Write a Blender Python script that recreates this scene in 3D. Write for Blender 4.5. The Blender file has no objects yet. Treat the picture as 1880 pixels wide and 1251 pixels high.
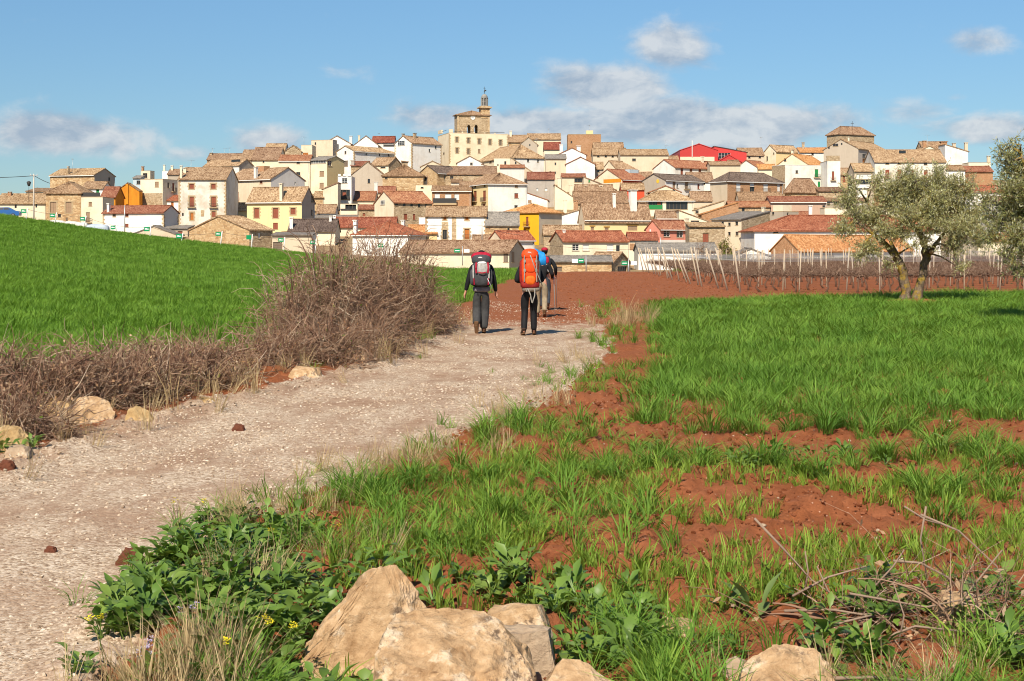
import bpy, bmesh, math, random
import numpy as np
from mathutils import Vector, Matrix

# ------------------------------------------------------------------ camera, sky, sun, exposure
F = 2600.0            # focal length in photograph pixels (1880 px wide frame)
CX, HY = 940.0, 455.0 # optical axis column and eye-level row of the photograph
CAMH = 1.8            # eye height in metres
SUN_AZ, SUN_EL = 17.0, 43.0   # sun behind the camera, to the left

scene = bpy.context.scene
COL = scene.collection
cam_d = bpy.data.cameras.new('camera')
cam_d.sensor_width = 36.0
cam_d.lens = 36.0 * F / 1880.0
cam_d.shift_y = -(625.5 - HY) / 1880.0
cam_d.clip_start = 0.1
cam_d.clip_end = 6000.0
cam = bpy.data.objects.new('camera', cam_d)
COL.objects.link(cam)
cam.location = (0, 0, CAMH)
cam.rotation_euler = (math.radians(90), 0, 0)
scene.camera = cam

sun_d = bpy.data.lights.new('sun', 'SUN')
sun_d.energy = 4.6
sun_d.angle = math.radians(0.5)
sun_d.color = (1.0, 0.90, 0.74)
sun_o = bpy.data.objects.new('sun', sun_d)
COL.objects.link(sun_o)
_sd = Vector((-math.sin(math.radians(SUN_AZ)) * math.cos(math.radians(SUN_EL)),
              -math.cos(math.radians(SUN_AZ)) * math.cos(math.radians(SUN_EL)),
              math.sin(math.radians(SUN_EL))))
sun_o.rotation_euler = _sd.to_track_quat('Z', 'Y').to_euler()
sun_o.location = (-20, -30, 40)

scene.view_settings.view_transform = 'Standard'
scene.view_settings.look = 'None'
scene.view_settings.gamma = 1.0
scene.view_settings.use_curve_mapping = False
scene.view_settings.exposure = 0.6
scene.render.film_transparent = False
scene.cycles.max_bounces = 4
scene.cycles.diffuse_bounces = 2
scene.cycles.glossy_bounces = 2
scene.cycles.transmission_bounces = 3
scene.cycles.transparent_max_bounces = 4
scene.cycles.pixel_filter_type = 'BLACKMAN_HARRIS'
scene.cycles.filter_width = 1.05
scene.cycles.use_adaptive_sampling = True
scene.cycles.adaptive_threshold = 0.02
scene.cycles.caustics_reflective = False
scene.cycles.caustics_refractive = False


class NT:
    """small helper to write node trees"""
    def __init__(self, tree):
        self.t = tree
        self.n = tree.nodes
        self.l = tree.links
    def node(self, kind, **kw):
        nd = self.n.new(kind)
        for k, v in kw.items():
            setattr(nd, k, v)
        return nd
    def put(self, sock, v):
        if v is None:
            return
        if hasattr(v, 'is_output'):
            self.l.new(v, sock)
        elif isinstance(v, (tuple, list)) and len(v) == 3 and len(getattr(sock, 'default_value', (0, 0, 0))) == 4:
            sock.default_value = (*v, 1)
        else:
            sock.default_value = v
    def math(self, op, a, b=None, c=None, clamp=False):
        nd = self.node('ShaderNodeMath', operation=op, use_clamp=clamp)
        self.put(nd.inputs[0], a); self.put(nd.inputs[1], b); self.put(nd.inputs[2], c)
        return nd.outputs[0]
    def vmath(self, op, a, b=None):
        nd = self.node('ShaderNodeVectorMath', operation=op)
        self.put(nd.inputs[0], a); self.put(nd.inputs[1], b)
        return nd.outputs[0]
    def mix(self, fac, a, b, blend='MIX'):
        nd = self.node('ShaderNodeMix', data_type='RGBA', blend_type=blend)
        self.put(nd.inputs[0], fac); self.put(nd.inputs[6], a); self.put(nd.inputs[7], b)
        return nd.outputs[2]
    def noise(self, vec, scale, detail=4, rough=0.55, dist=0.0, out=0):
        nd = self.node('ShaderNodeTexNoise')
        self.put(nd.inputs['Vector'], vec)
        nd.inputs['Scale'].default_value = scale
        nd.inputs['Detail'].default_value = detail
        nd.inputs['Roughness'].default_value = rough
        nd.inputs['Distortion'].default_value = dist
        return nd.outputs[out]
    def voronoi(self, vec, scale, feature='F1', out=0, rnd=1.0):
        nd = self.node('ShaderNodeTexVoronoi', feature=feature)
        self.put(nd.inputs['Vector'], vec)
        nd.inputs['Scale'].default_value = scale
        nd.inputs['Randomness'].default_value = rnd
        return nd.outputs[out]
    def ramp(self, fac, stops, interp='LINEAR'):
        nd = self.node('ShaderNodeValToRGB')
        nd.color_ramp.interpolation = interp
        el = nd.color_ramp.elements
        while len(el) < len(stops):
            el.new(0.5)
        for e, (p, c) in zip(el, stops):
            e.position = p
            e.color = (*c, 1) if len(c) == 3 else c
        self.put(nd.inputs[0], fac)
        return nd.outputs[0]
    def rng(self, v, a, b, c=0.0, d=1.0, smooth=False):
        nd = self.node('ShaderNodeMapRange')
        nd.clamp = True
        if smooth:
            nd.interpolation_type = 'SMOOTHSTEP'
        self.put(nd.inputs[0], v)
        for i, q in enumerate((a, b, c, d)):
            nd.inputs[1 + i].default_value = q
        return nd.outputs[0]
    def bump(self, h, strength=0.5, dist=0.05, normal=None):
        nd = self.node('ShaderNodeBump')
        nd.inputs['Strength'].default_value = strength
        nd.inputs['Distance'].default_value = dist
        self.put(nd.inputs['Height'], h)
        if normal is not None:
            self.put(nd.inputs['Normal'], normal)
        return nd.outputs[0]
    def attr(self, name, out=2):
        nd = self.node('ShaderNodeAttribute', attribute_name=name)
        return nd.outputs[out]
    def rand(self):
        return self.node('ShaderNodeObjectInfo').outputs['Random']
    def coord(self, which='Object'):
        return self.node('ShaderNodeTexCoord').outputs[which]
    def mapping(self, vec, scale=(1, 1, 1), loc=(0, 0, 0), rot=(0, 0, 0)):
        nd = self.node('ShaderNodeMapping')
        self.put(nd.inputs[0], vec)
        nd.inputs[1].default_value = loc
        nd.inputs[2].default_value = rot
        nd.inputs[3].default_value = scale
        return nd.outputs[0]


def material(name, fn, rough=0.85, spec=0.25):
    m = bpy.data.materials.new(name)
    m.use_nodes = True
    g = NT(m.node_tree)
    b = m.node_tree.nodes['Principled BSDF']
    b.inputs['Roughness'].default_value = rough
    b.inputs['Specular IOR Level'].default_value = spec
    fn(g, b)
    return m


def plain(name, col, rough=0.7, metal=0.0, spec=0.3, vary=0.12, scale=6.0):
    def fn(g, b):
        n = g.noise(g.coord('Object'), scale, 4)
        c = g.mix(g.math('MULTIPLY', n, vary * 2), col, tuple(x * 0.55 for x in col))
        g.put(b.inputs['Base Color'], c)
        b.inputs['Metallic'].default_value = metal
        g.put(b.inputs['Normal'], g.bump(g.noise(g.coord('Object'), scale * 8, 3), 0.15, 0.01))
    return material(name, fn, rough, spec)


# ---- world: Nishita sky with a procedural layer of fair-weather cloud
world = bpy.data.worlds.new('World')
scene.world = world
world.use_nodes = True
g = NT(world.node_tree)
bg = world.node_tree.nodes['Background']
sky = g.node('ShaderNodeTexSky', sky_type='NISHITA')
sky.sun_disc = False
sky.sun_elevation = math.radians(SUN_EL)
sky.sun_rotation = math.radians(180 + SUN_AZ)
sky.altitude = 450
sky.air_density = 1.0
sky.dust_density = 0.0
sky.ozone_density = 2.0
dirv = g.coord('Generated')
sep = g.node('ShaderNodeSeparateXYZ'); g.put(sep.inputs[0], dirv)
az = g.math('ARCTAN2', sep.outputs[0], sep.outputs[1])
el = g.math('ARCSINE', sep.outputs[2])
comb = g.node('ShaderNodeCombineXYZ')
g.put(comb.inputs[0], az); g.put(comb.inputs[1], g.math('MULTIPLY', el, 1.7))
uv = comb.outputs[0]
warp = g.noise(uv, 9.0, 3, 0.6, out=1)
uvw = g.vmath('ADD', uv, g.vmath('MULTIPLY', g.vmath('SUBTRACT', warp, (0.5, 0.5, 0.5)), (0.045, 0.045, 0)))
n1 = g.noise(uvw, 13.0, 8, 0.60)
n2 = g.noise(g.vmath('ADD', uvw, (-0.006, 0.014, 0)), 13.0, 6, 0.58)
total = None
CLOUDS = [  # az/el centres (from photograph columns, rows), half sizes in px, weight
    (120, 250, 150, 42, 0.95), (215, 262, 55, 40, 0.7), (20, 245, 90, 28, 0.5), (345, 282, 55, 18, 0.4),
    (500, 262, 75, 34, 0.55), (830, 218, 130, 34, 0.72), (1110, 165, 120, 55, 0.88), (1235, 85, 90, 52, 0.62),
    (1010, 235, 200, 40, 0.95), (1190, 230, 200, 50, 1.0), (1385, 232, 190, 44, 0.95), (1520, 225, 90, 40, 0.6),
    (1690, 205, 110, 34, 0.42), (1800, 78, 55, 34, 0.62), (1755, 178, 30, 12, 0.5), (1830, 235, 150, 34, 0.62),
    (1330, 50, 80, 30, 0.3), (600, 130, 120, 22, 0.28), (1100, 285, 500, 30, 0.5), (1850, 140, 90, 22, 0.3)]
for (cx, cy, sx, sy, w) in CLOUDS:
    a0 = math.atan2(cx - CX, F)
    e0 = math.atan2((HY - cy), math.hypot(F, cx - CX))
    dx = g.math('DIVIDE', g.math('SUBTRACT', az, a0), sx / F)
    dy = g.math('DIVIDE', g.math('SUBTRACT', el, e0), sy / F)
    r2 = g.math('ADD', g.math('MULTIPLY', dx, dx), g.math('MULTIPLY', dy, dy))
    m = g.math('MULTIPLY', g.math('EXPONENT', g.math('MULTIPLY', r2, -0.9)), w)
    total = m if total is None else g.math('MAXIMUM', total, m)
# the same kind of low broken cloud goes on all round the horizon
band = g.math('MULTIPLY', g.math('EXPONENT', g.math('MULTIPLY', g.math('POWER', g.math('DIVIDE', g.math('SUBTRACT', el, 0.085), 0.05), 2.0), -1.0)),
              g.rng(g.noise(uv, 2.3, 2), 0.46, 0.64, 0.0, 0.85))
away = g.rng(g.math('ABSOLUTE', az), 0.36, 0.5)
total = g.math('MAXIMUM', total, g.math('MULTIPLY', band, away))
dens = g.math('SUBTRACT', g.math('ADD', total, g.math('MULTIPLY', n1, 1.35)), 0.93)
cov = g.rng(dens, -0.04, 0.40, 0.0, 0.88, smooth=True)
litn = g.math('SUBTRACT', n1, n2)
lit = g.rng(litn, -0.10, 0.075)
ccol = g.mix(lit, (3.8, 4.6, 5.7), (6.9, 7.2, 7.5))
lowsky = g.rng(el, 0.0, 0.25)
skyc = g.mix(1.0, sky.outputs[0], g.mix(lowsky, (0.51, 0.63, 0.74), (0.81, 1.07, 1.18)), 'MULTIPLY')
mixc = g.mix(cov, skyc, ccol)
g.put(bg.inputs['Color'], mixc)
bg.inputs['Strength'].default_value = 0.066
world.cycles.sampling_method = 'MANUAL'
world.cycles.sample_map_resolution = 512

# ------------------------------------------------------------------ small helpers
rnd = random.Random(7)
rng = np.random.default_rng(11)


def at(px, py, D):
    """point seen at photograph pixel (px, py) at depth D"""
    return Vector(((px - CX) / F * D, D, CAMH - (py - HY) / F * D))


def _hash2(ix, iy, seed):
    h = (ix.astype(np.int64) * 374761393 + iy.astype(np.int64) * 668265263 + seed * 974634777) & 0x7fffffff
    h = ((h ^ (h >> 13)) * 1274126177) & 0x7fffffff
    h = (h ^ (h >> 16)) & 0xffff
    return h / 65535.0


def vnoise(x, y, seed=0):
    x = np.asarray(x, float); y = np.asarray(y, float)
    ix = np.floor(x); iy = np.floor(y)
    fx = x - ix; fy = y - iy
    fx = fx * fx * (3 - 2 * fx); fy = fy * fy * (3 - 2 * fy)
    a = _hash2(ix, iy, seed); b = _hash2(ix + 1, iy, seed)
    c = _hash2(ix, iy + 1, seed); d = _hash2(ix + 1, iy + 1, seed)
    return (a * (1 - fx) + b * fx) * (1 - fy) + (c * (1 - fx) + d * fx) * fy


def fbm(x, y, seed=0, octaves=4):
    s = 0.0; a = 0.5; t = 0.0
    for o in range(octaves):
        s = s + a * vnoise(x * 2 ** o, y * 2 ** o, seed + 17 * o)
        t += a; a *= 0.5
    return s / t


def sstep(v, a, b):
    t = np.clip((np.asarray(v, float) - a) / (b - a), 0, 1)
    return t * t * (3 - 2 * t)


def tag(o, label=None, cat=None, group=None, kind=None):
    if label: o['label'] = label
    if cat: o['category'] = cat
    if group: o['group'] = group
    if kind: o['kind'] = kind
    return o


def empty(name, loc=(0, 0, 0), rz=0.0):
    o = bpy.data.objects.new(name, None)
    o.empty_display_size = 0.2
    o.location = loc
    o.rotation_euler = (0, 0, rz)
    COL.objects.link(o)
    return o


def link(name, me, mat=None, parent=None, loc=None):
    o = bpy.data.objects.new(name, me)
    COL.objects.link(o)
    if mat is not None:
        if not me.materials:
            for mm in (mat if isinstance(mat, (list, tuple)) else [mat]):
                me.materials.append(mm)
    if parent is not None:
        o.parent = parent
    if loc is not None:
        o.location = loc
    return o


def mesh_np(name, V, faces_flat, sizes, smooth=False, matidx=None):
    me = bpy.data.meshes.new(name)
    V = np.asarray(V, np.float32)
    faces_flat = np.asarray(faces_flat, np.int32); sizes = np.asarray(sizes, np.int32)
    me.vertices.add(len(V)); me.vertices.foreach_set('co', V.ravel())
    me.loops.add(len(faces_flat)); me.loops.foreach_set('vertex_index', faces_flat)
    me.polygons.add(len(sizes))
    st = np.zeros(len(sizes), np.int32); st[1:] = np.cumsum(sizes)[:-1]
    me.polygons.foreach_set('loop_start', st)
    if smooth:
        me.polygons.foreach_set('use_smooth', np.ones(len(sizes), bool))
    if matidx is not None:
        me.polygons.foreach_set('material_index', np.asarray(matidx, np.int32))
    me.update(calc_edges=True)
    return me


class MB:
    """collects faces of one mesh"""
    def __init__(self):
        self.v = []; self.f = []; self.m = []; self.uv = []
    def quad(self, a, b, c, d, m=0, uv=None):
        i = len(self.v)
        self.v += [tuple(a), tuple(b), tuple(c), tuple(d)]
        self.f.append((i, i + 1, i + 2, i + 3)); self.m.append(m)
        self.uv += list(uv) if uv else [(0, 0)] * 4
    def poly(self, pts, m=0, uv=None):
        i = len(self.v)
        self.v += [tuple(p) for p in pts]
        self.f.append(tuple(range(i, i + len(pts)))); self.m.append(m)
        self.uv += list(uv) if uv else [(0, 0)] * len(pts)
    def box(self, c, s, rz=0.0, m=0, M=None):
        cx, cy, cz = c; sx, sy, sz = (q / 2 for q in s)
        P = []
        for dz in (-sz, sz):
            for (dx, dy) in ((-sx, -sy), (sx, -sy), (sx, sy), (-sx, sy)):
                x = dx * math.cos(rz) - dy * math.sin(rz); y = dx * math.sin(rz) + dy * math.cos(rz)
                p = Vector((cx + x, cy + y, cz + dz))
                P.append(M @ p if M is not None else p)
        for q in ((3, 2, 1, 0), (4, 5, 6, 7), (0, 1, 5, 4), (1, 2, 6, 5), (2, 3, 7, 6), (3, 0, 4, 7)):
            self.quad(*[P[k] for k in q], m=m)
    def tube(self, pts, radii, n=6, m=0, cap=True):
        pts = [Vector(p) for p in pts]
        if not isinstance(radii, (list, tuple)):
            radii = [radii] * len(pts)
        i0 = len(self.v)
        ref = Vector((0.13, 0.21, 1)).normalized()
        for k, p in enumerate(pts):
            t = (pts[min(k + 1, len(pts) - 1)] - pts[max(k - 1, 0)])
            t = t.normalized() if t.length > 1e-9 else Vector((0, 0, 1))
            r = ref if abs(t.dot(ref)) < 0.95 else Vector((1, 0, 0))
            u = t.cross(r).normalized(); w = t.cross(u).normalized()
            for j in range(n):
                a = 2 * math.pi * j / n
                q = p + (u * math.cos(a) + w * math.sin(a)) * radii[k]
                self.v.append(tuple(q))
        for k in range(len(pts) - 1):
            for j in range(n):
                a = i0 + k * n + j; b = i0 + k * n + (j + 1) % n
                self.f.append((a, b, b + n, a + n)); self.m.append(m); self.uv += [(0, 0)] * 4
        if cap:
            self.f.append(tuple(i0 + j for j in reversed(range(n)))); self.m.append(m); self.uv += [(0, 0)] * n
            e = i0 + (len(pts) - 1) * n
            self.f.append(tuple(e + j for j in range(n))); self.m.append(m); self.uv += [(0, 0)] * n
    def mesh(self, name, smooth=False, uv=False):
        flat = [i for f in self.f for i in f]
        me = mesh_np(name, self.v, flat, [len(f) for f in self.f], smooth, self.m)
        if uv:
            l = me.uv_layers.new(name='UVMap')
            l.data.foreach_set('uv', np.asarray(self.uv, np.float32).ravel())
        return me
    def build(self, name, mat, parent=None, smooth=False, uv=False, loc=None):
        return link(name, self.mesh(name, smooth, uv), mat, parent, loc)


def ribbons_mesh(name, verts, faces):
    flat = np.asarray(faces, np.int32).ravel()
    return mesh_np(name, verts, flat, np.full(len(faces), len(faces[0])))


def scatter(name, pts, rot, scl, idx, protos, mat_none=None):
    """one object whose geometry nodes place the prototype meshes on points"""
    coll = bpy.data.collections.new(name + '_shapes')
    for i, me in enumerate(protos):
        o = bpy.data.objects.new('%s_shape_%02d' % (name, i), me)
        coll.objects.link(o)
    me = bpy.data.meshes.new(name)
    n = len(pts)
    me.vertices.add(n); me.vertices.foreach_set('co', np.asarray(pts, np.float32).ravel())
    a = me.attributes.new('rot', 'FLOAT_VECTOR', 'POINT'); a.data.foreach_set('vector', np.asarray(rot, np.float32).ravel())
    a = me.attributes.new('scl', 'FLOAT_VECTOR', 'POINT')
    scl = np.asarray(scl, np.float32)
    if scl.ndim == 1:
        scl = np.repeat(scl[:, None], 3, 1)
    a.data.foreach_set('vector', scl.ravel())
    a = me.attributes.new('idx', 'INT', 'POINT'); a.data.foreach_set('value', np.asarray(idx, np.int32))
    ob = bpy.data.objects.new(name, me); COL.objects.link(ob)
    ng = bpy.data.node_groups.new(name, 'GeometryNodeTree')
    ng.interface.new_socket('Geometry', in_out='INPUT', socket_type='NodeSocketGeometry')
    ng.interface.new_socket('Geometry', in_out='OUTPUT', socket_type='NodeSocketGeometry')
    gi = ng.nodes.new('NodeGroupInput'); go = ng.nodes.new('NodeGroupOutput')
    ci = ng.nodes.new('GeometryNodeCollectionInfo')
    ci.inputs['Collection'].default_value = coll
    ci.inputs['Separate Children'].default_value = True
    ci.inputs['Reset Children'].default_value = True
    ip = ng.nodes.new('GeometryNodeInstanceOnPoints')
    def na(nm, ty):
        q = ng.nodes.new('GeometryNodeInputNamedAttribute'); q.data_type = ty
        q.inputs['Name'].default_value = nm
        return q.outputs[0]
    ng.links.new(gi.outputs[0], ip.inputs['Points'])
    ng.links.new(ci.outputs[0], ip.inputs['Instance'])
    ip.inputs['Pick Instance'].default_value = True
    ng.links.new(na('idx', 'INT'), ip.inputs['Instance Index'])
    e2r = ng.nodes.new('FunctionNodeEulerToRotation')
    ng.links.new(na('rot', 'FLOAT_VECTOR'), e2r.inputs[0])
    ng.links.new(e2r.outputs[0], ip.inputs['Rotation'])
    ng.links.new(na('scl', 'FLOAT_VECTOR'), ip.inputs['Scale'])
    ng.links.new(ip.outputs[0], go.inputs[0])
    md = ob.modifiers.new('scatter', 'NODES'); md.node_group = ng
    return ob

# ------------------------------------------------------------------ terrain
PATH_D = np.array([2.0, 5.0, 5.9, 7.0, 8.9, 10.8, 14.0, 17.7, 20.8, 24.0, 27.5, 34.7, 44.6, 72.0, 97.0, 112.0, 130.0])
PATH_L = np.array([-4.9, -4.7, -4.6, -4.5, -4.25, -4.0, -3.82, -2.85, -2.05, -1.6, -1.3, -0.95, -0.6, 0.14, 1.7, 2.6, 3.6])
PATH_R = np.array([-1.5, -1.75, -1.85, -1.98, -2.02, -1.42, -0.5, 0.45, 1.0, 1.45, 1.7, 2.0, 2.4, 3.3, 3.6, 4.6, 5.6])


def path_edges(D):
    return np.interp(D, PATH_D, PATH_L), np.interp(D, PATH_D, PATH_R)


def ground(X, D):
    """terrain height"""
    X = np.asarray(X, float); D = np.asarray(D, float)
    s = np.maximum(0, -X - 4.0)
    s = np.minimum(s, 75)
    left = 0.06 * s + 0.00115 * s * s
    left = left * sstep(s, 0, 2.5)
    # fields end on a bank: lower plain beyond, then the village hill
    lw = sstep(-X, 3, 22)
    edge = 106 + 24 * lw
    over = np.maximum(0, D - edge)
    fall = sstep(over, 0, 32)
    z = left * (1 - fall) - 2.6 * fall
    z = z + 0.35 * sstep(X, 12, 40) * sstep(D, 50, 90) * (1 - fall)
    up = np.clip((D - 238) / 200.0, 0, 1)
    side = (1 - 0.85 * sstep(-X, 70, 170)) * (1 - 0.7 * sstep(X, 190, 330))
    hill = 27.5 * up * side - 2.0 * sstep(D, 238, 260)
    back = sstep(D, 450, 800)
    z = z + hill * (1 - back) - 14 * back
    return z


def ground_detail(X, D):
    """fine relief of the soil, flattened on the track and far off"""
    L, R = path_edges(D)
    inpath = sstep(X, L - 0.25, L + 0.35) * (1 - sstep(X, R - 0.35, R + 0.25))
    near = 1 - sstep(D, 24, 44)
    soil = (fbm(X * 1.3, D * 1.3, 3, 3) - 0.5) * 0.16 + (fbm(X * 6, D * 6, 5, 4) - 0.5) * 0.10
    clod = np.maximum(0, fbm(X * 12, D * 12, 9, 3) - 0.52) * 0.26
    track = (fbm(X * 0.9, D * 0.9, 21, 3) - 0.5) * 0.05 - 0.03
    # two shallow wheel ruts
    mid = (L + R) / 2
    track = track - 0.025 * (np.exp(-((X - mid - 0.75) / 0.28) ** 2) + np.exp(-((X - mid + 0.75) / 0.28) ** 2))
    return (1 - inpath) * (soil + clod) * (0.14 + 0.86 * near) + inpath * track


def gz(X, D):
    return ground(X, D) + ground_detail(X, D)


def g1(x, y):
    return float(gz(np.array([x]), np.array([y]))[0])


def field_masks(X, D):
    L, R = path_edges(D)
    left_f = sstep(-X, -(L - 2.2) , -(L - 3.4)) * (1 - sstep(D, 133, 136))
    return left_f


def build_ground():
    d1 = 2.5 * 1.0105 ** np.arange(0, 600)
    d1 = d1[d1 < 900]
    dd = np.concatenate([[-40, -15, -5, 0, 1.5], d1, [1000, 1300, 1800, 2600, 4000]])
    nt = 430
    t = np.linspace(-1, 1, nt)
    t = np.sign(t) * np.abs(t) ** 1.15
    T, DD = np.meshgrid(t, dd)
    half = np.maximum(DD, 0) * 0.5 + 6.5 + np.maximum(0, DD - 500) * 0.6
    X = T * half + np.minimum(np.maximum(DD, 0), 30) * 0.03
    Z = gz(X, DD)
    V = np.stack([X, DD, Z], -1).reshape(-1, 3)
    nr = len(dd)
    i = np.arange(nr - 1)[:, None] * nt + np.arange(nt - 1)[None]
    quads = np.stack([i, i + 1, i + nt + 1, i + nt], -1).reshape(-1, 4)
    me = mesh_np('ground', V, quads.ravel(), np.full(len(quads), 4), True)
    # what grows or lies on each place (a real property of the ground, not of the light)
    x = V[:, 0]; d = V[:, 1]
    L, R = path_edges(d)
    wob = (fbm(x * 0.8, d * 0.8, 31, 3) - 0.5) * 1.2
    left_f = sstep(-x + wob, -(L - 2.0), -(L - 3.0)) * (1 - sstep(d, 131, 134))
    a = me.attributes.new('crop', 'FLOAT', 'POINT'); a.data.foreach_set('value', left_f.astype(np.float32))
    wob2 = (fbm(x * 3, d * 3, 33, 4) - 0.5) * 0.9
    red = 1 - sstep(d + wob2 * 8, 24, 42)
    inp = sstep(x + wob2 * .6, L - 0.75, L - 0.2) * (1 - sstep(x + wob2 * .6, R + 0.05, R + 0.40)) * (0.12 + 0.88 * red)
    a = me.attributes.new('gravel', 'FLOAT', 'POINT'); a.data.foreach_set('value', inp.astype(np.float32))
    town = sstep(d, 150, 200)
    a = me.attributes.new('town', 'FLOAT', 'POINT'); a.data.foreach_set('value', town.astype(np.float32))
    return me


def mat_ground(g, b):
    pos = g.node('ShaderNodeNewGeometry').outputs['Position']
    n_big = g.noise(pos, 0.7, 5, 0.6)
    n_mid = g.noise(pos, 7.0, 6, 0.65)
    n_fine = g.noise(pos, 60.0, 4, 0.7)
    soil = g.ramp(g.math('ADD', g.math('MULTIPLY', n_mid, 0.6), g.math('MULTIPLY', n_fine, 0.4)),
                  [(0.25, (0.135, 0.042, 0.016)), (0.5, (0.255, 0.084, 0.033)), (0.75, (0.38, 0.140, 0.062))])
    soil = g.mix(g.rng(n_big, 0.4, 0.7, 0, 0.45), soil, (0.26, 0.105, 0.06))
    # small pale stones in the soil
    vs = g.voronoi(pos, 42.0)
    vr = g.voronoi(pos, 42.0, out=1)
    sx = g.node('ShaderNodeSeparateColor'); g.put(sx.inputs[0], vr)
    st = g.math('MULTIPLY', g.math('LESS_THAN', vs, 0.26), g.math('GREATER_THAN', sx.outputs[0], 0.93))
    soil = g.mix(g.math('MULTIPLY', st, 0.8), soil, (0.5, 0.33, 0.24))
    # gravel of the track
    v1 = g.voronoi(pos, 34.0); c1 = g.voronoi(pos, 34.0, out=1)
    v2 = g.voronoi(pos, 75.0); c2 = g.voronoi(pos, 75.0, out=1)
    s1 = g.node('ShaderNodeSeparateColor'); g.put(s1.inputs[0], c1)
    s2 = g.node('ShaderNodeSeparateColor'); g.put(s2.inputs[0], c2)
    gcol = g.ramp(g.math('ADD', g.math('MULTIPLY', s1.outputs[0], 0.5), g.math('MULTIPLY', s2.outputs[0], 0.5)),
                  [(0.1, (0.22, 0.140, 0.088)), (0.4, (0.40, 0.295, 0.205)), (0.65, (0.53, 0.415, 0.305)), (0.95, (0.64, 0.54, 0.43))])
    dirt = g.ramp(n_mid, [(0.3, (0.23, 0.130, 0.080)), (0.7, (0.38, 0.255, 0.170))])
    gcol = g.mix(g.rng(g.noise(g.mapping(pos, (1.0, 0.45, 1.0)), 1.5, 6, 0.68), 0.42, 0.62, 0.0, 0.92), gcol, dirt)
    gm = g.attr('gravel')
    gm2 = g.rng(g.math('ADD', gm, g.math('MULTIPLY', g.math('SUBTRACT', n_mid, 0.5), 0.9)), 0.35, 0.65)
    col = g.mix(gm2, soil, gcol)
    # crop field: soil hidden by a dense sward
    gn = g.noise(pos, 3.0, 5, 0.7)
    gr = g.ramp(gn, [(0.3, (0.030, 0.075, 0.012)), (0.7, (0.075, 0.155, 0.025))])
    col = g.mix(g.attr('crop'), col, gr)
    tn = g.ramp(g.noise(pos, 0.25, 5, 0.6), [(0.3, (0.20, 0.13, 0.07)), (0.55, (0.30, 0.21, 0.12)), (0.75, (0.13, 0.14, 0.06))])
    col = g.mix(g.attr('town'), col, tn)
    g.put(b.inputs['Base Color'], col)
    hs = g.math('ADD', g.math('MULTIPLY', n_mid, 0.8), g.math('MULTIPLY', n_fine, 0.35))
    hg = g.math('SUBTRACT', 0.6, g.math('ADD', g.math('MULTIPLY', v1, 0.7), g.math('MULTIPLY', v2, 0.4)))
    nd = g.node('ShaderNodeMix'); nd.data_type = 'FLOAT'
    g.put(nd.inputs[0], gm2); g.put(nd.inputs[2], hs); g.put(nd.inputs[3], hg)
    bp = g.node('ShaderNodeBump')
    bp.inputs['Distance'].default_value = 0.03
    g.put(bp.inputs['Height'], nd.outputs[0])
    g.put(bp.inputs['Strength'], g.rng(gm2, 0, 1, 0.9, 0.32))
    g.put(b.inputs['Normal'], bp.outputs[0])


M_GROUND = material('red_soil_and_gravel', mat_ground, 0.95, 0.1)
gro = link('ground', build_ground(), M_GROUND)
tag(gro, 'red soil ground with pale gravel track and fields up to the village hill', 'ground', kind='structure')

# ------------------------------------------------------------------ village: materials
def mat_plaster(col, dirt=(0.30, 0.22, 0.13), amt=0.5, streak=0.3):
    def fn(g, b):
        r = g.rand()
        pos = g.vmath('ADD', g.coord('Object'), g.node('ShaderNodeObjectInfo').outputs['Location'])
        n = g.noise(pos, 0.35, 6, 0.65)
        n2 = g.noise(pos, 2.6, 5, 0.7)
        st = g.noise(g.mapping(pos, (1.6, 1.6, 0.16)), 1.0, 4, 0.6)
        c = g.mix(g.rng(n, 0.45, 0.72, 0, amt), col, dirt)
        c = g.mix(g.rng(st, 0.52, 0.75, 0, streak), c, tuple(x * 0.6 for x in col))
        c = g.mix(g.rng(n2, 0.55, 0.8, 0, amt * 0.5), c, tuple(x * 0.72 for x in col))
        hs = g.node('ShaderNodeHueSaturation')
        g.put(hs.inputs['Color'], c)
        g.put(hs.inputs['Value'], g.rng(r, 0, 1, 0.9, 1.08))
        g.put(b.inputs['Base Color'], hs.outputs[0])
        g.put(b.inputs['Normal'], g.bump(n2, 0.35, 0.08))
    return fn


def mat_stone(c0, c1, c2, scale=2.2, joint=(0.34, 0.25, 0.15)):
    def fn(g, b):
        pos = g.vmath('ADD', g.coord('Object'), g.node('ShaderNodeObjectInfo').outputs['Location'])
        p = g.mapping(pos, (1, 1, 1.7))
        p = g.vmath('ADD', p, g.vmath('MULTIPLY', g.noise(pos, 2.0, 2, out=1), (0.25, 0.25, 0.25)))
        d = g.voronoi(p, scale, 'DISTANCE_TO_EDGE')
        cc = g.voronoi(p, scale, out=1)
        s = g.node('ShaderNodeSeparateColor'); g.put(s.inputs[0], cc)
        c = g.ramp(s.outputs[0], [(0.0, c0), (0.5, c1), (1.0, c2)])
        c = g.mix(g.rng(d, 0.0, 0.07, 0.75, 0.0), c, joint)
        n = g.noise(pos, 0.3, 6, 0.65)
        c = g.mix(g.rng(n, 0.5, 0.7, 0, 0.55), c, c2)
        n2 = g.noise(pos, 0.55, 5, 0.6)
        c = g.mix(g.rng(n2, 0.58, 0.75, 0, 0.45), c, c0)
        g.put(b.inputs['Base Color'], c)
        hh = g.math('ADD', g.rng(d, 0.0, 0.12), g.math('MULTIPLY', g.noise(pos, 9, 3), 0.4))
        g.put(b.inputs['Normal'], g.bump(hh, 0.6, 0.08))
    return fn


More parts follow.
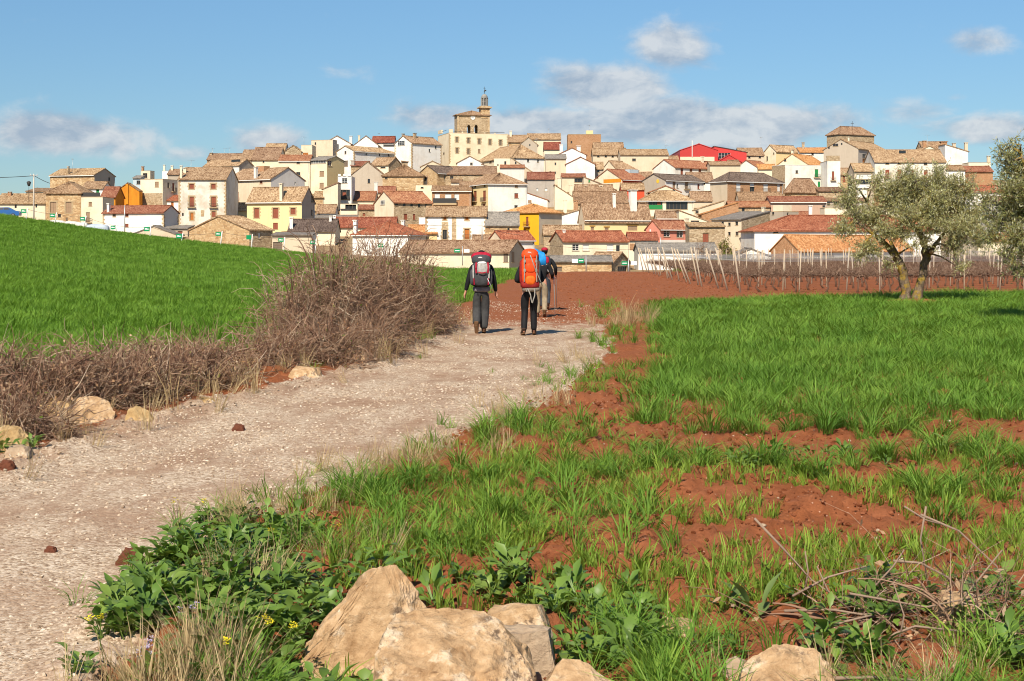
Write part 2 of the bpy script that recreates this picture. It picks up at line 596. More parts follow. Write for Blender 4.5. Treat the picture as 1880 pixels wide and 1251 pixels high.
def mat_roof(c0, c1, c2, c3):
    """clay tiles: colour changes tile by tile, moss and dark patches"""
    def fn(g, b):
        uv = g.node('ShaderNodeUVMap').outputs[0]
        br = g.node('ShaderNodeTexBrick')
        br.offset = 0.5
        g.put(br.inputs['Vector'], uv)
        br.inputs['Scale'].default_value = 1.0
        br.inputs['Brick Width'].default_value = 0.2
        br.inputs['Row Height'].default_value = 0.32
        br.inputs['Mortar Size'].default_value = 0.02
        br.inputs['Color1'].default_value = (0, 0, 0, 1)
        br.inputs['Color2'].default_value = (1, 1, 1, 1)
        br.inputs['Mortar'].default_value = (0.3, 0.3, 0.3, 1)
        pos = g.vmath('ADD', g.coord('Object'), g.node('ShaderNodeObjectInfo').outputs['Location'])
        n = g.noise(pos, 0.5, 6, 0.72)
        n2 = g.noise(pos, 2.2, 5, 0.75)
        f = g.math('ADD', g.math('MULTIPLY', br.outputs[0], 0.34), g.math('ADD', g.math('MULTIPLY', n, 0.78), g.math('MULTIPLY', g.math('SUBTRACT', n2, 0.5), 1.7)))
        c = g.ramp(f, [(0.26, c0), (0.47, c1), (0.64, c2), (0.86, c3)])
        hs = g.node('ShaderNodeHueSaturation')
        g.put(hs.inputs['Color'], c)
        g.put(hs.inputs['Value'], g.rng(g.rand(), 0, 1, 0.82, 1.15))
        g.put(hs.inputs['Hue'], g.rng(g.rand(), 0, 1, 0.492, 0.508))
        g.put(b.inputs['Base Color'], hs.outputs[0])
        g.put(b.inputs['Normal'], g.bump(g.math('ADD', br.outputs[0], n2), 0.5, 0.05))
    return fn


WALL = {
    'white': material('whitewash', mat_plaster((0.80, 0.77, 0.71), (0.56, 0.47, 0.35), 0.5, 0.35)),
    'dirtywhite': material('weathered_whitewash', mat_plaster((0.76, 0.71, 0.62), (0.45, 0.33, 0.20), 0.75, 0.45)),
    'cream': material('cream_render', mat_plaster((0.76, 0.66, 0.49), (0.56, 0.43, 0.27), 0.5)),
    'paleyellow': material('pale_yellow_render', mat_plaster((0.74, 0.58, 0.30), (0.62, 0.46, 0.24), 0.3, 0.2)),
    'beige': material('beige_render', mat_plaster((0.62, 0.51, 0.37), (0.46, 0.35, 0.23), 0.5)),
    'greybeige': material('grey_beige_and_shade_render', mat_plaster((0.44, 0.37, 0.29), (0.34, 0.27, 0.20), 0.4)),  # real grey-beige walls, and shade painted onto some right-facing gables
    'grey': material('grey_cement_and_shade_render', mat_plaster((0.42, 0.37, 0.32), (0.27, 0.23, 0.19), 0.6, 0.5)),  # real cement render, and shade painted onto a few right-hand sides
    'pale': material('pale_grey_and_shade_render', mat_plaster((0.60, 0.56, 0.52), (0.44, 0.37, 0.30), 0.4)),  # real pale render, and the painted shade of some right-facing ends
    'pinkbeige': material('pinkish_render', mat_plaster((0.50, 0.34, 0.25), (0.40, 0.27, 0.19), 0.4)),
    'pink': material('salmon_pink_render', mat_plaster((0.62, 0.24, 0.17), (0.50, 0.22, 0.16), 0.3)),
    'mustard': material('mustard_render', mat_plaster((0.74, 0.38, 0.015), (0.60, 0.30, 0.02), 0.35, 0.15)),
    'orange': material('orange_insulation_foam', mat_plaster((0.62, 0.24, 0.02), (0.36, 0.12, 0.01), 0.6, 0.5)),
    'red': material('red_render', mat_plaster((0.55, 0.08, 0.035), (0.42, 0.07, 0.03), 0.4)),
    'redmetal': material('red_sheet_metal', mat_plaster((0.50, 0.05, 0.045), (0.42, 0.05, 0.045), 0.2, 0.1), 0.5),
    'brick': material('orange_brick', mat_stone((0.36, 0.17, 0.08), (0.46, 0.24, 0.12), (0.52, 0.30, 0.17), 4.5)),
    'stone': material('tan_rubble_stone', mat_stone((0.28, 0.19, 0.11), (0.42, 0.31, 0.19), (0.54, 0.42, 0.28), 2.4)),
    'ochre': material('ochre_stone_and_plaster', mat_stone((0.36, 0.21, 0.10), (0.50, 0.33, 0.17), (0.60, 0.44, 0.26), 1.7)),
    'palestone': material('pale_ashlar_stone', mat_plaster((0.74, 0.62, 0.44), (0.52, 0.39, 0.24), 0.55)),
    'metalblue': material('pale_blue_sheet', mat_plaster((0.50, 0.58, 0.62), (0.40, 0.46, 0.48), 0.3)),
}
TILE = {
    'tan': material('old_clay_tiles', mat_roof((0.14, 0.078, 0.042), (0.28, 0.172, 0.098), (0.38, 0.255, 0.155), (0.50, 0.365, 0.235))),
    'brown': material('brown_clay_tiles', mat_roof((0.10, 0.055, 0.032), (0.20, 0.115, 0.066), (0.29, 0.175, 0.105), (0.38, 0.25, 0.16))),
    'red': material('red_clay_tiles', mat_roof((0.16, 0.046, 0.026), (0.25, 0.074, 0.040), (0.33, 0.115, 0.064), (0.42, 0.20, 0.12))),
    'redbrown': material('red_brown_clay_tiles', mat_roof((0.16, 0.060, 0.034), (0.26, 0.098, 0.055), (0.33, 0.15, 0.085), (0.42, 0.24, 0.14))),
    'orange': material('orange_clay_tiles', mat_roof((0.27, 0.115, 0.042), (0.40, 0.18, 0.07), (0.49, 0.25, 0.105), (0.56, 0.34, 0.18))),
    'dark': material('dark_brown_tiles', mat_roof((0.060, 0.042, 0.034), (0.100, 0.070, 0.056), (0.145, 0.105, 0.085), (0.21, 0.16, 0.13))),
    'grey': material('grey_fibre_cement', mat_roof((0.13, 0.115, 0.10), (0.19, 0.165, 0.145), (0.24, 0.21, 0.18), (0.30, 0.26, 0.22))),
    'redmetal': WALL['redmetal'],
}
M_WHITE = plain('white_paint', (0.78, 0.76, 0.72), 0.6)
M_STONE_TRIM = plain('dressed_stone', (0.50, 0.37, 0.22), 0.9, vary=0.35, scale=1.5)
M_IRON = plain('dark_iron', (0.045, 0.042, 0.04), 0.6)
M_GALV = plain('galvanised_steel', (0.45, 0.46, 0.46), 0.45, 0.6)
WIN = {
    'r': plain('red_brown_shutter', (0.26, 0.075, 0.040), 0.7),
    'o': plain('varnished_orange_wood', (0.45, 0.15, 0.03), 0.6),
    'd': material('dark_glass_and_loggia_shade', lambda g, b: g.put(b.inputs['Base Color'], (0.025, 0.027, 0.03)), 0.12, 0.5),  # window glass, and dark sheets standing for shade in open loggias
    'g': plain('green_paint', (0.02, 0.22, 0.06), 0.6),
    'w': plain('white_roller_blind', (0.74, 0.72, 0.68), 0.6),
    't': plain('weathered_tan_board', (0.36, 0.24, 0.15), 0.85, vary=0.3),
    'y': plain('grey_brown_wood', (0.20, 0.15, 0.11), 0.85, vary=0.3),
}
M_QUOIN = material('quoin_stones', mat_stone((0.40, 0.27, 0.14), (0.50, 0.36, 0.21), (0.58, 0.45, 0.29), 2.0))

CROPS = {1: (0, 280, 5.222), 2: (300, 230, 5.214), 3: (560, 230, 5.214), 4: (780, 150, 6.253), 5: (820, 290, 5.222),
         6: (1060, 220, 5.214), 7: (1300, 220, 5.214), 8: (1480, 220, 4.70), 0: (0, 0, 1.0)}
HR = random.Random(42)


def slope_grid(mb, P00, P10, P11, P01, thick=0.16, per=0.34, tiles=True, sag=0.05, m=0):
    """one roof plane: P00-P10 along the eave, P01-P11 along the top; rows of round tiles as real waves"""
    P00, P10, P11, P01 = (Vector(p) for p in (P00, P10, P11, P01))
    W = max((P10 - P00).length, (P11 - P01).length)
    S = max((P01 - P00).length, (P11 - P10).length)
    nu = max(2, int(W / per) * 4) if tiles else max(2, int(W / 2.0))
    nu = min(nu, 240)
    nv = max(2, int(S / 1.3))
    nrm = (P10 - P00).cross(P01 - P00)
    if nrm.length < 1e-6:
        nrm = (P10 - P00).cross(P11 - P00)
    nrm.normalize()
    if nrm.z < 0:
        nrm = -nrm
    ph = [HR.uniform(-0.035, 0.035) for _ in range(nu + 1)]
    sd = HR.random() * 90
    i0 = len(mb.v)
    for j in range(nv + 1):
        t = j / nv
        for i in range(nu + 1):
            s = i / nu
            p = P00 * ((1 - s) * (1 - t)) + P10 * (s * (1 - t)) + P11 * (s * t) + P01 * ((1 - s) * t)
            h = 0.0
            if tiles:
                h = 0.065 * (1 if i % 4 == 1 else (-1 if i % 4 == 3 else 0)) + ph[i]
            h += sag * math.sin(s * 5.1 + sd) * math.sin(t * 3.1 + sd * 0.7) - sag * 1.2 * math.sin(math.pi * s) * t
            mb.v.append(tuple(p + nrm * h))
    for j in range(nv):
        for i in range(nu):
            a = i0 + j * (nu + 1) + i
            mb.f.append((a, a + 1, a + nu + 2, a + nu + 1)); mb.m.append(m)
            for (ii, jj) in ((i, j), (i + 1, j), (i + 1, j + 1), (i, j + 1)):
                mb.uv.append((ii / nu * W + sd, jj / nv * S))
    dn = Vector((0, 0, -thick))
    for (a, b_) in ((P00, P10), (P10, P11), (P11, P01), (P01, P00)):
        if (a - b_).length > 0.05:
            mb.quad(a + dn, b_ + dn, b_ + Vector((0, 0, 0.04)), a + Vector((0, 0, 0.04)), m, [(0, 0), (1, 0), (1, .2), (0, .2)])
    if (P01 - P11).length < 0.05:
        mb.poly([P00 + dn, P11 + dn, P10 + dn], m)
    else:
        mb.quad(P00 + dn, P01 + dn, P11 + dn, P10 + dn, m)


def wall_panel(mb, org, ax, width, z0, z1, holes, nrm, reveal=0.22, mi=0):
    """upright wall rectangle with real openings: org + ax*u, z0..z1; nrm points outwards"""
    us = sorted({0.0, width, *[h[0] for h in holes], *[h[1] for h in holes]})
    zs = sorted({z0, z1, *[h[2] for h in holes], *[h[3] for h in holes]})
    def P(u, z, dpt=0.0):
        return (org[0] + ax[0] * u - nrm[0] * dpt, org[1] + ax[1] * u - nrm[1] * dpt, z)
    for i in range(len(us) - 1):
        for j in range(len(zs) - 1):
            uc = (us[i] + us[i + 1]) / 2; zc = (zs[j] + zs[j + 1]) / 2
            if any(h[0] < uc < h[1] and h[2] < zc < h[3] for h in holes):
                continue
            mb.quad(P(us[i], zs[j]), P(us[i + 1], zs[j]), P(us[i + 1], zs[j + 1]), P(us[i], zs[j + 1]), mi)
    for h in holes:
        u0, u1, a, c = h[:4]
        for (p, q) in (((u0, a), (u1, a)), ((u1, a), (u1, c)), ((u1, c), (u0, c)), ((u0, c), (u0, a))):
            mb.quad(P(*p), P(*q), P(*q, reveal), P(*p, reveal), mi)


def panel_box(mb, org, ax, nrm, u0, u1, z0, z1, d0, d1, m=0):
    """box on a wall from depth d0 (outwards positive) to d1"""
    P = []
    for d in (d0, d1):
        for (u, z) in ((u0, z0), (u1, z0), (u1, z1), (u0, z1)):
            P.append((org[0] + ax[0] * u + nrm[0] * d, org[1] + ax[1] * u + nrm[1] * d, z))
    for q in ((3, 2, 1, 0), (4, 5, 6, 7), (0, 1, 5, 4), (1, 2, 6, 5), (2, 3, 7, 6), (3, 0, 4, 7)):
        mb.quad(*[P[k] for k in q], m=m)


def make_window(root, org, ax, nrm, u0, u1, z0, z1, style, cut):
    """window, door or dark loggia-shade sheet in its opening, with frame, surround and balcony where the photograph shows them"""
    k = style[0]
    d = -0.2 if (cut and k in 'd') else (-0.14 if cut else 0.03)
    w = u1 - u0; hgt = z1 - z0
    mb = MB()
    if k in 'rgoyt':       # two leaves with a gap and rails
        mid = (u0 + u1) / 2
        for (a, c) in ((u0 + 0.02, mid - 0.012), (mid + 0.012, u1 - 0.02)):
            panel_box(mb, org, ax, nrm, a, c, z0 + 0.01, z1 - 0.01, d - 0.03, d)
            for zz in (z0 + 0.06, z0 + hgt * 0.5, z1 - 0.12):
                panel_box(mb, org, ax, nrm, a + 0.03, c - 0.03, zz, zz + 0.07, d + 0.001, d + 0.02)
    elif k == 'w':
        nsl = max(3, int(hgt / 0.18))
        for i in range(nsl):
            za = z0 + hgt * i / nsl; zb = z0 + hgt * (i + 1) / nsl
            panel_box(mb, org, ax, nrm, u0 + 0.01, u1 - 0.01, za + 0.006, zb - 0.006, d - 0.03, d + (0.012 if i % 2 else 0.0))
    else:
        panel_box(mb, org, ax, nrm, u0 + 0.01, u1 - 0.01, z0 + 0.01, z1 - 0.01, d - 0.03, d)
    big = k in 'rogy' and hgt > 1.7
    wo = mb.build('door' if (k in 'og' and hgt > 1.75) else 'window', WIN['d' if k in 'kd' else k], root)
    if k in 'dk' and w > 0.7:
        fb = MB()
        t = 0.06
        for (a, c, e, f_) in ((u0 + 0.01, u0 + t, z0 + 0.01, z1 - 0.01), (u1 - t, u1 - 0.01, z0 + 0.01, z1 - 0.01),
                              (u0 + t, u1 - t, z1 - t, z1 - 0.01), (u0 + t, u1 - t, z0 + 0.01, z0 + t)):
            panel_box(fb, org, ax, nrm, a, c, e, f_, d + 0.002, d + 0.05)
        nb = max(1, int(w / 1.0))
        for i in range(1, nb + 1):
            uu = u0 + w * i / (nb + 1)
            panel_box(fb, org, ax, nrm, uu - 0.03, uu + 0.03, z0 + t, z1 - t, d + 0.002, d + 0.045)
        if k == 'k':
            for zz in (z0 + hgt * 0.33, z0 + hgt * 0.66):
                panel_box(fb, org, ax, nrm, u0 + t, u1 - t, zz - 0.02, zz + 0.02, d + 0.002, d + 0.04)
        fb.build('frame', M_WHITE if k == 'k' else WIN['y'], wo)
    if 's' in style[1:]:
        sb = MB()
        s = 0.24
        n = max(2, int(hgt / 0.34))
        for side in (0, 1):
            for i in range(n):
                a = z0 + hgt * i / n; c = z0 + hgt * (i + 1) / n
                ex = s + (0.16 if i % 2 else 0.0) + HR.uniform(-0.03, 0.03)
                if side == 0:
                    panel_box(sb, org, ax, nrm, u0 - ex, u0, a + 0.01, c - 0.01, -0.02, 0.03)
                else:
                    panel_box(sb, org, ax, nrm, u1, u1 + ex, a + 0.01, c - 0.01, -0.02, 0.03)
        panel_box(sb, org, ax, nrm, u0 - 0.32, u1 + 0.32, z1, z1 + 0.28, -0.02, 0.035)
        panel_box(sb, org, ax, nrm, u0 - 0.26, u1 + 0.26, z0 - 0.2, z0, -0.02, 0.05)
        sb.build('surround', M_STONE_TRIM, wo)
    elif 'l' in style[1:]:
        sb = MB()
        panel_box(sb, org, ax, nrm, u0 - 0.25, u1 + 0.25, z1, z1 + 0.3, -0.02, 0.06)
        sb.build('lintel', plain_ochre, wo)
    elif w > 0.5:
        sb = MB()
        panel_box(sb, org, ax, nrm, u0 - 0.08, u1 + 0.08, z0 - 0.09, z0, -0.02, 0.09)
        sb.build('sill', M_STONE_TRIM, wo)
    if 'b' in style[1:]:
        bb = MB()
        panel_box(bb, org, ax, nrm, u0 - 0.45, u1 + 0.45, z0 - 0.22, z0 - 0.1, 0.0, 0.55)
        bo = bb.build('balcony', M_STONE_TRIM, root)
        rb = MB()
        zz = z0 - 0.1
        panel_box(rb, org, ax, nrm, u0 - 0.42, u1 + 0.42, zz + 0.92, zz + 0.97, 0.48, 0.53)
        for side in (u0 - 0.42, u1 + 0.38):
            panel_box(rb, org, ax, nrm, side, side + 0.04, zz + 0.92, zz + 0.97, 0.0, 0.48)
        nn = int((w + 0.84) / 0.14)
        for i in range(nn + 1):
            uu = u0 - 0.42 + (w + 0.8) * i / nn
            panel_box(rb, org, ax, nrm, uu, uu + 0.025, zz, zz + 0.92, 0.495, 0.52)
        rb.build('railing', M_IRON, bo)


plain_ochre = plain('ochre_lintel', (0.45, 0.27, 0.08), 0.85)


def make_chimney(parent, x, y, z0, z1, w, mat, rz=0.0):
    mb = MB()
    hb = z1 - z0
    cap = min(0.35, hb * 0.25)
    mb.box((x, y, z0 + (hb - cap) / 2), (w, w * 0.85, hb - cap), rz)
    for sx in (-1, 1):
        for sy in (-1, 1):
            mb.box((x + sx * w * 0.4, y + sy * w * 0.32, z1 - cap + cap * 0.3), (w * 0.2, w * 0.2, cap * 0.6), rz)
    mb.box((x, y, z1 - cap * 0.2), (w * 1.3, w * 1.15, cap * 0.4), rz)
    return mb.build('chimney', mat, parent)


def make_antenna(parent, x, y, z0, z1):
    mb = MB()
    mb.tube([(x, y, z0), (x, y, z1)], 0.035, 4)
    a = HR.uniform(0, 3.1)
    dx, dy = math.cos(a), math.sin(a)
    bl = 0.8
    mb.tube([(x - dx * bl, y - dy * bl, z1 - 0.15), (x + dx * bl, y + dy * bl, z1 - 0.15)], 0.025, 4)
    for i in range(5):
        t = -bl + 2 * bl * (i + 0.3) / 5
        r = 0.38 - 0.04 * i
        mb.tube([(x + dx * t + dy * r, y + dy * t - dx * r, z1 - 0.15), (x + dx * t - dy * r, y + dy * t + dx * r, z1 - 0.15)], 0.02, 4)
    return mb.build('antenna', M_GALV, parent)


def house(label, crop, xl, xc, xr, ye, yb, th, roof, yr, wall, tile, wins='', chim='', wallB=None, L=9.0, dD=0.0, quoin=False,
          gut=False, ant='', extras='', cat='house', name='house', D=None, over=0.4, deep=7.0, group='houses of the hill village'):
    ox, oy, sc = CROPS[crop]
    X = lambda v: ox + v / sc
    Y = lambda v: oy + v / sc
    ybf, yef, yrf = Y(yb), Y(ye), Y(yr)
    if D is None:
        D = 250 + (470 - ybf) * 1.15
    D += dD
    D *= 1.0
    t = math.radians(th)
    bd = Vector((math.cos(t), math.sin(t))); ad = Vector((-math.sin(t), math.cos(t)))
    C = Vector(((X(xc) - CX) / F * D, D))
    def reach(dv, xpix):
        k = (X(xpix) - CX) / F
        den = dv.x - k * dv.y
        if abs(den) < 1e-4:
            return L
        q = (k * C.y - C.x) / den
        return q if 0.5 < q < 45 else L
    tB = reach(bd, xr) if xr > xc else L
    tA = reach(ad, xl) if xl < xc else L
    zat = lambda yp, dep: CAMH - (yp - HY) / F * dep
    zb = zat(ybf, D)
    root = empty(name, (C.x, C.y, zb), t)
    tag(root, label, cat, group)
    H = zat(yef, D) - zb
    Z0 = -deep
    # local ridge height
    if roof in ('b', 'sb'):
        dm = D + (0.5 if roof == 'b' else 1.0) * tA * ad.y
        if xl < xc and roof == 'b':
            dm = D + 0.5 * tA * ad.y
    elif roof == 'a':
        dm = D + 0.5 * tB * bd.y
    elif roof == 'h':
        dm = D + 0.5 * tB * bd.y + 0.5 * tA * ad.y
    elif roof == 'sl':
        dm = D + tB * bd.y
    else:
        dm = D
    R = zat(yrf, dm) - zb
    HA = HB_ = H
    if roof == 'sr':
        R = zat(yrf, D) - zb
        H = zat(yef, D + tB * bd.y) - zb
    if roof != 'f' and R < H + 0.25:
        R = H + 0.4
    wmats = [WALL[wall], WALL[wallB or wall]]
    org = (0.0, 0.0)
    AX = (0.0, 1.0); AN = (-1.0, 0.0)
    BX = (1.0, 0.0); BN = (0.0, -1.0)
    holesA, holesB, todo = [], [], []
    for wsp in [q.strip() for q in wins.split(';') if q.strip()]:
        side, style, nums = wsp.split()
        x0, y0, x1, y1 = (float(v) for v in nums.split(','))
        n2 = Vector((t and math.sin(t), -math.cos(t))) if side == 'B' else Vector((-math.cos(t), -math.sin(t)))
        dv = bd if side == 'B' else ad
        us = []
        for xx in (x0, x1):
            k = (X(xx) - CX) / F
            tt = (C.x * n2.x + C.y * n2.y) / (k * n2.x + n2.y)
            us.append((Vector((k * tt, tt)) - C).dot(dv))
        k = (X((x0 + x1) / 2) - CX) / F
        tt = (C.x * n2.x + C.y * n2.y) / (k * n2.x + n2.y)
        za, zc = zat(Y(y1), tt) - zb, zat(Y(y0), tt) - zb
        u0, u1 = min(us), max(us)
        wid = tB if side == 'B' else tA
        top = H if roof != 'sr' or side == 'B' else H
        u0 = max(u0, 0.12); u1 = min(u1, wid - 0.12)
        if u1 - u0 < 0.25:
            continue
        cut = zc < top - 0.06 and za > Z0 + 0.2
        hs = holesB if side == 'B' else holesA
        if cut and any(u0 < h[1] and u1 > h[0] and za < h[3] and zc > h[2] for h in hs):
            cut = False
        if cut:
            hs.append((u0, u1, za, zc))
        todo.append((side, style, u0, u1, za, zc, cut))
    mb = MB()
    wall_panel(mb, (0, 0), BX, tB, Z0, H, holesB, BN, mi=1)
    wall_panel(mb, (0, 0), AX, tA, Z0, H, holesA, AN, mi=0)
    wall_panel(mb, (tB, 0), AX, tA, Z0, H, [], (1, 0), mi=0)
    wall_panel(mb, (0, tA), BX, tB, Z0, H, [], (0, 1), mi=1)
    rb = MB()
    o = over
    T = TILE[tile] if tile in TILE else WALL[tile]
    tl = tile not in ('redmetal', 'grey') and (D < 330)
    tl = tile not in ('redmetal', 'grey')
    if roof == 'b':
        vm = tA / 2
        mb.poly([(0, 0, H), (0, vm, R), (0, tA, H)], 0); mb.poly([(tB, 0, H), (tB, tA, H), (tB, vm, R)], 0)
        sl = (R - H) / vm
        e = 0.18
        slope_grid(rb, (-e, -o, H - sl * o + .1), (tB + e, -o, H - sl * o + .1), (tB + e, vm, R + .1), (-e, vm, R + .1), tiles=tl)
        slope_grid(rb, (tB + e, tA + o, H - sl * o + .1), (-e, tA + o, H - sl * o + .1), (-e, vm, R + .1), (tB + e, vm, R + .1), tiles=tl)
        rb.tube([(-e, vm, R + .12), (tB * .35, vm, R + .08), (tB * .7, vm, R + .1), (tB + e, vm, R + .13)], 0.13, 6)
    elif roof == 'a':
        um = tB / 2
        mb.poly([(0, 0, H), (tB, 0, H), (um, 0, R)], 1); mb.poly([(0, tA, H), (um, tA, R), (tB, tA, H)], 1)
        sl = (R - H) / um
        e = 0.18
        slope_grid(rb, (-o, tA + e, H - sl * o + .1), (-o, -e, H - sl * o + .1), (um, -e, R + .1), (um, tA + e, R + .1), tiles=tl)
        slope_grid(rb, (tB + o, -e, H - sl * o + .1), (tB + o, tA + e, H - sl * o + .1), (um, tA + e, R + .1), (um, -e, R + .1), tiles=tl)
        rb.tube([(um, -e, R + .12), (um, tA * .4, R + .08), (um, tA + e, R + .12)], 0.13, 6)
    elif roof == 'h':
        if tB >= tA:
            i = min(tA / 2, tB / 2 - 0.05); r0 = (i, tA / 2); r1 = (tB - i, tA / 2); run = tA / 2
        else:
            i = min(tB / 2, tA / 2 - 0.05); r0 = (tB / 2, i); r1 = (tB / 2, tA - i); run = tB / 2
        sl = (R - H) / run
        z = H - sl * o + .1
        c00, c10, c11, c01 = (-o, -o, z), (tB + o, -o, z), (tB + o, tA + o, z), (-o, tA + o, z)
        q0 = (*r0, R + .1); q1 = (*r1, R + .1)
        if tB >= tA:
            slope_grid(rb, c00, c10, q1, q0, tiles=tl); slope_grid(rb, c11, c01, q0, q1, tiles=tl)
            slope_grid(rb, c10, c11, q1, q1, tiles=tl); slope_grid(rb, c01, c00, q0, q0, tiles=tl)
        else:
            slope_grid(rb, c01, c00, q0, q1, tiles=tl); slope_grid(rb, c10, c11, q1, q0, tiles=tl)
            slope_grid(rb, c00, c10, q0, q0, tiles=tl); slope_grid(rb, c11, c01, q1, q1, tiles=tl)
        for (p, q) in ((c00, q0), (c10, q1 if tB >= tA else q0), (c11, q1), (c01, q0 if tB >= tA else q1), (q0, q1)):
            rb.tube([Vector(p), Vector(q)], 0.12, 5)
    elif roof in ('sb', 'sl', 'sr'):
        e = 0.15
        if roof == 'sb':
            mb.poly([(0, 0, H), (0, tA, R), (0, tA, H)], 0); mb.poly([(tB, 0, H), (tB, tA, H), (tB, tA, R)], 0)
            mb.quad((0, tA, H), (tB, tA, H), (tB, tA, R), (0, tA, R), 1)
            sl = (R - H) / tA
            slope_grid(rb, (-e, -o, H - sl * o + .1), (tB + e, -o, H - sl * o + .1), (tB + e, tA + e, R + .1), (-e, tA + e, R + .1), tiles=tl)
        else:
            hi, lo = (tB, 0) if roof == 'sl' else (0, tB)
            for yv in (0, tA):
                mb.poly([(lo, yv, H), (hi, yv, H), (hi, yv, R)], 1)
            mb.quad((hi, 0, H), (hi, tA, H), (hi, tA, R), (hi, 0, R), 0)
            sl = (R - H) / tB
            sg = -1 if roof == 'sl' else 1
            a = lo + sg * o; c = hi - sg * e
            slope_grid(rb, (a, -e, H - sl * o + .1), (a, tA + e, H - sl * o + .1), (c, tA + e, R + .1), (c, -e, R + .1), tiles=tl)
    else:  # flat roof behind a parapet with a coping
        pb = MB()
        mb.quad((0.2, 0.2, H - 0.5), (tB - 0.2, 0.2, H - 0.5), (tB - 0.2, tA - 0.2, H - 0.5), (0.2, tA - 0.2, H - 0.5), 0)
        for (x0, y0, x1, y1, nn) in ((0.2, 0.2, tB - 0.2, 0.2, 0), (tB - .2, .2, tB - .2, tA - .2, 0), (tB - .2, tA - .2, .2, tA - .2, 0), (.2, tA - .2, .2, .2, 0)):
            mb.quad((x0, y0, H - .5), (x0, y0, H), (x1, y1, H), (x1, y1, H - .5), 0)
        rb.box((tB / 2, 0.1, H + .05), (tB + .1, .3, .1)); rb.box((tB / 2, tA - .1, H + .05), (tB + .1, .3, .1))
        rb.box((0.1, tA / 2, H + .052), (.3, tA - .5, .1)); rb.box((tB - .1, tA / 2, H + .052), (.3, tA - .5, .1))
        T = M_STONE_TRIM if tile != 'white' else M_WHITE
        R = H
    wo = mb.build('wall', wmats, root)
    ro = rb.build('roof' if roof != 'f' else 'coping', T, root, uv=True)
    if gut and roof in ('b', 'h', 'a'):
        gb = MB()
        if roof in ('b', 'h'):
            gb.box((tB / 2, -o - 0.02, H - 0.22), (tB + 2 * (o if roof == 'h' else .1), 0.14, 0.16))
        if roof in ('a', 'h'):
            gb.box((-o - 0.03, tA / 2, H - 0.225), (0.14, tA + .2, 0.16))
        gb.build('gutter', M_WHITE, ro)
        pb = MB()
        pb.tube([(tB - 0.3, -0.1, -deep), (tB - 0.3, -0.1, H - 0.3)], 0.06, 5)
        pb.build('downpipe', M_GALV, root)
    for (side, style, u0, u1, za, zc, cut) in todo:
        make_window(root, org, BX if side == 'B' else AX, BN if side == 'B' else AN, u0, u1, za, zc, style, cut)
    if quoin:
        qb = MB()
        nq = int((H + 2) / 0.42)
        for i in range(nq):
            za = -2 + i * 0.42
            if za + .4 > H:
                break
            e0, e1 = (0.55, 0.32) if i % 2 else (0.32, 0.55)
            qb.box((e0 / 2 - 0.03, e1 / 2 - 0.03, za + 0.2), (e0, e1, 0.38))
            if xr > xc:
                qb.box((tB - e0 / 2 + 0.03, e1 / 2 - 0.03, za + 0.2), (e0, e1, 0.38))
            if xl < xc:
                qb.box((e0 / 2 - 0.03, tA - e1 / 2 + 0.03, za + 0.2), (e0, e1, 0.38))
        qb.build('quoins', M_QUOIN, root)['kind'] = 'stuff'
    # chimneys: x,ytop,ybottom,width[,material]
    ca, sa = math.cos(t), math.sin(t)
    for cs in [q.strip() for q in chim.split(';') if q.strip()]:
        it = cs.split(',')
        x, y0, y1, w = (float(v) for v in it[:4])
        cm = it[4] if len(it) > 4 else 'cream'
        # local depth: half-way back
        k = (X(x) - CX) / F
        if roof == 'a':
            best = (0.35 * tA)
        else:
            best = 0.42 * tA
        # solve u so that the ray at column x crosses v = best
        dv = Vector((math.cos(t), math.sin(t))); av = ad
        px, py = C.x + av.x * best, C.y + av.y * best
        den = dv.x - k * dv.y
        u = (k * py - px) / den if abs(den) > 1e-4 else tB / 2
        if u < 0.3 or u > tB - 0.3:    # use v instead on a fixed u
            u = min(max(u, 0.5), tB - 0.5)
            px, py = C.x + dv.x * u, C.y + dv.y * u
            den = av.x - k * av.y
            v = (k * py - px) / den if abs(den) > 1e-4 else best
            v = min(max(v, 0.4), tA - 0.4)
        else:
            v = best
        dep = C.y + dv.y * u + av.y * v
        ztop = zat(Y(y0), dep) - zb
        make_chimney(ro, u, v, min(H, ztop - 0.8) - 0.3, ztop, max(0.45, w / sc * dep / F * 0.85), WALL[cm])
    for cs in [q.strip() for q in ant.split(';') if q.strip()]:
        x, y0 = (float(v) for v in cs.split(','))
        k = (X(x) - CX) / F
        v = tA * 0.5
        px, py = C.x + ad.x * v, C.y + ad.y * v
        den = bd.x - k * bd.y
        u = min(max((k * py - px) / den if abs(den) > 1e-4 else tB / 2, 0.2), tB - 0.2)
        dep = C.y + bd.y * u + ad.y * v
        make_antenna(ro, u, v, H - 0.2, zat(Y(y0), dep) - zb)
    # extra boxes on the house: name,wall,material,x0,y0,x1,y1,out,in
    for es in [q.strip() for q in extras.split(';') if q.strip()]:
        nm, side, mt, x0, y0, x1, y1, dout, din = es.split(',')
        x0, y0, x1, y1, dout, din = (float(v) for v in (x0, y0, x1, y1, dout, din))
        n2 = Vector((math.sin(t), -math.cos(t))) if side == 'B' else Vector((-math.cos(t), -math.sin(t)))
        dv = bd if side == 'B' else ad
        off = Vector((C.x, C.y)) + n2 * dout
        us = []; tts = []
        for xx in (x0, x1):
            k = (X(xx) - CX) / F
            tt = (off.x * n2.x + off.y * n2.y) / (k * n2.x + n2.y)
            us.append((Vector((k * tt, tt)) - C).dot(dv)); tts.append(tt)
        tm = sum(tts) / 2
        eb = MB()
        a2, n3 = (BX, BN) if side == 'B' else (AX, AN)
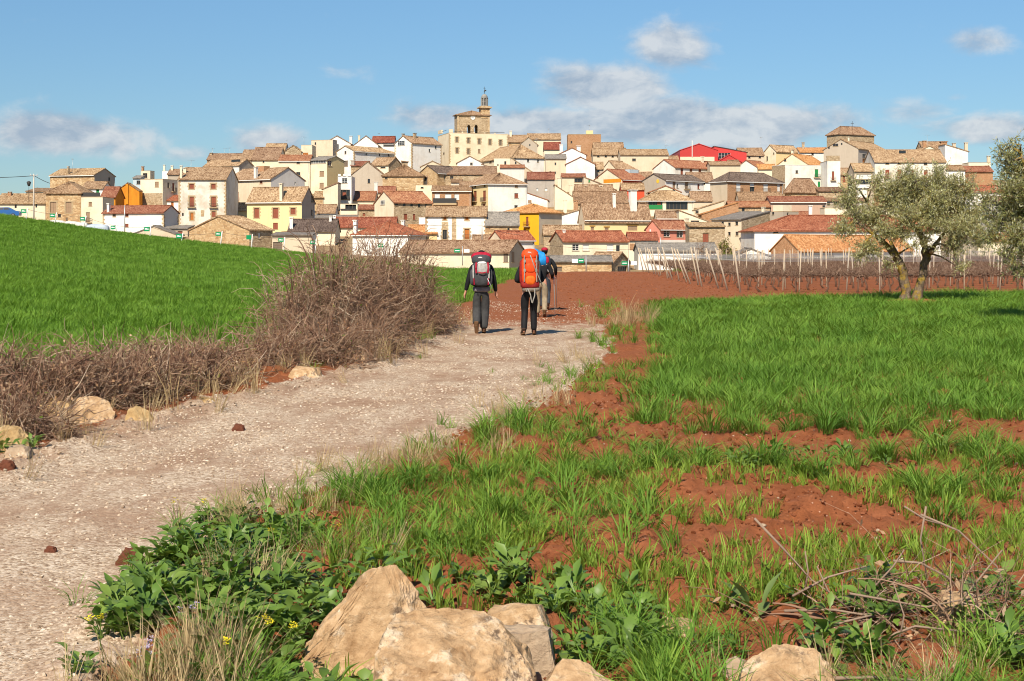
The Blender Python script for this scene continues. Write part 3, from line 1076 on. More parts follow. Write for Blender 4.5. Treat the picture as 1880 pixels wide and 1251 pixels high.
        panel_box(eb, org, a2, n3, min(us), max(us), zat(Y(y1), tm) - zb, zat(Y(y0), tm) - zb, dout, din)
        mm = {'iron': M_IRON, 'glass': WIN['d'], 'whitep': M_WHITE, 'trim': M_STONE_TRIM, 'green': WIN['g'], 'wood': WIN['r'], 'quoin': M_QUOIN}.get(mt) or WALL.get(mt) or TILE.get(mt)
        eb.build(nm, mm, root)
    return root

# ------------------------------------------------------------------ village: the houses (columns and rows read off the photograph)
h = house
# --- left end
h('long low cream house at the left edge with tan tiled roof', 1, -60, -60, 436, 487, 662, 0, 'b', 402, 'cream', 'tan', 'B d 140,500,160,535; B d 340,495,356,530', '95,378,440,34,brick', L=11)
h('low house with a railed roof terrace behind the long cream house', 1, 250, 250, 530, 374, 470, 0, 'sb', 345, 'cream', 'tan', 'B d 300,392,420,440', dD=8, extras='railing,B,iron,262,428,420,455,0.4,0.45')  # wide dark pane stands for the shade inside an open loggia
h('tall ochre stone house with boarded windows above the green field', 1, 440, 440, 776, 385, 690, 0, 'h', 290, 'ochre', 'tan', 'B ts 482,475,540,578; B ts 630,475,686,580; B d 555,592,584,620; B y 630,625,650,680', L=12)
h('narrow cream house with flat terrace between ochre and white houses', 1, 778, 778, 984, 430, 690, 0, 'f', 430, 'cream', 'tan', 'B t 850,475,882,513; B tb 825,575,862,668', extras='railing,B,iron,785,385,962,425,0.0,0.05')
h('whitewashed attic house with a green door above the terrace', 1, 785, 785, 985, 345, 430, 0, 'b', 284, 'white', 'tan', 'B g 922,355,950,425', dD=9)
h('big brown stone house on the skyline with side gable greyed for shade', 1, 480, 905, 1102, 215, 332, 72, 'a', 156, 'ochre', 'tan', 'B d 1040,240,1056,275', '655,135,200,22,stone', wallB='greybeige', gut=True, ant='652,60')  # side gable's grey is shade put into its wall colour
h('gable wall sprayed with bright orange foam', 1, 1108, 1108, 1336, 372, 520, 0, 'a', 296, 'orange', 'brown', L=3, over=0.05, extras='buttress,B,orange,1205,305,1228,520,0.25,-0.1')
h('low orange lean-to beside the orange foam gable', 1, 968, 968, 1106, 425, 566, 0, 'b', 335, 'orange', 'redbrown', L=8)
h('cream house with roof terrace and balconied shaded side', 1, 1347, 1560, 1702, 258, 512, 70, 'f', 258, 'cream', 'tan', 'A t 1485,282,1522,332; A d 1480,403,1520,430; B y 1605,290,1625,340; B rb 1652,295,1674,372', extras='stone_base,A,stone,1347,392,1556,512,0.06,-0.1')
h('small cream rooftop room on the terrace house', 1, 1350, 1440, 1446, 178, 256, 80, 'f', 178, 'cream', 'tan', 'A d 1370,200,1412,246', '1364,135,178,26,brick', dD=3, L=3, deep=1)
h('white stair tower with parapet on the terrace house', 1, 1556, 1556, 1692, 180, 262, 0, 'f', 180, 'white', 'tan', '', '1540,120,200,20;1650,128,180,24', dD=6, L=3, deep=2)
h('pale blue sheet metal lean-to beside the terrace house', 1, 1275, 1275, 1350, 246, 352, 0, 'sb', 225, 'metalblue', 'grey', 'B d 1310,270,1348,305', dD=6, L=4)
h('white barn with red-brown roof and stone corners behind the field', 1, 986, 1570, 1712, 575, 748, 72, 'a', 513, 'white', 'redbrown', 'A y 1078,592,1110,617; A r 1200,590,1232,618; A r 1200,685,1232,715', '1042,488,530,32,white', wallB='pale', quoin=True, cat='barn')  # right end painted grey-white to carry its shade
h('small white hut with red roof and orange door', 1, 1566, 1566, 1712, 458, 522, 0, 'b', 415, 'white', 'red', 'B o 1640,478,1665,520', dD=4, L=5)
h('low tan shed with grey gable roof at the field edge', 1, 1258, 1258, 1690, 788, 822, 0, 'a', 706, 'beige', 'grey', '', dD=6, L=6, cat='shed')
h('flat grey-roofed tan shed beside the white barn', 1, 1570, 1570, 1800, 728, 822, 0, 'sb', 704, 'beige', 'grey', 'B r 1702,755,1750,800', dD=14, L=6, cat='shed')
# --- left of centre
h('white mansion with red shutters, stone window surrounds and coat of arms', 2, 145, 145, 600, 517, 950, 0, 'b', 412, 'dirtywhite', 'tan',
  'B rs 248,562,292,610; B rs 458,562,500,610; B rsb 250,685,292,782; B rsb 458,685,503,785; B os 258,838,288,910; B rs 462,825,500,880; B d 178,842,194,870', '205,408,480,32,cream;83,388,440,24,cream',
  quoin=True, L=14, ant='265,330', extras='coat_of_arms,B,quoin,358,812,388,872,0.08,-0.05')
h('beige house with gable end greyed for shade beside the white mansion', 2, 600, 1030, 1352, 513, 880, 55, 'a', 408, 'beige', 'tan',
  'A r 683,528,706,566; A r 922,520,948,560; A rb 682,640,720,732; B d 1256,545,1268,572', '885,400,470,36,white', wallB='pale', gut=True, extras='dormer,A,brick,890,392,962,445,-4,-6')  # gable end gets a pale grey wall colour for its shade
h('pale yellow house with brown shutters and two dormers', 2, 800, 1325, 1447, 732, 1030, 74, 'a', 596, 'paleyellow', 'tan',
  'A rs 870,795,915,888; A rs 1050,795,1098,890; A rs 1218,795,1265,855; A r 1050,935,1096,995; B d 1415,680,1437,740; B y 1412,810,1428,866', '1130,558,650,38,cream;1362,590,655,32,cream', wallB='greybeige', gut=True,  # grey-beige of the right side paints in the shade there
  extras='dormer,A,paleyellow,948,668,1094,712,-1.6,-4;dormer_window,A,wood,955,676,998,700,-1.55,-1.7;dormer,A,paleyellow,1108,668,1300,712,-1.6,-4;dormer_window,A,wood,1142,676,1188,700,-1.55,-1.7')
h('small yellow annex with sloping tiles left of the yellow house', 2, 585, 585, 802, 815, 885, 0, 'b', 748, 'paleyellow', 'tan', 'B d 640,822,690,872', L=6)
h('ruined ochre stone barn with tiled gable roof at the field edge', 2, 246, 822, 1046, 1000, 1212, 50, 'b', 872, 'ochre', 'tan', 'B w 908,1030,930,1085', wallB='stone', cat='barn', dD=-6)
h('low whitewashed shed with a grey gate beside the ruined barn', 2, 1042, 1042, 1425, 1052, 1228, 0, 'sb', 1030, 'dirtywhite', 'grey', 'B y 1050,1120,1136,1222', dD=-4, L=5, cat='shed', wallB='beige')
h('cream house with a dark brown roof and a white chimney', 2, 1195, 1195, 1645, 1012, 1080, 0, 'b', 905, 'cream', 'dark', 'B w 1360,1022,1480,1066', '1225,884,990,36,white;1600,868,930,26,white', L=8)
h('upper cream house with red-brown roof', 2, 1102, 1102, 1402, 340, 600, 0, 'b', 290, 'cream', 'redbrown', 'B d 1275,348,1305,370; B d 1272,450,1310,480', gut=True)
h('cream house with a glazed top-floor gallery', 2, 1402, 1566, 1732, 332, 610, 62, 'a', 300, 'cream', 'grey', 'A k 1412,336,1556,368; A t 1495,440,1538,490; A t 1495,553,1535,605; B k 1572,340,1612,390', wallB='paleyellow')
h('cream side house with a sloping verge left of the white turret', 2, 1528, 1528, 1670, 612, 800, 0, 'sl', 552, 'cream', 'tan', '', L=6)
h('narrow white house with battlement parapet and a loggia', 2, 1670, 1670, 1800, 492, 760, 0, 'f', 492, 'white', 'white', 'B k 1710,508,1760,556; B d 1682,618,1786,712', L=8,  # large dark pane paints the shade of the loggia
  extras='parapet,B,white,1672,468,1698,492,0.05,-0.2;parapet,B,white,1720,468,1746,492,0.05,-0.2;parapet,B,white,1768,468,1794,492,0.05,-0.2;red_door,B,wood,1716,645,1748,712,-0.05,-0.12;railing,B,iron,1684,680,1784,712,0.3,0.34')
h('tall grey-beige blank gable with one small window', 3, 440, 440, 758, 478, 655, 0, 'a', 352, 'greybeige', 'tan', 'B k 600,515,622,556', L=11, over=0.1, dD=4)
h('old ochre house with a turret chimney on the left skyline', 2, 418, 418, 722, 330, 400, 0, 'b', 276, 'ochre', 'tan', '', '457,265,340,24,stone', dD=10, ant='470,222;588,222;630,215')
h('long white attic wall with one window under tan tiles', 2, 386, 726, 866, 384, 440, 64, 'a', 328, 'white', 'tan', 'A d 470,400,494,428', wallB='grey', extras='solar_panel,A,glass,650,330,735,356,-2,-2.1')  # right end wall coloured grey to look shaded
h('long tan roof climbing the left skyline', 2, 735, 735, 842, 330, 410, 0, 'b', 240, 'beige', 'tan', '', L=14, ant='845,245')
h('cream house under a broad tan roof below the skyline', 2, 846, 846, 1106, 330, 410, 0, 'b', 216, 'cream', 'tan', 'B d 950,340,966,360', L=14)
h('skyline house with an open white loggia', 2, 970, 970, 1160, 240, 300, 0, 'b', 180, 'white', 'tan', 'B d 1010,246,1110,275', dD=8, ant='1250,140')  # dark sheet in the opening stands in for the loggia's shade
h('stone gable house right of the white loggia', 2, 1162, 1162, 1320, 250, 320, 0, 'a', 196, 'stone', 'tan', dD=4)
h('low white cube house on the skyline', 2, 1320, 1320, 1424, 192, 300, 0, 'f', 192, 'cream', 'tan', 'B o 1335,265,1385,290', ant='1335,110')
h('tan cube house with side greyed for shade on the skyline', 2, 1416, 1622, 1662, 142, 262, 72, 'f', 142, 'beige', 'tan', 'A d 1448,165,1462,188', wallB='grey', dD=4)  # shade of the side wall is put into its grey colour
h('white gabled house crowning the left hill', 2, 1530, 1530, 1792, 178, 260, 0, 'a', 104, 'white', 'tan', '', '1795,104,190,30,white', dD=8)
h('long white house with stone corner and row of small attic windows', 3, 300, 470, 1022, 246, 392, 48, 'b', 200, 'white', 'tan', 'A d 380,248,396,276; A y 372,340,410,396; B d 580,266,592,284; B d 708,272,720,296; B d 796,278,808,300', quoin=True, gut=True)
h('large white house with tan roof, slit windows and tall chimneys', 3, 858, 1022, 1306, 168, 390, 45, 'b', 104, 'white', 'tan', 'A k 890,150,955,196; B d 1185,228,1200,258; B d 1245,200,1260,226', '940,82,125,26,stone;1050,76,140,30,stone', quoin=True)
h('white terrace block left of the large white house', 3, 745, 745, 1004, 206, 310, 0, 'f', 206, 'white', 'white', 'B d 960,210,1000,262', dD=-4, extras='railing,B,iron,750,186,852,206,0.0,0.05')
h('white gabled house with a red roof and thin chimneys', 3, 466, 466, 700, 192, 270, 0, 'a', 104, 'white', 'tan', '', '518,98,165,22,cream;605,165,215,20,cream', dD=6)
h('white house with red tile roof below the church terrace', 3, 640, 640, 852, 165, 250, 0, 'b', 110, 'white', 'red', '', dD=10, ant='708,75')
h('small stone house with red roof behind the grey gable', 3, 440, 440, 602, 388, 440, 0, 'b', 350, 'stone', 'redbrown', '', '388,338,430,38,grey', dD=4)
h('cream stone house with an orange patched roof', 3, 622, 800, 932, 378, 460, 60, 'a', 310, 'cream', 'tan', 'A d 722,400,770,412', wallB='stone', dD=4)
h('rough stone house end beside the orange patched roof', 3, 922, 922, 1024, 350, 420, 0, 'sb', 330, 'stone', 'brown', dD=8, L=5)
h('ochre stone house with a red-tinged hipped roof', 3, 742, 742, 1132, 482, 650, 0, 'h', 383, 'ochre', 'brown', 'B r 758,590,790,636; B d 765,498,790,516', L=12)
h('ochre house with a dark roof and open loggia', 3, 1086, 1266, 1478, 458, 570, 45, 'b', 388, 'ochre', 'dark', 'B d 1330,482,1440,532', gut=True)  # shade of the open loggia drawn as a dark glass sheet
h('small brown gabled house beneath the church wall', 3, 1112, 1112, 1330, 396, 450, 0, 'a', 345, 'beige', 'tan', dD=8)
h('broad tan roof house below the church', 3, 1300, 1300, 1830, 470, 560, 0, 'b', 400, 'stone', 'tan', 'B d 1390,490,1420,520', L=16)
h('yellow and white corner house under a hipped tan roof', 5, 130, 397, 770, 245, 522, 22, 'h', 158, 'paleyellow', 'tan',
  'A d 178,272,192,290; A d 265,265,282,286; A d 355,258,372,279; A rb 258,318,287,415; A rb 345,315,375,415; A r 345,440,370,520; B t 655,258,683,285; B r 650,340,687,385; B d 650,455,682,486', wallB='white', gut=True)
h('plain cream house with a flat roof left of the brick loggia', 3, 1060, 1060, 1242, 575, 765, 0, 'f', 575, 'cream', 'tan', 'B d 1108,592,1134,606', L=6)
h('beige house with a shallow tan roof below the dark roof', 3, 938, 938, 1155, 532, 630, 0, 'sb', 490, 'beige', 'tan', '', L=8)
h('brick house with white blinds behind a long balcony', 3, 1215, 1215, 1592, 628, 800, 0, 'b', 585, 'brick', 'brown', 'B w 1240,655,1290,740; B w 1340,660,1400,740; B w 1430,660,1475,716', L=7, gut=True,
  extras='balcony_slab,B,trim,1225,745,1450,765,0.9,0.0;railing,B,iron,1225,700,1450,745,0.88,0.92')
h('stone house with cream attic and red-brown roof in the middle', 3, 665, 850, 1216, 738, 960, 30, 'b', 634, 'cream', 'redbrown',
  'A k 725,720,765,762; B k 862,748,888,772; B k 938,750,962,776; B k 1008,752,1032,780; B k 1080,755,1104,784; B k 1150,758,1174,788; B r 948,850,980,906; B r 1033,850,1056,908', wallB='stone', L=10)
h('low cream wing with red-brown roof left of the stone house', 3, 430, 430, 664, 718, 770, 0, 'b', 638, 'cream', 'redbrown', '', '820,545,650,36,white', dD=6, L=10)
h('cream gallery house with a strip of dark windows', 3, 338, 338, 502, 756, 860, 0, 'f', 756, 'cream', 'tan', 'B d 385,762,490,802', dD=4, L=5, extras='railing,B,iron,340,800,490,812,0.2,0.25')
h('stone house with two brown shutters under a red tile strip', 3, 512, 512, 852, 803, 905, 0, 'b', 768, 'stone', 'redbrown', 'B r 552,843,576,872; B r 785,842,826,890', L=6)
h('long red-roofed house behind the brambles', 3, 258, 258, 862, 974, 1015, 0, 'b', 886, 'cream', 'red', '', '245,864,940,28,white', L=9)
h('white house with a big red hipped roof and two white chimneys', 3, 455, 985, 1162, 1046, 1155, 75, 'h', 924, 'white', 'red', 'A w 690,1085,730,1130', '462,908,1005,46,white;940,908,1010,42,white', wallB='pale', gut=True)  # right side of the white walls coloured greyer for shade
h('small yellow house with orange roof beside the red hipped roof', 3, 985, 985, 1262, 1032, 1115, 0, 'b', 960, 'paleyellow', 'orange', '', L=6, dD=2)
h('white house with exposed stone bands and wooden balcony doors', 3, 1152, 1152, 1736, 868, 1105, 0, 'b', 784, 'white', 'tan', 'B os 1325,876,1352,908; B os 1535,878,1565,910; B dsb 1318,1003,1358,1092; B osb 1528,995,1572,1090', quoin=True,
  extras='stone_band,B,quoin,1308,925,1372,992,0.03,-0.1;stone_band,B,quoin,1405,880,1448,1105,0.03,-0.1')
h('white gabled annex left of the stone-banded house', 3, 1090, 1090, 1160, 888, 1010, 0, 'f', 888, 'white', 'white', '', L=6, dD=3)
h('ochre annex with plain grey roof beside the yellow corner house', 5, 372, 372, 692, 642, 800, 0, 'b', 525, 'ochre', 'grey', 'B d 583,675,602,702', L=8)
h('long old barn with mossy tile rows right behind the bramble hedge', 5, -450, 600, 752, 905, 1012, 72, 'a', 796, 'cream', 'tan', 'A y 545,905,590,1000; B t 622,900,648,1000', wallB='beige', cat='barn', L=9)
h('white house with red tile roof and beige gable behind the old barn', 5, 405, 530, 842, 786, 870, 35, 'b', 704, 'beige', 'red', wallB='white', gut=True)
h('bright mustard yellow house with orange hipped roof', 5, 535, 885, 1105, 520, 765, 55, 'h', 448, 'mustard', 'orange', 'A rb 760,565,784,655; A y 738,688,760,712', '855,448,490,32,mustard', wallB='beige')
h('white sloping wall beside the mustard house', 5, 920, 920, 1268, 606, 660, 0, 'sl', 500, 'white', 'tan', '', '1135,405,520,36,cream;1238,408,480,48,brick', L=5)
h('low stone shed with mossy tiles below the white sloping wall', 5, 930, 930, 1296, 730, 790, 0, 'b', 652, 'stone', 'tan', '', L=6)
h('wide pale yellow house with ochre lintels and thick white chimney', 6, 12, 68, 702, 956, 1090, 16, 'b', 797, 'beige', 'tan', 'B tl 128,1024,160,1062; B tl 262,1032,300,1078; B tl 482,1014,575,1062', '352,705,865,30,white;530,672,870,76,white', wallB='paleyellow', gut=True)
h('long cream house with red roof and white shutters behind the walkers', 5, 990, 1118, 1742, 800, 965, 12, 'b', 706, 'stone', 'red', 'B k 1205,828,1268,890; B w 1305,828,1365,890; B w 1535,828,1600,895; B k 1625,838,1660,895', '1125,688,760,20,white', wallB='cream')
h('red-roofed brick and cream annex continuing the cream house', 6, 492, 492, 772, 1147, 1255, 0, 'b', 1084, 'cream', 'red', '', L=7, extras='brick_panel,B,brick,500,1185,660,1250,0.03,-0.1')
h('low ochre shed with grey roof beyond the red soil', 5, 985, 985, 1582, 992, 1105, 0, 'b', 945, 'ochre', 'grey', 'B y 1015,1045,1105,1090', L=6, cat='shed')
h('crumbling shed with old tan tiles beyond the red soil', 5, 1350, 1590, 1762, 1012, 1108, 60, 'a', 912, 'ochre', 'tan', 'B d 1640,1040,1730,1100', L=6, cat='shed', wallB='stone', dD=4)
# --- below and right of the church
h('tan roofed house touching the church terrace', 4, 962, 962, 1180, 692, 750, 0, 'b', 618, 'ochre', 'tan', '', '985,565,640,30,cream', dD=6)
h('small grey gable with antenna right of the church', 4, 1088, 1088, 1292, 722, 800, 0, 'a', 640, 'greybeige', 'tan', 'B d 1198,718,1212,742', dD=4, ant='1290,660;1338,650')
h('house with a broad orange-tan hipped roof below the church', 4, 610, 1000, 1368, 866, 1010, 25, 'h', 744, 'cream', 'tan', 'A d 740,905,766,936; B d 1030,875,1046,894; B d 1175,890,1196,924; B d 1290,896,1309,930', wallB='white')
h('small cream house with a flat top below the church', 4, 795, 795, 978, 882, 1010, 0, 'f', 882, 'cream', 'tan', 'B d 832,948,846,970; B d 912,915,936,956', dD=-12, L=6)
h('ochre gable sloping down to the right below the church', 4, 982, 982, 1242, 1045, 1070, 0, 'sr', 868, 'beige', 'tan', 'B d 1034,920,1052,950', dD=-4, L=8)
h('white small gable left of the flat cream house', 4, 372, 372, 660, 935, 1010, 0, 'a', 858, 'white', 'tan', 'B d 520,930,548,960', dD=-2)
h('white gabled house edge with tiny window under the church', 4, 652, 652, 800, 1000, 1030, 0, 'sr', 950, 'white', 'tan', '', dD=-4, L=6)
h('grey rendered house with a thin dark roof edge', 4, 866, 866, 1142, 988, 1142, 0, 'b', 962, 'pale', 'redbrown', '', L=6)
h('grey cement house with red-brown roof and two white vents', 5, 775, 775, 1035, 202, 445, 0, 'b', 142, 'grey', 'redbrown', 'B w 860,292,878,320; B w 940,292,966,322', L=9)
h('beige wall sloping down beside the grey cement house', 5, 1036, 1036, 1312, 440, 470, 0, 'sr', 258, 'cream', 'tan', '', '1080,192,290,40,cream;1190,262,375,34,cream', L=7)
h('white wing stepping down beside the yellow and white house', 5, 770, 770, 968, 405, 460, 0, 'sr', 335, 'white', 'redbrown', 'B t 780,405,814,432', L=6, dD=3)
h('beige house with a dark loggia under a striped awning', 5, 1105, 1105, 1332, 182, 265, 0, 'b', 156, 'beige', 'redbrown', 'B d 1225,198,1320,236', L=6)  # dark pane put in for the shade under the awning
h('beige house with grey roof edge right of the hipped roof', 4, 1386, 1386, 1622, 884, 1075, 0, 'b', 842, 'beige', 'grey', 'B d 1490,930,1508,962; B d 1432,1030,1450,1052; B d 1482,1034,1504,1060', L=8)
h('upper white gabled house with thick white chimney', 4, 1524, 1524, 1852, 842, 930, 0, 'a', 764, 'white', 'redbrown', '', '1765,738,850,52,white;1564,722,780,40,white', dD=4)
h('lower white gabled house in bright sun', 5, 1146, 1146, 1422, 62, 168, 0, 'a', -6, 'white', 'redbrown', '', '1382,122,165,32,cream', L=8)
h('red tiled roof between the church and the brick house', 4, 1370, 1370, 1560, 776, 820, 0, 'b', 700, 'cream', 'red', dD=6)
h('cream house under long tan roofs right of the church', 4, 1180, 1180, 1560, 660, 740, 0, 'b', 602, 'cream', 'tan', '', dD=14, ant='1420,540')
h('orange brick house with a small yellow hip on the crest', 6, -90, -90, 226, 142, 260, 0, 'f', 142, 'brick', 'tan', 'B d -64,205,-50,225', dD=6, extras='rooftop_lantern,B,paleyellow,84,104,150,138,-2,-4', ant='115,50')
h('tan roofed house stepping down right of the brick house', 6, 160, 160, 445, 282, 340, 0, 'b', 222, 'cream', 'tan', '', '475,238,285,18,brick', dD=10)
h('tan house with long eaves below the crest', 6, 150, 150, 470, 334, 392, 0, 'b', 276, 'beige', 'tan', 'B d 190,338,212,360; B d 262,340,282,360; B d 328,342,348,362', dD=4)
h('beige house with low tan roof on the right slope', 6, 412, 412, 872, 336, 456, 0, 'b', 288, 'beige', 'tan', 'B d 525,372,560,396', '635,375,470,22,white', L=11, ant='852,245;905,190')
h('cream gabled house with a broad tan roof', 6, 240, 370, 622, 470, 510, 40, 'b', 394, 'cream', 'tan', '', dD=6)
h('house with orange and red walls under a tan-red roof', 6, 150, 430, 682, 572, 622, 40, 'b', 476, 'cream', 'redbrown', 'A d 180,545,200,562', wallB='red', gut=True, extras='orange_panel,A,orange,250,568,420,604,0.03,-0.1;water_tank,B,metalblue,500,478,585,512,-4,-6')
h('red walled house with tan roof below the orange wall', 6, 425, 425, 642, 666, 725, 0, 'b', 612, 'red', 'tan', '', '400,620,700,42,cream', L=7)
h('beige house with a bright green window', 6, 60, 60, 365, 672, 700, 0, 'sr', 548, 'beige', 'tan', 'B g 105,577,123,602', L=8)
h('white house with red-brown roof and four brown windows', 6, 728, 935, 1352, 456, 535, 35, 'b', 384, 'white', 'redbrown', 'B r 988,466,1013,532; B r 1075,470,1100,498; B r 1160,472,1186,501; B r 1250,480,1276,510', '1197,352,445,26,cream')
h('white house with a yellow sun emblem on its grey gable', 6, 622, 840, 1208, 577, 700, 40, 'b', 520, 'greybeige', 'dark', 'B t 912,588,940,660; B d 950,615,966,656; B tb 1030,592,1062,662; B r 1150,615,1171,664', wallB='white', gut=True)
h('small cream gabled house below the sun emblem', 6, 700, 700, 988, 692, 730, 0, 'a', 634, 'cream', 'redbrown', 'B k 912,658,934,684', L=8)
h('villa with open verandahs and a green glass balcony', 6, 600, 600, 1112, 772, 900, 0, 'h', 684, 'cream', 'tan', 'B d 655,776,815,858; B d 850,778,1056,860', gut=True, extras='green_balcony,B,green,655,816,816,860,0.05,0.0;brown_door,B,wood,762,778,800,815,-0.1,-0.18')  # both dark panes stand for shade inside the open verandahs
h('big orange brick house with a dark hipped roof', 7, 20, 185, 716, 586, 790, 30, 'h', 511, 'beige', 'dark', 'B wb 270,610,312,690; B w 400,610,445,640; B d 400,642,445,692; B wb 530,615,575,690; B w 662,620,690,700', wallB='brick', gut=True, L=12)
h('brown tiled roof house in front of the big brick house', 7, 300, 300, 722, 776, 830, 0, 'b', 696, 'beige', 'brown', 'B d 452,778,482,800; B d 560,780,600,800', L=7)
h('orange brick wall house stepping up the slope', 6, 1190, 1190, 1542, 905, 965, 0, 'sl', 790, 'brick', 'orange', '', '1255,870,970,26,cream', L=6)
h('stone and white house above the dark slab roof', 7, 205, 205, 592, 832, 905, 0, 'b', 786, 'stone', 'redbrown', 'B k 210,850,235,882; B d 325,845,350,882', L=7, extras='white_panel,B,white,236,826,286,885,0.03,-0.1;brick_panel,B,brick,445,812,585,832,0.03,-0.1')
h('tall rubble stone house under a dark slab roof', 7, 32, 320, 594, 952, 1165, 45, 'sl', 878, 'beige', 'grey', 'A d 130,975,150,1010; A d 190,985,215,1016; A d 260,975,286,1010; A d 125,1085,146,1116; A d 190,1075,215,1110; A d 262,1072,290,1110', '530,835,890,34,cream', wallB='stone')
h('grey-beige house with a cream end right of the slab roof', 7, 592, 715, 866, 880, 1015, 35, 'f', 880, 'greybeige', 'tan', 'A d 615,885,632,910; A d 620,978,640,1018; B d 755,890,772,915', extras='gable_block,B,cream,716,818,800,882,0.0,-3')
h('pinkish beige house with a long red-brown roof', 7, 600, 600, 1132, 786, 905, 0, 'b', 740, 'pinkbeige', 'redbrown', 'B d 1095,820,1120,840', gut=True, L=8)
h('low house with patched red tiles above the white hall', 7, 706, 706, 1004, 957, 1000, 0, 'b', 884, 'cream', 'redbrown', 'B d 765,960,822,986', '993,822,930,36,white;880,940,1000,44,cream', L=6)
h('large white hall with a bright red roof beside the vineyard', 7, 445, 445, 2230, 1062, 1262, 0, 'h', 920, 'white', 'red', 'B d 625,1066,672,1086; B d 1130,1098,1200,1122', cat='hall', name='hall', L=16, group=None, dD=4)
h('front house with a big bright orange roof beside the vineyard', 7, 600, 872, 1960, 1252, 1320, 30, 'b', 1108, 'brick', 'orange', 'B d 900,1262,1200,1300', wallB='pale', dD=-6, L=9)
h('ochre house with a hipped tan roof below the white terrace', 7, 735, 800, 1066, 674, 770, 20, 'h', 566, 'ochre', 'tan', 'B d 853,678,870,700; B d 967,682,984,706', wallB='ochre')
h('long stone retaining house left of the olive crown', 7, 1062, 1062, 1342, 684, 775, 0, 'sb', 648, 'stone', 'brown', '', L=6)
h('bright white house with green door and green balcony shutters', 7, 612, 737, 1142, 434, 655, 20, 'f', 434, 'stone', 'white', 'B d 838,485,862,515; B gb 1022,475,1056,550; B d 930,588,947,618; B d 985,585,1001,615; B g 1050,592,1076,648', wallB='white')
h('cream gabled attic with orange roof above the bright white house', 7, 652, 962, 1142, 430, 480, 52, 'b', 328, 'cream', 'orange', 'A d 728,370,749,401', '810,290,350,28,cream', dD=8)
h('white tower house with stone parapet and brown balcony door', 7, 1142, 1142, 1266, 396, 675, 0, 'f', 396, 'white', 'tan', 'B rb 1185,495,1208,578', extras='parapet,B,stone,1132,345,1260,396,0.0,-0.3')
h('beige house with tan roof and two small windows on the right crest', 7, 300, 300, 535, 340, 405, 0, 'b', 274, 'beige', 'tan', 'B d 385,350,405,371; B d 485,348,506,369', dD=8, ant='620,165')
h('cream house with gabled roof crowning the right crest', 7, 536, 650, 872, 302, 385, 30, 'b', 244, 'cream', 'tan', 'A d 556,352,572,394; A d 620,315,634,335', wallB='paleyellow', dD=6)
h('white house with orange-red roof left of the hermitage', 7, 880, 880, 1168, 312, 372, 0, 'b', 272, 'white', 'orange', 'B d 990,315,1011,341', '910,218,285,26,stone', dD=4)
h('small white gable with a red skylit roof', 7, 262, 470, 602, 456, 525, 50, 'b', 390, 'white', 'redbrown', '', dD=4)
h('cream house with a red canopy roof behind the brick house', 7, 482, 482, 652, 470, 520, 0, 'b', 430, 'cream', 'orange', '', dD=2, L=6)
h('low beige house below the red sports hall', 6, 1270, 1270, 1562, 432, 530, 0, 'b', 404, 'beige', 'tan', '', L=8)
h('white house under tan tiles between the sun emblem and brick house', 6, 1058, 1058, 1302, 592, 650, 0, 'b', 510, 'white', 'tan', 'B d 1200,598,1222,622', L=9, dD=4)
h('brown roofed stone house behind the thick white chimney', 6, -30, -30, 486, 800, 850, 0, 'b', 690, 'stone', 'brown', '', L=12)
h('low tan gabled house with pale chimneys', 6, -20, -20, 342, 692, 730, 0, 'b', 626, 'beige', 'tan', '', '80,632,700,32,cream;225,630,690,40,cream', L=7, dD=2)
h('salmon pink house with white framed windows', 6, 655, 790, 1078, 1046, 1155, 35, 'b', 964, 'pink', 'redbrown', 'B k 825,1058,886,1121; B k 950,1060,1012,1126; A w 692,1050,706,1075', '1050,942,1020,36,cream', gut=True, extras='white_base,B,white,792,1152,1070,1196,0.06,-0.1')
h('cream sloping gable behind the pink house', 6, 975, 975, 1292, 988, 1010, 0, 'sr', 868, 'cream', 'tan', 'B d 1085,965,1165,986', L=6, dD=2)
h('small tan roof left of the cream sloping gable', 6, 762, 762, 992, 942, 985, 0, 'b', 878, 'cream', 'tan', gut=True, L=6)
h('rubble stone building with a brown door beyond the vineyard', 6, 1072, 1072, 1412, 1022, 1245, 0, 'sb', 986, 'stone', 'tan', 'B r 1200,1088,1256,1180', L=6, gut=False)
h('long low white shed with a grey fibre-cement roof', 6, 585, 585, 1340, 1254, 1300, 0, 'b', 1186, 'white', 'grey', L=9, dD=-4, cat='shed')
h('small white gabled shed behind the vineyard posts', 0, 1345, 1345, 1412, 470, 484, 0, 'a', 457, 'white', 'grey', cat='shed', L=6, dD=-6)
h('beige terrace wall with a railing below the villa', 6, 1112, 1112, 1402, 868, 900, 0, 'sl', 775, 'beige', 'tan', 'B d 1130,868,1160,898', L=4)
# --- right end
h('dirty white house with a wide tan roof and brown balcony doors', 8, 592, 592, 1206, 362, 610, 0, 'b', 263, 'dirtywhite', 'tan', 'B d 685,370,716,386; B d 790,370,821,386; B d 905,372,930,386; B d 1015,374,1046,391; B rb 683,432,718,500; B rb 788,432,823,502; B r 900,434,930,502; B rb 1015,436,1049,503', L=12, extras='solar_panel,B,glass,802,266,860,290,-4,-4.1')
h('beige house with stacked white balconies', 8, 415, 415, 582, 442, 705, 0, 'b', 380, 'beige', 'tan', 'B w 430,472,562,512; B d 430,520,566,560; B d 500,610,530,640', L=7, extras='balcony_front,B,whitep,420,560,575,590,0.5,0.4;white_panel,B,white,440,590,525,692,0.05,-0.1')
h('small ochre house with a dark arched doorway', 8, 300, 300, 406, 472, 565, 0, 'b', 420, 'ochre', 'tan', 'B r 318,480,338,540; B d 366,490,400,552', L=6)
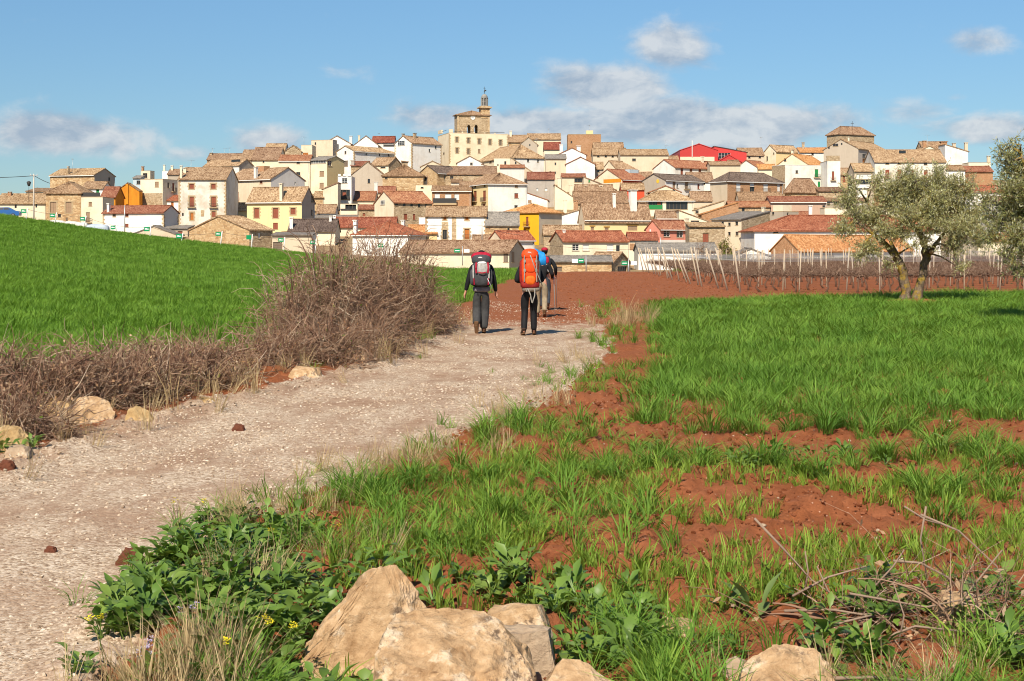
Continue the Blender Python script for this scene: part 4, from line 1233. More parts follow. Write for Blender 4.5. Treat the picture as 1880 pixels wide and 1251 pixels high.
h('white gabled house on the right skyline', 8, 914, 914, 1212, 302, 350, 0, 'a', 228, 'cream', 'tan', '', '1020,182,240,30,brick', ant='975,185;1045,130')
h('stone house with brown roof behind the white skyline gable', 8, 1010, 1010, 1235, 258, 320, 0, 'b', 192, 'ochre', 'tan', '', '1185,188,260,60,brick', dD=8)
h('tall white house with two slim cream chimneys at right', 8, 1200, 1200, 1397, 276, 410, 0, 'sr', 214, 'white', 'tan', '', '1275,202,300,30,beige;1387,197,320,30,beige', L=7)
h('low white house with brown roof edge behind the olive', 8, 1206, 1206, 1372, 432, 570, 0, 'b', 396, 'white', 'brown', '', L=7)
h('brick-red house with a dark doorway behind the olive', 8, 1376, 1376, 1612, 446, 570, 0, 'b', 404, 'brick', 'redbrown', 'B r 1378,470,1402,532', L=7)
h('cream skyline wall with a pale chimney near the right edge', 8, 1402, 1402, 1592, 372, 455, 0, 'f', 372, 'cream', 'tan', '', '1574,312,400,30,beige', L=6)
h('brown brick block below the dirty white house', 8, 546, 585, 722, 592, 725, 30, 'b', 548, 'beige', 'brown', wallB='brick')
h('long cream terrace behind the olive branches', 8, 160, 160, 905, 764, 860, 0, 'f', 764, 'cream', 'tan', 'B d 180,705,205,725', L=5)
h('grey-beige balcony house left of the olive crown', 8, 175, 175, 545, 700, 770, 0, 'b', 680, 'greybeige', 'brown', 'B d 182,708,206,740; B d 240,708,270,740; B w 455,712,488,752', L=6, dD=2)
h('white house with red roof seen through the olive', 8, 1345, 1345, 1705, 622, 770, 0, 'b', 572, 'white', 'red', 'B d 1420,650,1450,690; B d 1560,650,1590,690', L=9)
h('white house with brown roof at the far right edge', 8, 1625, 1625, 1960, 722, 960, 0, 'b', 668, 'white', 'brown', 'B d 1700,760,1740,810; B d 1820,760,1860,810', L=9)
h('pale ochre barn with orange roof behind the right olive', 8, 1480, 1480, 2000, 1042, 1210, 0, 'b', 985, 'cream', 'orange', '', L=9, cat='barn')
h('orange-roofed cream house seen between the two olives', 8, 900, 900, 1420, 880, 960, 0, 'b', 830, 'cream', 'orange', '', L=8)
# --- red sports hall
h('red metal sports hall with stepped gable on the skyline', 6, 982, 982, 1346, 292, 430, 0, 'a', 232, 'redmetal', 'redmetal', '', L=30, cat='sports hall', name='sports_hall', group=None, extras='cream_base,B,cream,984,356,1312,400,0.06,-0.1;mast,B,whitep,1096,200,1102,355,0.3,0.2', over=0.1)
h('glazed end block with grey roof of the sports hall', 6, 1312, 1312, 1620, 312, 430, 0, 'sr', 256, 'redmetal', 'dark', 'B k 1350,318,1465,402', L=12, dD=4, cat='sports hall', name='sports_hall', group=None)
h('low red metal gabled annex of the sports hall', 6, 1342, 1342, 1566, 402, 430, 0, 'a', 338, 'redmetal', 'redmetal', '', L=10, dD=-5, cat='sports hall', name='sports_hall', group=None)
# --- hermitage on the right crest
h('squat stone hermitage tower with a hipped roof and iron cross', 7, 1136, 1250, 1590, 132, 300, 25, 'h', 70, 'stone', 'tan', '', ant='', cat='tower', name='hermitage_tower', group=None, dD=4)
h('grey rendered hermitage nave with an arched vent and tall window', 7, 1106, 1437, 1747, 274, 480, 52, 'b', 188, 'greybeige', 'tan', 'A d 1195,230,1246,256; A d 1272,222,1286,242; A d 1150,255,1164,280; B d 1478,330,1512,372; B o 1478,374,1512,412', '1348,165,230,18,cream', wallB='grey', cat='chapel', name='chapel', group=None, dD=-6)

# --- small houses filling the lanes between the others
h('small ochre stone house squeezed right of the yellow house', 2, 1440, 1440, 1532, 690, 800, 0, 'b', 640, 'ochre', 'tan', '', L=6)
h('little white house with tan roof right of the yellow house', 2, 1470, 1470, 1642, 835, 880, 0, 'b', 764, 'white', 'tan', 'B y 1480,840,1500,872', L=6)
h('grey roof strip behind the long red-roofed house', 3, -45, -45, 582, 886, 905, 0, 'b', 866, 'pale', 'grey', '', L=5, dD=3)
h('small tan roofs between the villa and the brick house', 6, 1092, 1092, 1292, 772, 815, 0, 'b', 690, 'beige', 'tan', '', '1182,735,800,24,cream;1118,752,810,20,white', L=7)
h('low brown-roofed house left of the big brick house', 6, 1190, 1190, 1300, 740, 780, 0, 'b', 700, 'cream', 'redbrown', '', L=6, dD=4)
h('tiny red roof in front of the tall grey-beige gable', 3, 680, 680, 860, 640, 700, 0, 'b', 590, 'beige', 'redbrown', 'B r 770,650,800,690', L=5, dD=6)
h('low tan roof between the old barn and the white red-roofed house', 5, 250, 250, 420, 790, 830, 0, 'b', 745, 'stone', 'tan', '', L=5, dD=4)
h('low cream annex right of the mustard house', 5, 1100, 1100, 1180, 560, 640, 0, 'sb', 530, 'beige', 'tan', '', L=5, dD=5)
h('small tan-roofed house above the red-walled house', 6, 560, 560, 720, 560, 620, 0, 'b', 505, 'orange', 'tan', '', L=6, dD=8)
h('low white house with tan roof between the two white gables and the beige house', 6, 60, 60, 250, 470, 530, 0, 'b', 410, 'greybeige', 'tan', 'B d 190,480,212,505', L=7, dD=4)
h('brown roof tucked behind the pinkish beige house', 7, 880, 880, 1130, 770, 800, 0, 'b', 735, 'stone', 'brown', '', L=6, dD=8)
h('pale stone house between the long tan roof and the white attic wall', 2, 640, 640, 760, 335, 420, 0, 'b', 290, 'cream', 'tan', 'B d 680,350,700,372', L=7, dD=2)
h('small tan house between the mansion and the terrace house', 2, 40, 40, 150, 470, 560, 0, 'b', 425, 'greybeige', 'tan', '', '83,388,440,24,cream', L=7, dD=6)
h('white lean-to under the broad tan roof below the church', 3, 1400, 1400, 1500, 545, 600, 0, 'sb', 515, 'dirtywhite', 'brown', '', L=5, dD=4)
h('cream house end above the brick house with white blinds', 3, 1480, 1480, 1600, 580, 640, 0, 'b', 545, 'cream', 'tan', 'B d 1510,590,1535,620', L=6, dD=6)
h('small beige house left of the red metal sports hall', 6, 880, 880, 985, 380, 440, 0, 'b', 350, 'beige', 'tan', '', L=6, dD=4)
h('low tan house with brown roof right of the sports hall annex', 7, 200, 200, 300, 420, 470, 0, 'b', 390, 'beige', 'brown', '', L=6)

# ------------------------------------------------------------------ plants: materials
def mat_leaf(cols, trans=0.35, posvar=0.5, rough=0.6, back=None, spec=0.25):
    """thin leaf: colour differs plant by plant, light comes through"""
    m = bpy.data.materials.new('leaf')
    m.use_nodes = True
    g = NT(m.node_tree)
    b = m.node_tree.nodes['Principled BSDF']
    out = m.node_tree.nodes['Material Output']
    geo = g.node('ShaderNodeNewGeometry')
    r = g.rand()
    n = g.noise(geo.outputs['Position'], 0.55, 4, 0.6)
    f = g.math('ADD', g.math('MULTIPLY', r, 1 - posvar), g.math('MULTIPLY', g.rng(n, 0.3, 0.7), posvar))
    c = g.ramp(f, [(i / (len(cols) - 1), q) for i, q in enumerate(cols)])
    il = g.attr('tone')
    c = g.mix(1.0, c, g.ramp(il, [(0, (0.72, 0.72, 0.72)), (1, (1.25, 1.25, 1.2))]), 'MULTIPLY')
    if back is not None:
        c = g.mix(geo.outputs['Backfacing'], c, back)
    g.put(b.inputs['Base Color'], c)
    b.inputs['Roughness'].default_value = rough
    b.inputs['Specular IOR Level'].default_value = spec
    tr = g.node('ShaderNodeBsdfTranslucent')
    g.put(tr.inputs['Color'], g.mix(1.0, c, (1.25, 1.15, 0.6), 'MULTIPLY'))
    mx = g.node('ShaderNodeMixShader')
    mx.inputs[0].default_value = trans
    g.l.new(b.outputs[0], mx.inputs[1]); g.l.new(tr.outputs[0], mx.inputs[2])
    g.l.new(mx.outputs[0], out.inputs['Surface'])
    return m


M_CROP = mat_leaf([(0.100, 0.215, 0.022), (0.150, 0.285, 0.030), (0.210, 0.340, 0.048)], 0.35)
M_GRASS = mat_leaf([(0.085, 0.200, 0.024), (0.145, 0.275, 0.036), (0.220, 0.340, 0.055)], 0.38)
M_YOUNG = mat_leaf([(0.150, 0.260, 0.028), (0.210, 0.325, 0.042), (0.290, 0.380, 0.062)], 0.4)
M_STRAW = mat_leaf([(0.30, 0.21, 0.11), (0.42, 0.31, 0.17), (0.52, 0.41, 0.25)], 0.25)
M_WEED = mat_leaf([(0.090, 0.175, 0.030), (0.140, 0.235, 0.040), (0.220, 0.310, 0.065)], 0.3, 0.3, 0.45, spec=0.4)
M_PALEWEED = mat_leaf([(0.15, 0.22, 0.07), (0.22, 0.29, 0.10)], 0.3, 0.3)
for m_, nm_ in ((M_CROP, 'young_wheat'), (M_GRASS, 'field_grass'), (M_YOUNG, 'grass_shoots'), (M_STRAW, 'dry_straw'), (M_WEED, 'weed_leaves'), (M_PALEWEED, 'pale_weed_leaves')):
    m_.name = nm_


def tuft(seed, n, h, rad, width, bend, mat, spread=1.0, hv=0.35):
    """a tuft of curved tapering blades"""
    r = random.Random(seed)
    V = []; Fc = []; tone = []
    for i in range(n):
        a = r.uniform(0, 6.283); q = rad * math.sqrt(r.random())
        bx, by = q * math.cos(a), q * math.sin(a)
        la = a + r.uniform(-0.9, 0.9) if q > rad * 0.25 else r.uniform(0, 6.283)
        hh = h * (1 + r.uniform(-hv, hv))
        bd = bend * r.uniform(0.4, 1.5) * hh * spread
        w = width * r.uniform(0.7, 1.3)
        dx, dy = math.cos(la), math.sin(la)
        fa = la + 1.57 + r.uniform(-0.6, 0.6)
        wx, wy = math.cos(fa) * w / 2, math.sin(fa) * w / 2
        i0 = len(V)
        tn = r.random()
        for k, (t, ww) in enumerate(((0, 0.8), (0.45, 1.0), (0.8, 0.6), (1.0, 0.0))):
            z = hh * (t - 0.28 * bend * t * t) - (0.02 if k == 0 else 0)
            o = bd * t * t
            if ww > 0:
                V.append((bx + dx * o - wx * ww, by + dy * o - wy * ww, z)); V.append((bx + dx * o + wx * ww, by + dy * o + wy * ww, z)); tone += [tn, tn]
            else:
                V.append((bx + dx * o, by + dy * o, z)); tone.append(tn)
        Fc += [(i0, i0 + 1, i0 + 3, i0 + 2), (i0 + 2, i0 + 3, i0 + 5, i0 + 4), (i0 + 4, i0 + 5, i0 + 6)]
    me = mesh_np('tuft', V, [i for f in Fc for i in f], [len(f) for f in Fc], True)
    at_ = me.attributes.new('tone', 'FLOAT', 'POINT'); at_.data.foreach_set('value', np.asarray(tone, np.float32))
    me.materials.append(mat)
    return me


def leaf_faces(V, Fc, tone, base, dirv, up, length, width, droop, fold=0.25, tn=0.5, rows=5, lobes=0.0, r=None):
    """one broad leaf: 2 x rows quads, folded along the midrib"""
    dirv = dirv.normalized(); side = dirv.cross(up).normalized(); nrm = side.cross(dirv).normalized()
    i0 = len(V)
    for k in range(rows + 1):
        t = k / rows
        w = width * (math.sin(math.pi * min(1, t * 0.93 + 0.05)) ** 0.75) * (1.12 - 0.35 * abs(t - 0.6))
        if lobes and r:
            w *= 1 + lobes * (0.5 if k % 2 else -0.5) * r.uniform(0.5, 1.2)
        c = base + dirv * (length * t) + nrm * (-droop * length * t * t)
        V.append(tuple(c - side * w / 2 + nrm * fold * w / 2)); V.append(tuple(c)); V.append(tuple(c + side * w / 2 + nrm * fold * w / 2))
        tone += [tn, tn * 0.85, tn]
    for k in range(rows):
        a = i0 + 3 * k
        Fc += [(a, a + 1, a + 4, a + 3), (a + 1, a + 2, a + 5, a + 4)]


def weed_mesh(seed, n, length, width, height, mat, lobes=0.25, up_t=(0.25, 1.1), stalk=True):
    r = random.Random(seed)
    V = []; Fc = []; tone = []
    for i in range(n):
        a = r.uniform(0, 6.283)
        e = r.uniform(*up_t)
        hz = height * r.random() ** 0.8
        b0 = Vector((r.uniform(-.03, .03) + math.cos(a) * hz * 0.3, r.uniform(-.03, .03) + math.sin(a) * hz * 0.3, hz))
        d = Vector((math.cos(a) * math.cos(e), math.sin(a) * math.cos(e), math.sin(e)))
        ln = length * r.uniform(0.55, 1.2)
        st = ln * 0.35
        if stalk:
            i0 = len(V)
            p0 = Vector((0, 0, 0)) if hz < 0.06 else Vector((b0.x * 0.3, b0.y * 0.3, hz * 0.55))
            s = d.cross(Vector((0, 0, 1))).normalized() * 0.0035
            e1 = b0 + d * st
            V += [tuple(p0 - s), tuple(p0 + s), tuple(e1 + s), tuple(e1 - s)]; tone += [0.6] * 4
            Fc.append((i0, i0 + 1, i0 + 2, i0 + 3))
        leaf_faces(V, Fc, tone, b0 + d * st, d, Vector((0, 0, 1)), ln * 0.8, width * r.uniform(0.6, 1.2), r.uniform(0.1, 0.55), r.uniform(0.15, 0.4), r.random(), 5, lobes, r)
    me = mesh_np('weed', V, [i for f in Fc for i in f], [len(f) for f in Fc], True)
    at_ = me.attributes.new('tone', 'FLOAT', 'POINT'); at_.data.foreach_set('value', np.asarray(tone, np.float32))
    me.materials.append(mat)
    return me


def spread_points(n, x0, x1, d0, d1):
    return rng.uniform(x0, x1, n), rng.uniform(d0, d1, n)


def place(name, X, D, protos, sc, zs=None, tilt=0.12, label=None, cat=None, sink=0.0, idx=None):
    n = len(X)
    Z = gz(X, D) - sink
    rot = np.stack([rng.normal(0, tilt, n), rng.normal(0, tilt, n), rng.uniform(0, 6.283, n)], -1)
    s = np.asarray(sc, float) * np.ones(n)
    S = np.stack([s, s, s if zs is None else zs * np.ones(n)], -1)
    o = scatter(name, np.stack([X, D, Z], -1), rot, S, rng.integers(0, len(protos), n) if idx is None else idx, protos)
    tag(o, label, cat, kind='stuff')
    return o


# ---- left field: drilled young wheat, dense to the far edge of the rise
crop_p = [tuft(100 + i, 26, 0.15, 0.13, 0.0075, 0.55, M_CROP) for i in range(5)] + [tuft(150 + i, 70, 0.15, 0.36, 0.013, 0.45, M_CROP, hv=0.5) for i in range(5)]
XS, DS, SS, ZS, IX = [], [], [], [], []
for (d0, d1, dens, s, zsc) in ((12, 24, 42, 1.0, 1.0), (24, 45, 22, 1.45, 1.1), (45, 80, 9, 1.0, 1.15), (80, 132, 5, 1.35, 1.35)):
    xl_, xr_ = -0.40 * d1 - 2.5, 0.5
    n = int((xr_ - xl_) * (d1 - d0) * dens)
    x, d = spread_points(n, xl_, xr_, d0, d1)
    L_, R_ = path_edges(d)
    wob = (fbm(x * 0.8, d * 0.8, 31, 3) - 0.5) * 1.2
    # the bramble belt stays free; beyond it the crop reaches nearly to the track
    belt = np.interp(d, [0, 30, 36, 60, 140], [2.3, 2.6, 1.3, 1.0, 0.6])
    k = (x < L_ - belt + wob) & (x > -0.40 * d - 2.5) & (d < 131.5)
    row = 0.45 + 0.95 * vnoise(x * 0.12 + d * 0.05, (d * 0.75 + x * 0.66) * 1.3, 77)
    hgt = 0.55 + 0.5 * fbm(x * 0.35, d * 0.35, 78, 3) + 0.4 * vnoise(x * 0.12 + d * 0.05, (d * 0.75 + x * 0.66) * 1.3, 77)
    k &= rng.random(n) < row * 1.05
    XS.append(x[k]); DS.append(d[k]); SS.append(np.full(k.sum(), s) * (0.8 + 0.4 * rng.random(k.sum()))); ZS.append(zsc * hgt[k] * (0.8 + 0.4 * rng.random(k.sum()))); IX.append(rng.integers(0, 5, k.sum()) + (5 if d0 >= 45 else 0))
place('field_crop', np.concatenate(XS), np.concatenate(DS), crop_p, np.concatenate(SS), np.concatenate(ZS), 0.1, idx=np.concatenate(IX), label=
      'bright green young wheat covering the rising field beside the track', cat='crop')

# ---- right field: taller tufted grass, thinning to clumps on bare red soil in front
grass_p = [tuft(200 + i, 34, 0.20, 0.13, 0.0085, 0.75, M_GRASS, hv=0.45) for i in range(6)]
XS, DS, SS, ZS = [], [], [], []
def grass_cover(x, d):
    """share of the soil under grass"""
    L_, R_ = path_edges(d)
    edge = np.interp(d, [5, 9, 11, 12.5, 16.4, 24, 35, 44, 60], [-0.4, -0.6, -0.6, 0.1, 1.35, 2.5, 3.5, 4.3, 6.0])
    inside = sstep(x + (fbm(x * 1.5, d * 1.5, 61, 3) - 0.5) * 1.1, edge - 0.15, edge + 0.35)
    far = np.interp(x, [2, 4, 8, 14, 22], [43, 45, 48, 52, 54]) + (fbm(x * 0.6, d * 0 + 1, 62, 3) - 0.5) * 3
    inside = inside * (1 - sstep(d, far - 0.6, far + 0.6))
    thr = np.interp(d, [4, 8, 10.5, 13, 15, 17, 20, 60], [0.75, 0.71, 0.65, 0.60, 0.50, 0.31, 0.15, 0.11])
    streak = 0.55 * fbm(x * 0.55 + 3, d * 2.0, 63, 4) + 0.45 * fbm(x * 1.8, d * 2.6, 64, 3)
    c = sstep(streak, thr - 0.04, thr + 0.05)
    for (px, py, sx, sy) in ((930, 845, 95, 26), (1420, 785, 55, 18), (1300, 840, 130, 20), (1330, 905, 160, 26), (1690, 845, 80, 18), (1090, 745, 30, 50), (1180, 960, 150, 40), (1560, 900, 160, 20)):
        yy = HY + CAMH * F / d; xx = CX + x / d * F
        c = c * (1 - 0.9 * np.exp(-((xx - px) / sx) ** 2 - ((yy - py) / sy) ** 2))
    return inside * c
for (d0, d1, dens, s, zsc) in ((9.3, 14, 60, 0.7, 0.58), (14, 24, 34, 1.0, 0.95), (24, 38, 20, 1.3, 1.0), (38, 56, 12, 1.8, 1.05)):
    x, d = spread_points(int((0.42 * d1 + 3.0) * (d1 - d0) * dens), -1.2, 0.42 * d1 + 1.8, d0, d1)
    c = grass_cover(x, d)
    k = (rng.random(len(x)) < c) & (x < 0.40 * d + 2.0)
    # soil ring at the foot of the olive
    k &= ((x - 12.9) / 1.3) ** 2 + ((d - 46.3) / 2.2) ** 2 > 1
    x, d, c = x[k], d[k], c[k]
    hgt = 0.6 + 0.75 * fbm(x * 0.5, d * 0.5, 66, 3)
    XS.append(x); DS.append(d); SS.append(s * (0.7 + 0.6 * rng.random(len(x)))); ZS.append(zsc * hgt * (0.75 + 0.5 * rng.random(len(x))) * (0.6 + 0.4 * c))
place('field_grass', np.concatenate(XS), np.concatenate(DS), grass_p, np.concatenate(SS), np.concatenate(ZS), 0.14,
      'lush dark green tufted grass of the field around the olives', 'grass')

# ---- sparse yellow-green shoots in rows on the bare soil in front
young_p = [tuft(300 + i, 9, 0.11, 0.035, 0.007, 0.5, M_YOUNG, hv=0.5) for i in range(5)]
x, d = spread_points(20000, -1.6, 5.5, 5.2, 12.5)
cl = fbm(x * 1.5, d * 3.0, 71, 4)
L_, R_ = path_edges(d)
dn = sstep(cl, 0.45, 0.56) * sstep(x, R_ + 0.75, R_ + 1.3)
k = (rng.random(len(x)) < dn * 0.55 * np.interp(d, [5.2, 6.6, 7.3, 9.5, 10.5, 12.5], [0.06, 0.2, 1.0, 1.0, 0.7, 0.4])) & (x < 0.38 * d + 1.0)
place('grass_shoots', x[k], d[k], young_p, 0.55 + 0.6 * rng.random(k.sum()), None, 0.2, 'sparse yellow-green grass shoots on the bare red soil', 'grass')

# ---- verge grass: along the right edge of the track and round the rocks
verge_p = [tuft(400 + i, 22, 0.17, 0.07, 0.007, 0.9, M_GRASS, hv=0.5) for i in range(4)] + [tuft(420 + i, 16, 0.14, 0.06, 0.007, 0.8, M_YOUNG, hv=0.5) for i in range(2)]
XS, DS, SC = [], [], []
x, d = spread_points(15000, -2.4, 5.0, 4.6, 46)
L_, R_ = path_edges(d)
off = x - R_
dn = np.exp(-((off - 0.45) / 0.42) ** 2) * sstep(fbm(x * 1.6, d * 1.2, 81, 3), 0.44, 0.58) * np.interp(d, [4, 11, 14, 36, 45], [0.9, 0.8, 0.22, 0.18, 0.15])
k = rng.random(len(x)) < dn
XS.append(x[k]); DS.append(d[k]); SC.append(np.interp(d[k], [5, 20, 45], [0.6, 0.9, 1.3]) * (0.6 + 0.7 * rng.random(k.sum())))
# left foot of the hedge
x, d = spread_points(4000, -6, -0.8, 9, 40)
L_, R_ = path_edges(d)
dn = np.exp(-((x - L_ + 0.25) / 0.25) ** 2) * sstep(fbm(x * 1.2, d * 0.8, 83, 3), 0.56, 0.66)
k = rng.random(len(x)) < dn * 0.5
XS.append(x[k]); DS.append(d[k]); SC.append(0.7 + 0.6 * rng.random(k.sum()))
# bottom corner clumps among and in front of the rocks
for (px, py, D_, nn, sx, sy) in ((1215, 1225, 5.75, 50, .11, .2), (1130, 1150, 6.3, 16, .15, .2), (1260, 1130, 6.5, 22, .2, .2), (1760, 1245, 5.55, 60, .4, .1), (1640, 1245, 5.55, 25, .2, .08),
                                 (1870, 1180, 6.0, 40, .15, .25), (500, 1235, 5.55, 30, .2, .12), (760, 1000, 8.2, 50, .35, .3), (900, 960, 8.9, 90, .7, .4), (980, 870, 11, 60, .6, .4), (700, 930, 9.6, 70, .6, .5), (960, 800, 13.2, 50, .35, .5), (1110, 690, 19.5, 60, .5, 1.2)):
    c = at(px, py, D_)
    XS.append(rng.normal(c.x, sx, nn)); DS.append(rng.normal(D_, sy, nn)); SC.append(0.5 + 0.55 * rng.random(nn))
place('verge_grass', np.concatenate(XS), np.concatenate(DS), verge_p, np.concatenate(SC), None, 0.22, 'rough green verge grass along the gravel track', 'grass')

# ---- dry straw tufts
straw_p = [tuft(500 + i, 26, 0.26, 0.07, 0.0045, 0.45, M_STRAW, hv=0.5) for i in range(4)]
XS, DS, SC = [], [], []
for (px, py, D_, nn, sx, sy, sc_) in ((330, 1240, 5.6, 26, .12, .12, 1.0), (400, 1180, 5.9, 16, .1, .12, 1.0), (430, 1065, 7.2, 12, .12, .1, .8), (430, 965, 9.0, 20, .14, .16, .85), (560, 930, 9.7, 12, .2, .2, .7), (700, 860, 11.5, 26, .35, .3, .7),
                                       (800, 840, 12.0, 22, .35, .3, .7), (950, 770, 14.8, 12, .3, .4, .7), (1150, 590, 33.5, 26, .35, .9, 1.5), (1000, 735, 16.5, 12, .3, .4, .8), (1060, 660, 23, 10, .3, .8, 1.0), (1560, 1225, 5.6, 14, .2, .1, .7), (1720, 1215, 5.75, 7, .2, .1, .6), (250, 1215, 5.8, 10, .1, .1, .7), (640, 1000, 8.3, 10, .2, .2, .6)):
    c = at(px, py, D_)
    XS.append(rng.normal(c.x, sx, nn)); DS.append(rng.normal(D_, sy, nn)); SC.append(sc_ * (0.6 + 0.6 * rng.random(nn)))
x, d = spread_points(2600, -6.6, -0.8, 9, 36)
L_, R_ = path_edges(d)
k = rng.random(len(x)) < np.exp(-((x - L_ + 0.75) / 0.65) ** 2) * 0.34
XS.append(x[k]); DS.append(d[k]); SC.append(0.7 + 0.9 * rng.random(k.sum()))
place('dry_grass', np.concatenate(XS), np.concatenate(DS), straw_p, np.concatenate(SC), None, 0.25, 'bleached dry grass tufts beside the track', 'grass')

# ---- broad-leaved weeds
weed_p = [weed_mesh(600 + i, 15, 0.115, 0.05, 0.10, M_WEED) for i in range(5)] + [weed_mesh(620 + i, 13, 0.09, 0.055, 0.14, M_WEED, 0.1) for i in range(3)]
XS, DS, SC = [], [], []
x, d = spread_points(5200, -2.6, 0.2, 4.9, 9.6)
L_, R_ = path_edges(d)
off = x - R_
dn = sstep(off, -0.12, 0.1) * (1 - sstep(off, 0.55, 0.95)) * sstep(fbm(x * 2.2, d * 2.2, 91, 3), 0.38, 0.5) * (1 - sstep(d, 8.6, 9.4))
k = rng.random(len(x)) < dn * 0.6
XS.append(x[k]); DS.append(d[k]); SC.append(0.45 + 0.5 * rng.random(k.sum()))
for (px, py, D_, nn, sx, sy) in ((560, 1120, 6.7, 34, .22, .35), (470, 1190, 6.0, 26, .2, .3), (1000, 1060, 7.2, 26, .28, .14), (1120, 1110, 6.6, 26, .22, .25), (1080, 1170, 6.2, 10, .12, .1), (640, 1215, 5.55, 8, .07, .08), (860, 1060, 7.4, 8, .15, .1), (1640, 1090, 6.7, 14, .2, .2), (1560, 1160, 6.1, 12, .15, .15),
                                  (1850, 1130, 6.3, 14, .15, .25), (1740, 1030, 7.2, 14, .25, .2), (640, 1050, 7.5, 14, .3, .15), (560, 1235, 5.6, 12, .15, .1), (20, 840, 12.3, 10, .15, .2), (1590, 850, 12.0, 14, .5, .3), (1400, 860, 11.8, 10, .5, .3)):
    c = at(px, py, D_)
    XS.append(rng.normal(c.x, sx, nn)); DS.append(rng.normal(D_, sy, nn)); SC.append(0.45 + 0.55 * rng.random(nn))
place('weeds', np.concatenate(XS), np.concatenate(DS), weed_p, np.concatenate(SC), None, 0.2, 'broad-leaved green weeds crowding the track edge and the rocks', 'weeds')

# ---- flowers of the verge
def flower_mesh(seed, col_mat, h):
    r = random.Random(seed)
    mb = MB()
    mb.tube([(0, 0, 0), (r.uniform(-.02, .02), r.uniform(-.02, .02), h * .6), (r.uniform(-.03, .03), r.uniform(-.03, .03), h)], [0.0025, 0.002, 0.0015], 3, 0)
    top = Vector(mb.v[-1])
    for i in range(7):
        c = top + Vector((r.uniform(-.018, .018), r.uniform(-.018, .018), r.uniform(-.03, .01)))
        for k in range(4):
            a = k * 1.57 + r.random()
            d = Vector((math.cos(a), math.sin(a), 0.4)) * 0.011
            s = Vector((-math.sin(a), math.cos(a), 0)) * 0.005
            mb.quad(c, c + d - s, c + d * 1.25, c + d + s, 1)
    me = mb.mesh('flower')
    me.materials.append(M_YOUNG); me.materials.append(col_mat)
    return me
M_YELLOW = plain('yellow_petals', (0.72, 0.60, 0.02), 0.6)
M_PURPLE = plain('lilac_petals', (0.40, 0.34, 0.48), 0.6)
fy = [flower_mesh(700 + i, M_YELLOW, 0.22 + 0.05 * i) for i in range(3)]
fp = [flower_mesh(720 + i, M_PURPLE, 0.10) for i in range(2)]
XS, DS = [], []
for (px, py, D_, nn, s) in ((430, 1205, 5.75, 3, .05), (470, 1220, 5.7, 1, .06), (630, 1010, 7.8, 1, .05), (310, 960, 8.9, 1, .03), (520, 1040, 7.5, 1, .1), (380, 960, 9, 1, .1), (200, 1170, 6, 2, .05)):
    c = at(px, py, D_); XS.append(rng.normal(c.x, s, nn)); DS.append(rng.normal(D_, s, nn))
place('yellow_flowers', np.concatenate(XS), np.concatenate(DS), fy, 0.9, None, 0.15, 'small yellow mustard flowers among the weeds', 'flowers')
XS, DS = [], []
for (px, py, D_, nn, s) in ((345, 1120, 6.5, 4, .05), (290, 1180, 6.0, 4, .05), (450, 1060, 7.2, 2, .04)):
    c = at(px, py, D_); XS.append(rng.normal(c.x, s, nn)); DS.append(rng.normal(D_, s, nn))
place('lilac_flowers', np.concatenate(XS), np.concatenate(DS), fp, 1.0, None, 0.15, 'tiny lilac flowers low among the weeds', 'flowers')

# ------------------------------------------------------------------ stones
def pebble(seed, flat=0.6, subdiv=1):
    r = random.Random(seed)
    bm = bmesh.new()
    bmesh.ops.create_icosphere(bm, subdivisions=subdiv, radius=0.5)
    for v in bm.verts:
        q = 1 + r.uniform(-0.25, 0.25)
        v.co = Vector((v.co.x * q, v.co.y * q * 0.8, v.co.z * q * flat))
    me = bpy.data.meshes.new('pebble'); bm.to_mesh(me); bm.free()
    return me


def mat_gravel(g, b):
    c = g.ramp(g.rand(), [(0.0, (0.20, 0.135, 0.09)), (0.3, (0.37, 0.275, 0.19)), (0.6, (0.51, 0.40, 0.295)), (0.85, (0.60, 0.495, 0.385)), (1.0, (0.66, 0.575, 0.475))])
    n = g.noise(g.coord('Object'), 5, 3)
    g.put(b.inputs['Base Color'], g.mix(g.math('MULTIPLY', n, 0.4), c, (0.25, 0.18, 0.12)))
def mat_clod(g, b):
    c = g.ramp(g.rand(), [(0.0, (0.16, 0.050, 0.021)), (0.6, (0.25, 0.082, 0.036)), (1.0, (0.36, 0.135, 0.065))])
    g.put(b.inputs['Base Color'], c)
    g.put(b.inputs['Normal'], g.bump(g.noise(g.coord('Object'), 9, 4), 0.6, 0.05))
M_GRAVEL = material('gravel_stone', mat_gravel, 0.9, 0.2)
M_CLOD = material('red_clod', mat_clod, 0.98, 0.05)
peb = [pebble(800 + i) for i in range(5)]
for me in peb: me.materials.append(M_GRAVEL)
clods = [pebble(820 + i, 0.7, 2) for i in range(4)]
for me in clods: me.materials.append(M_CLOD)
XS, DS, SC = [], [], []
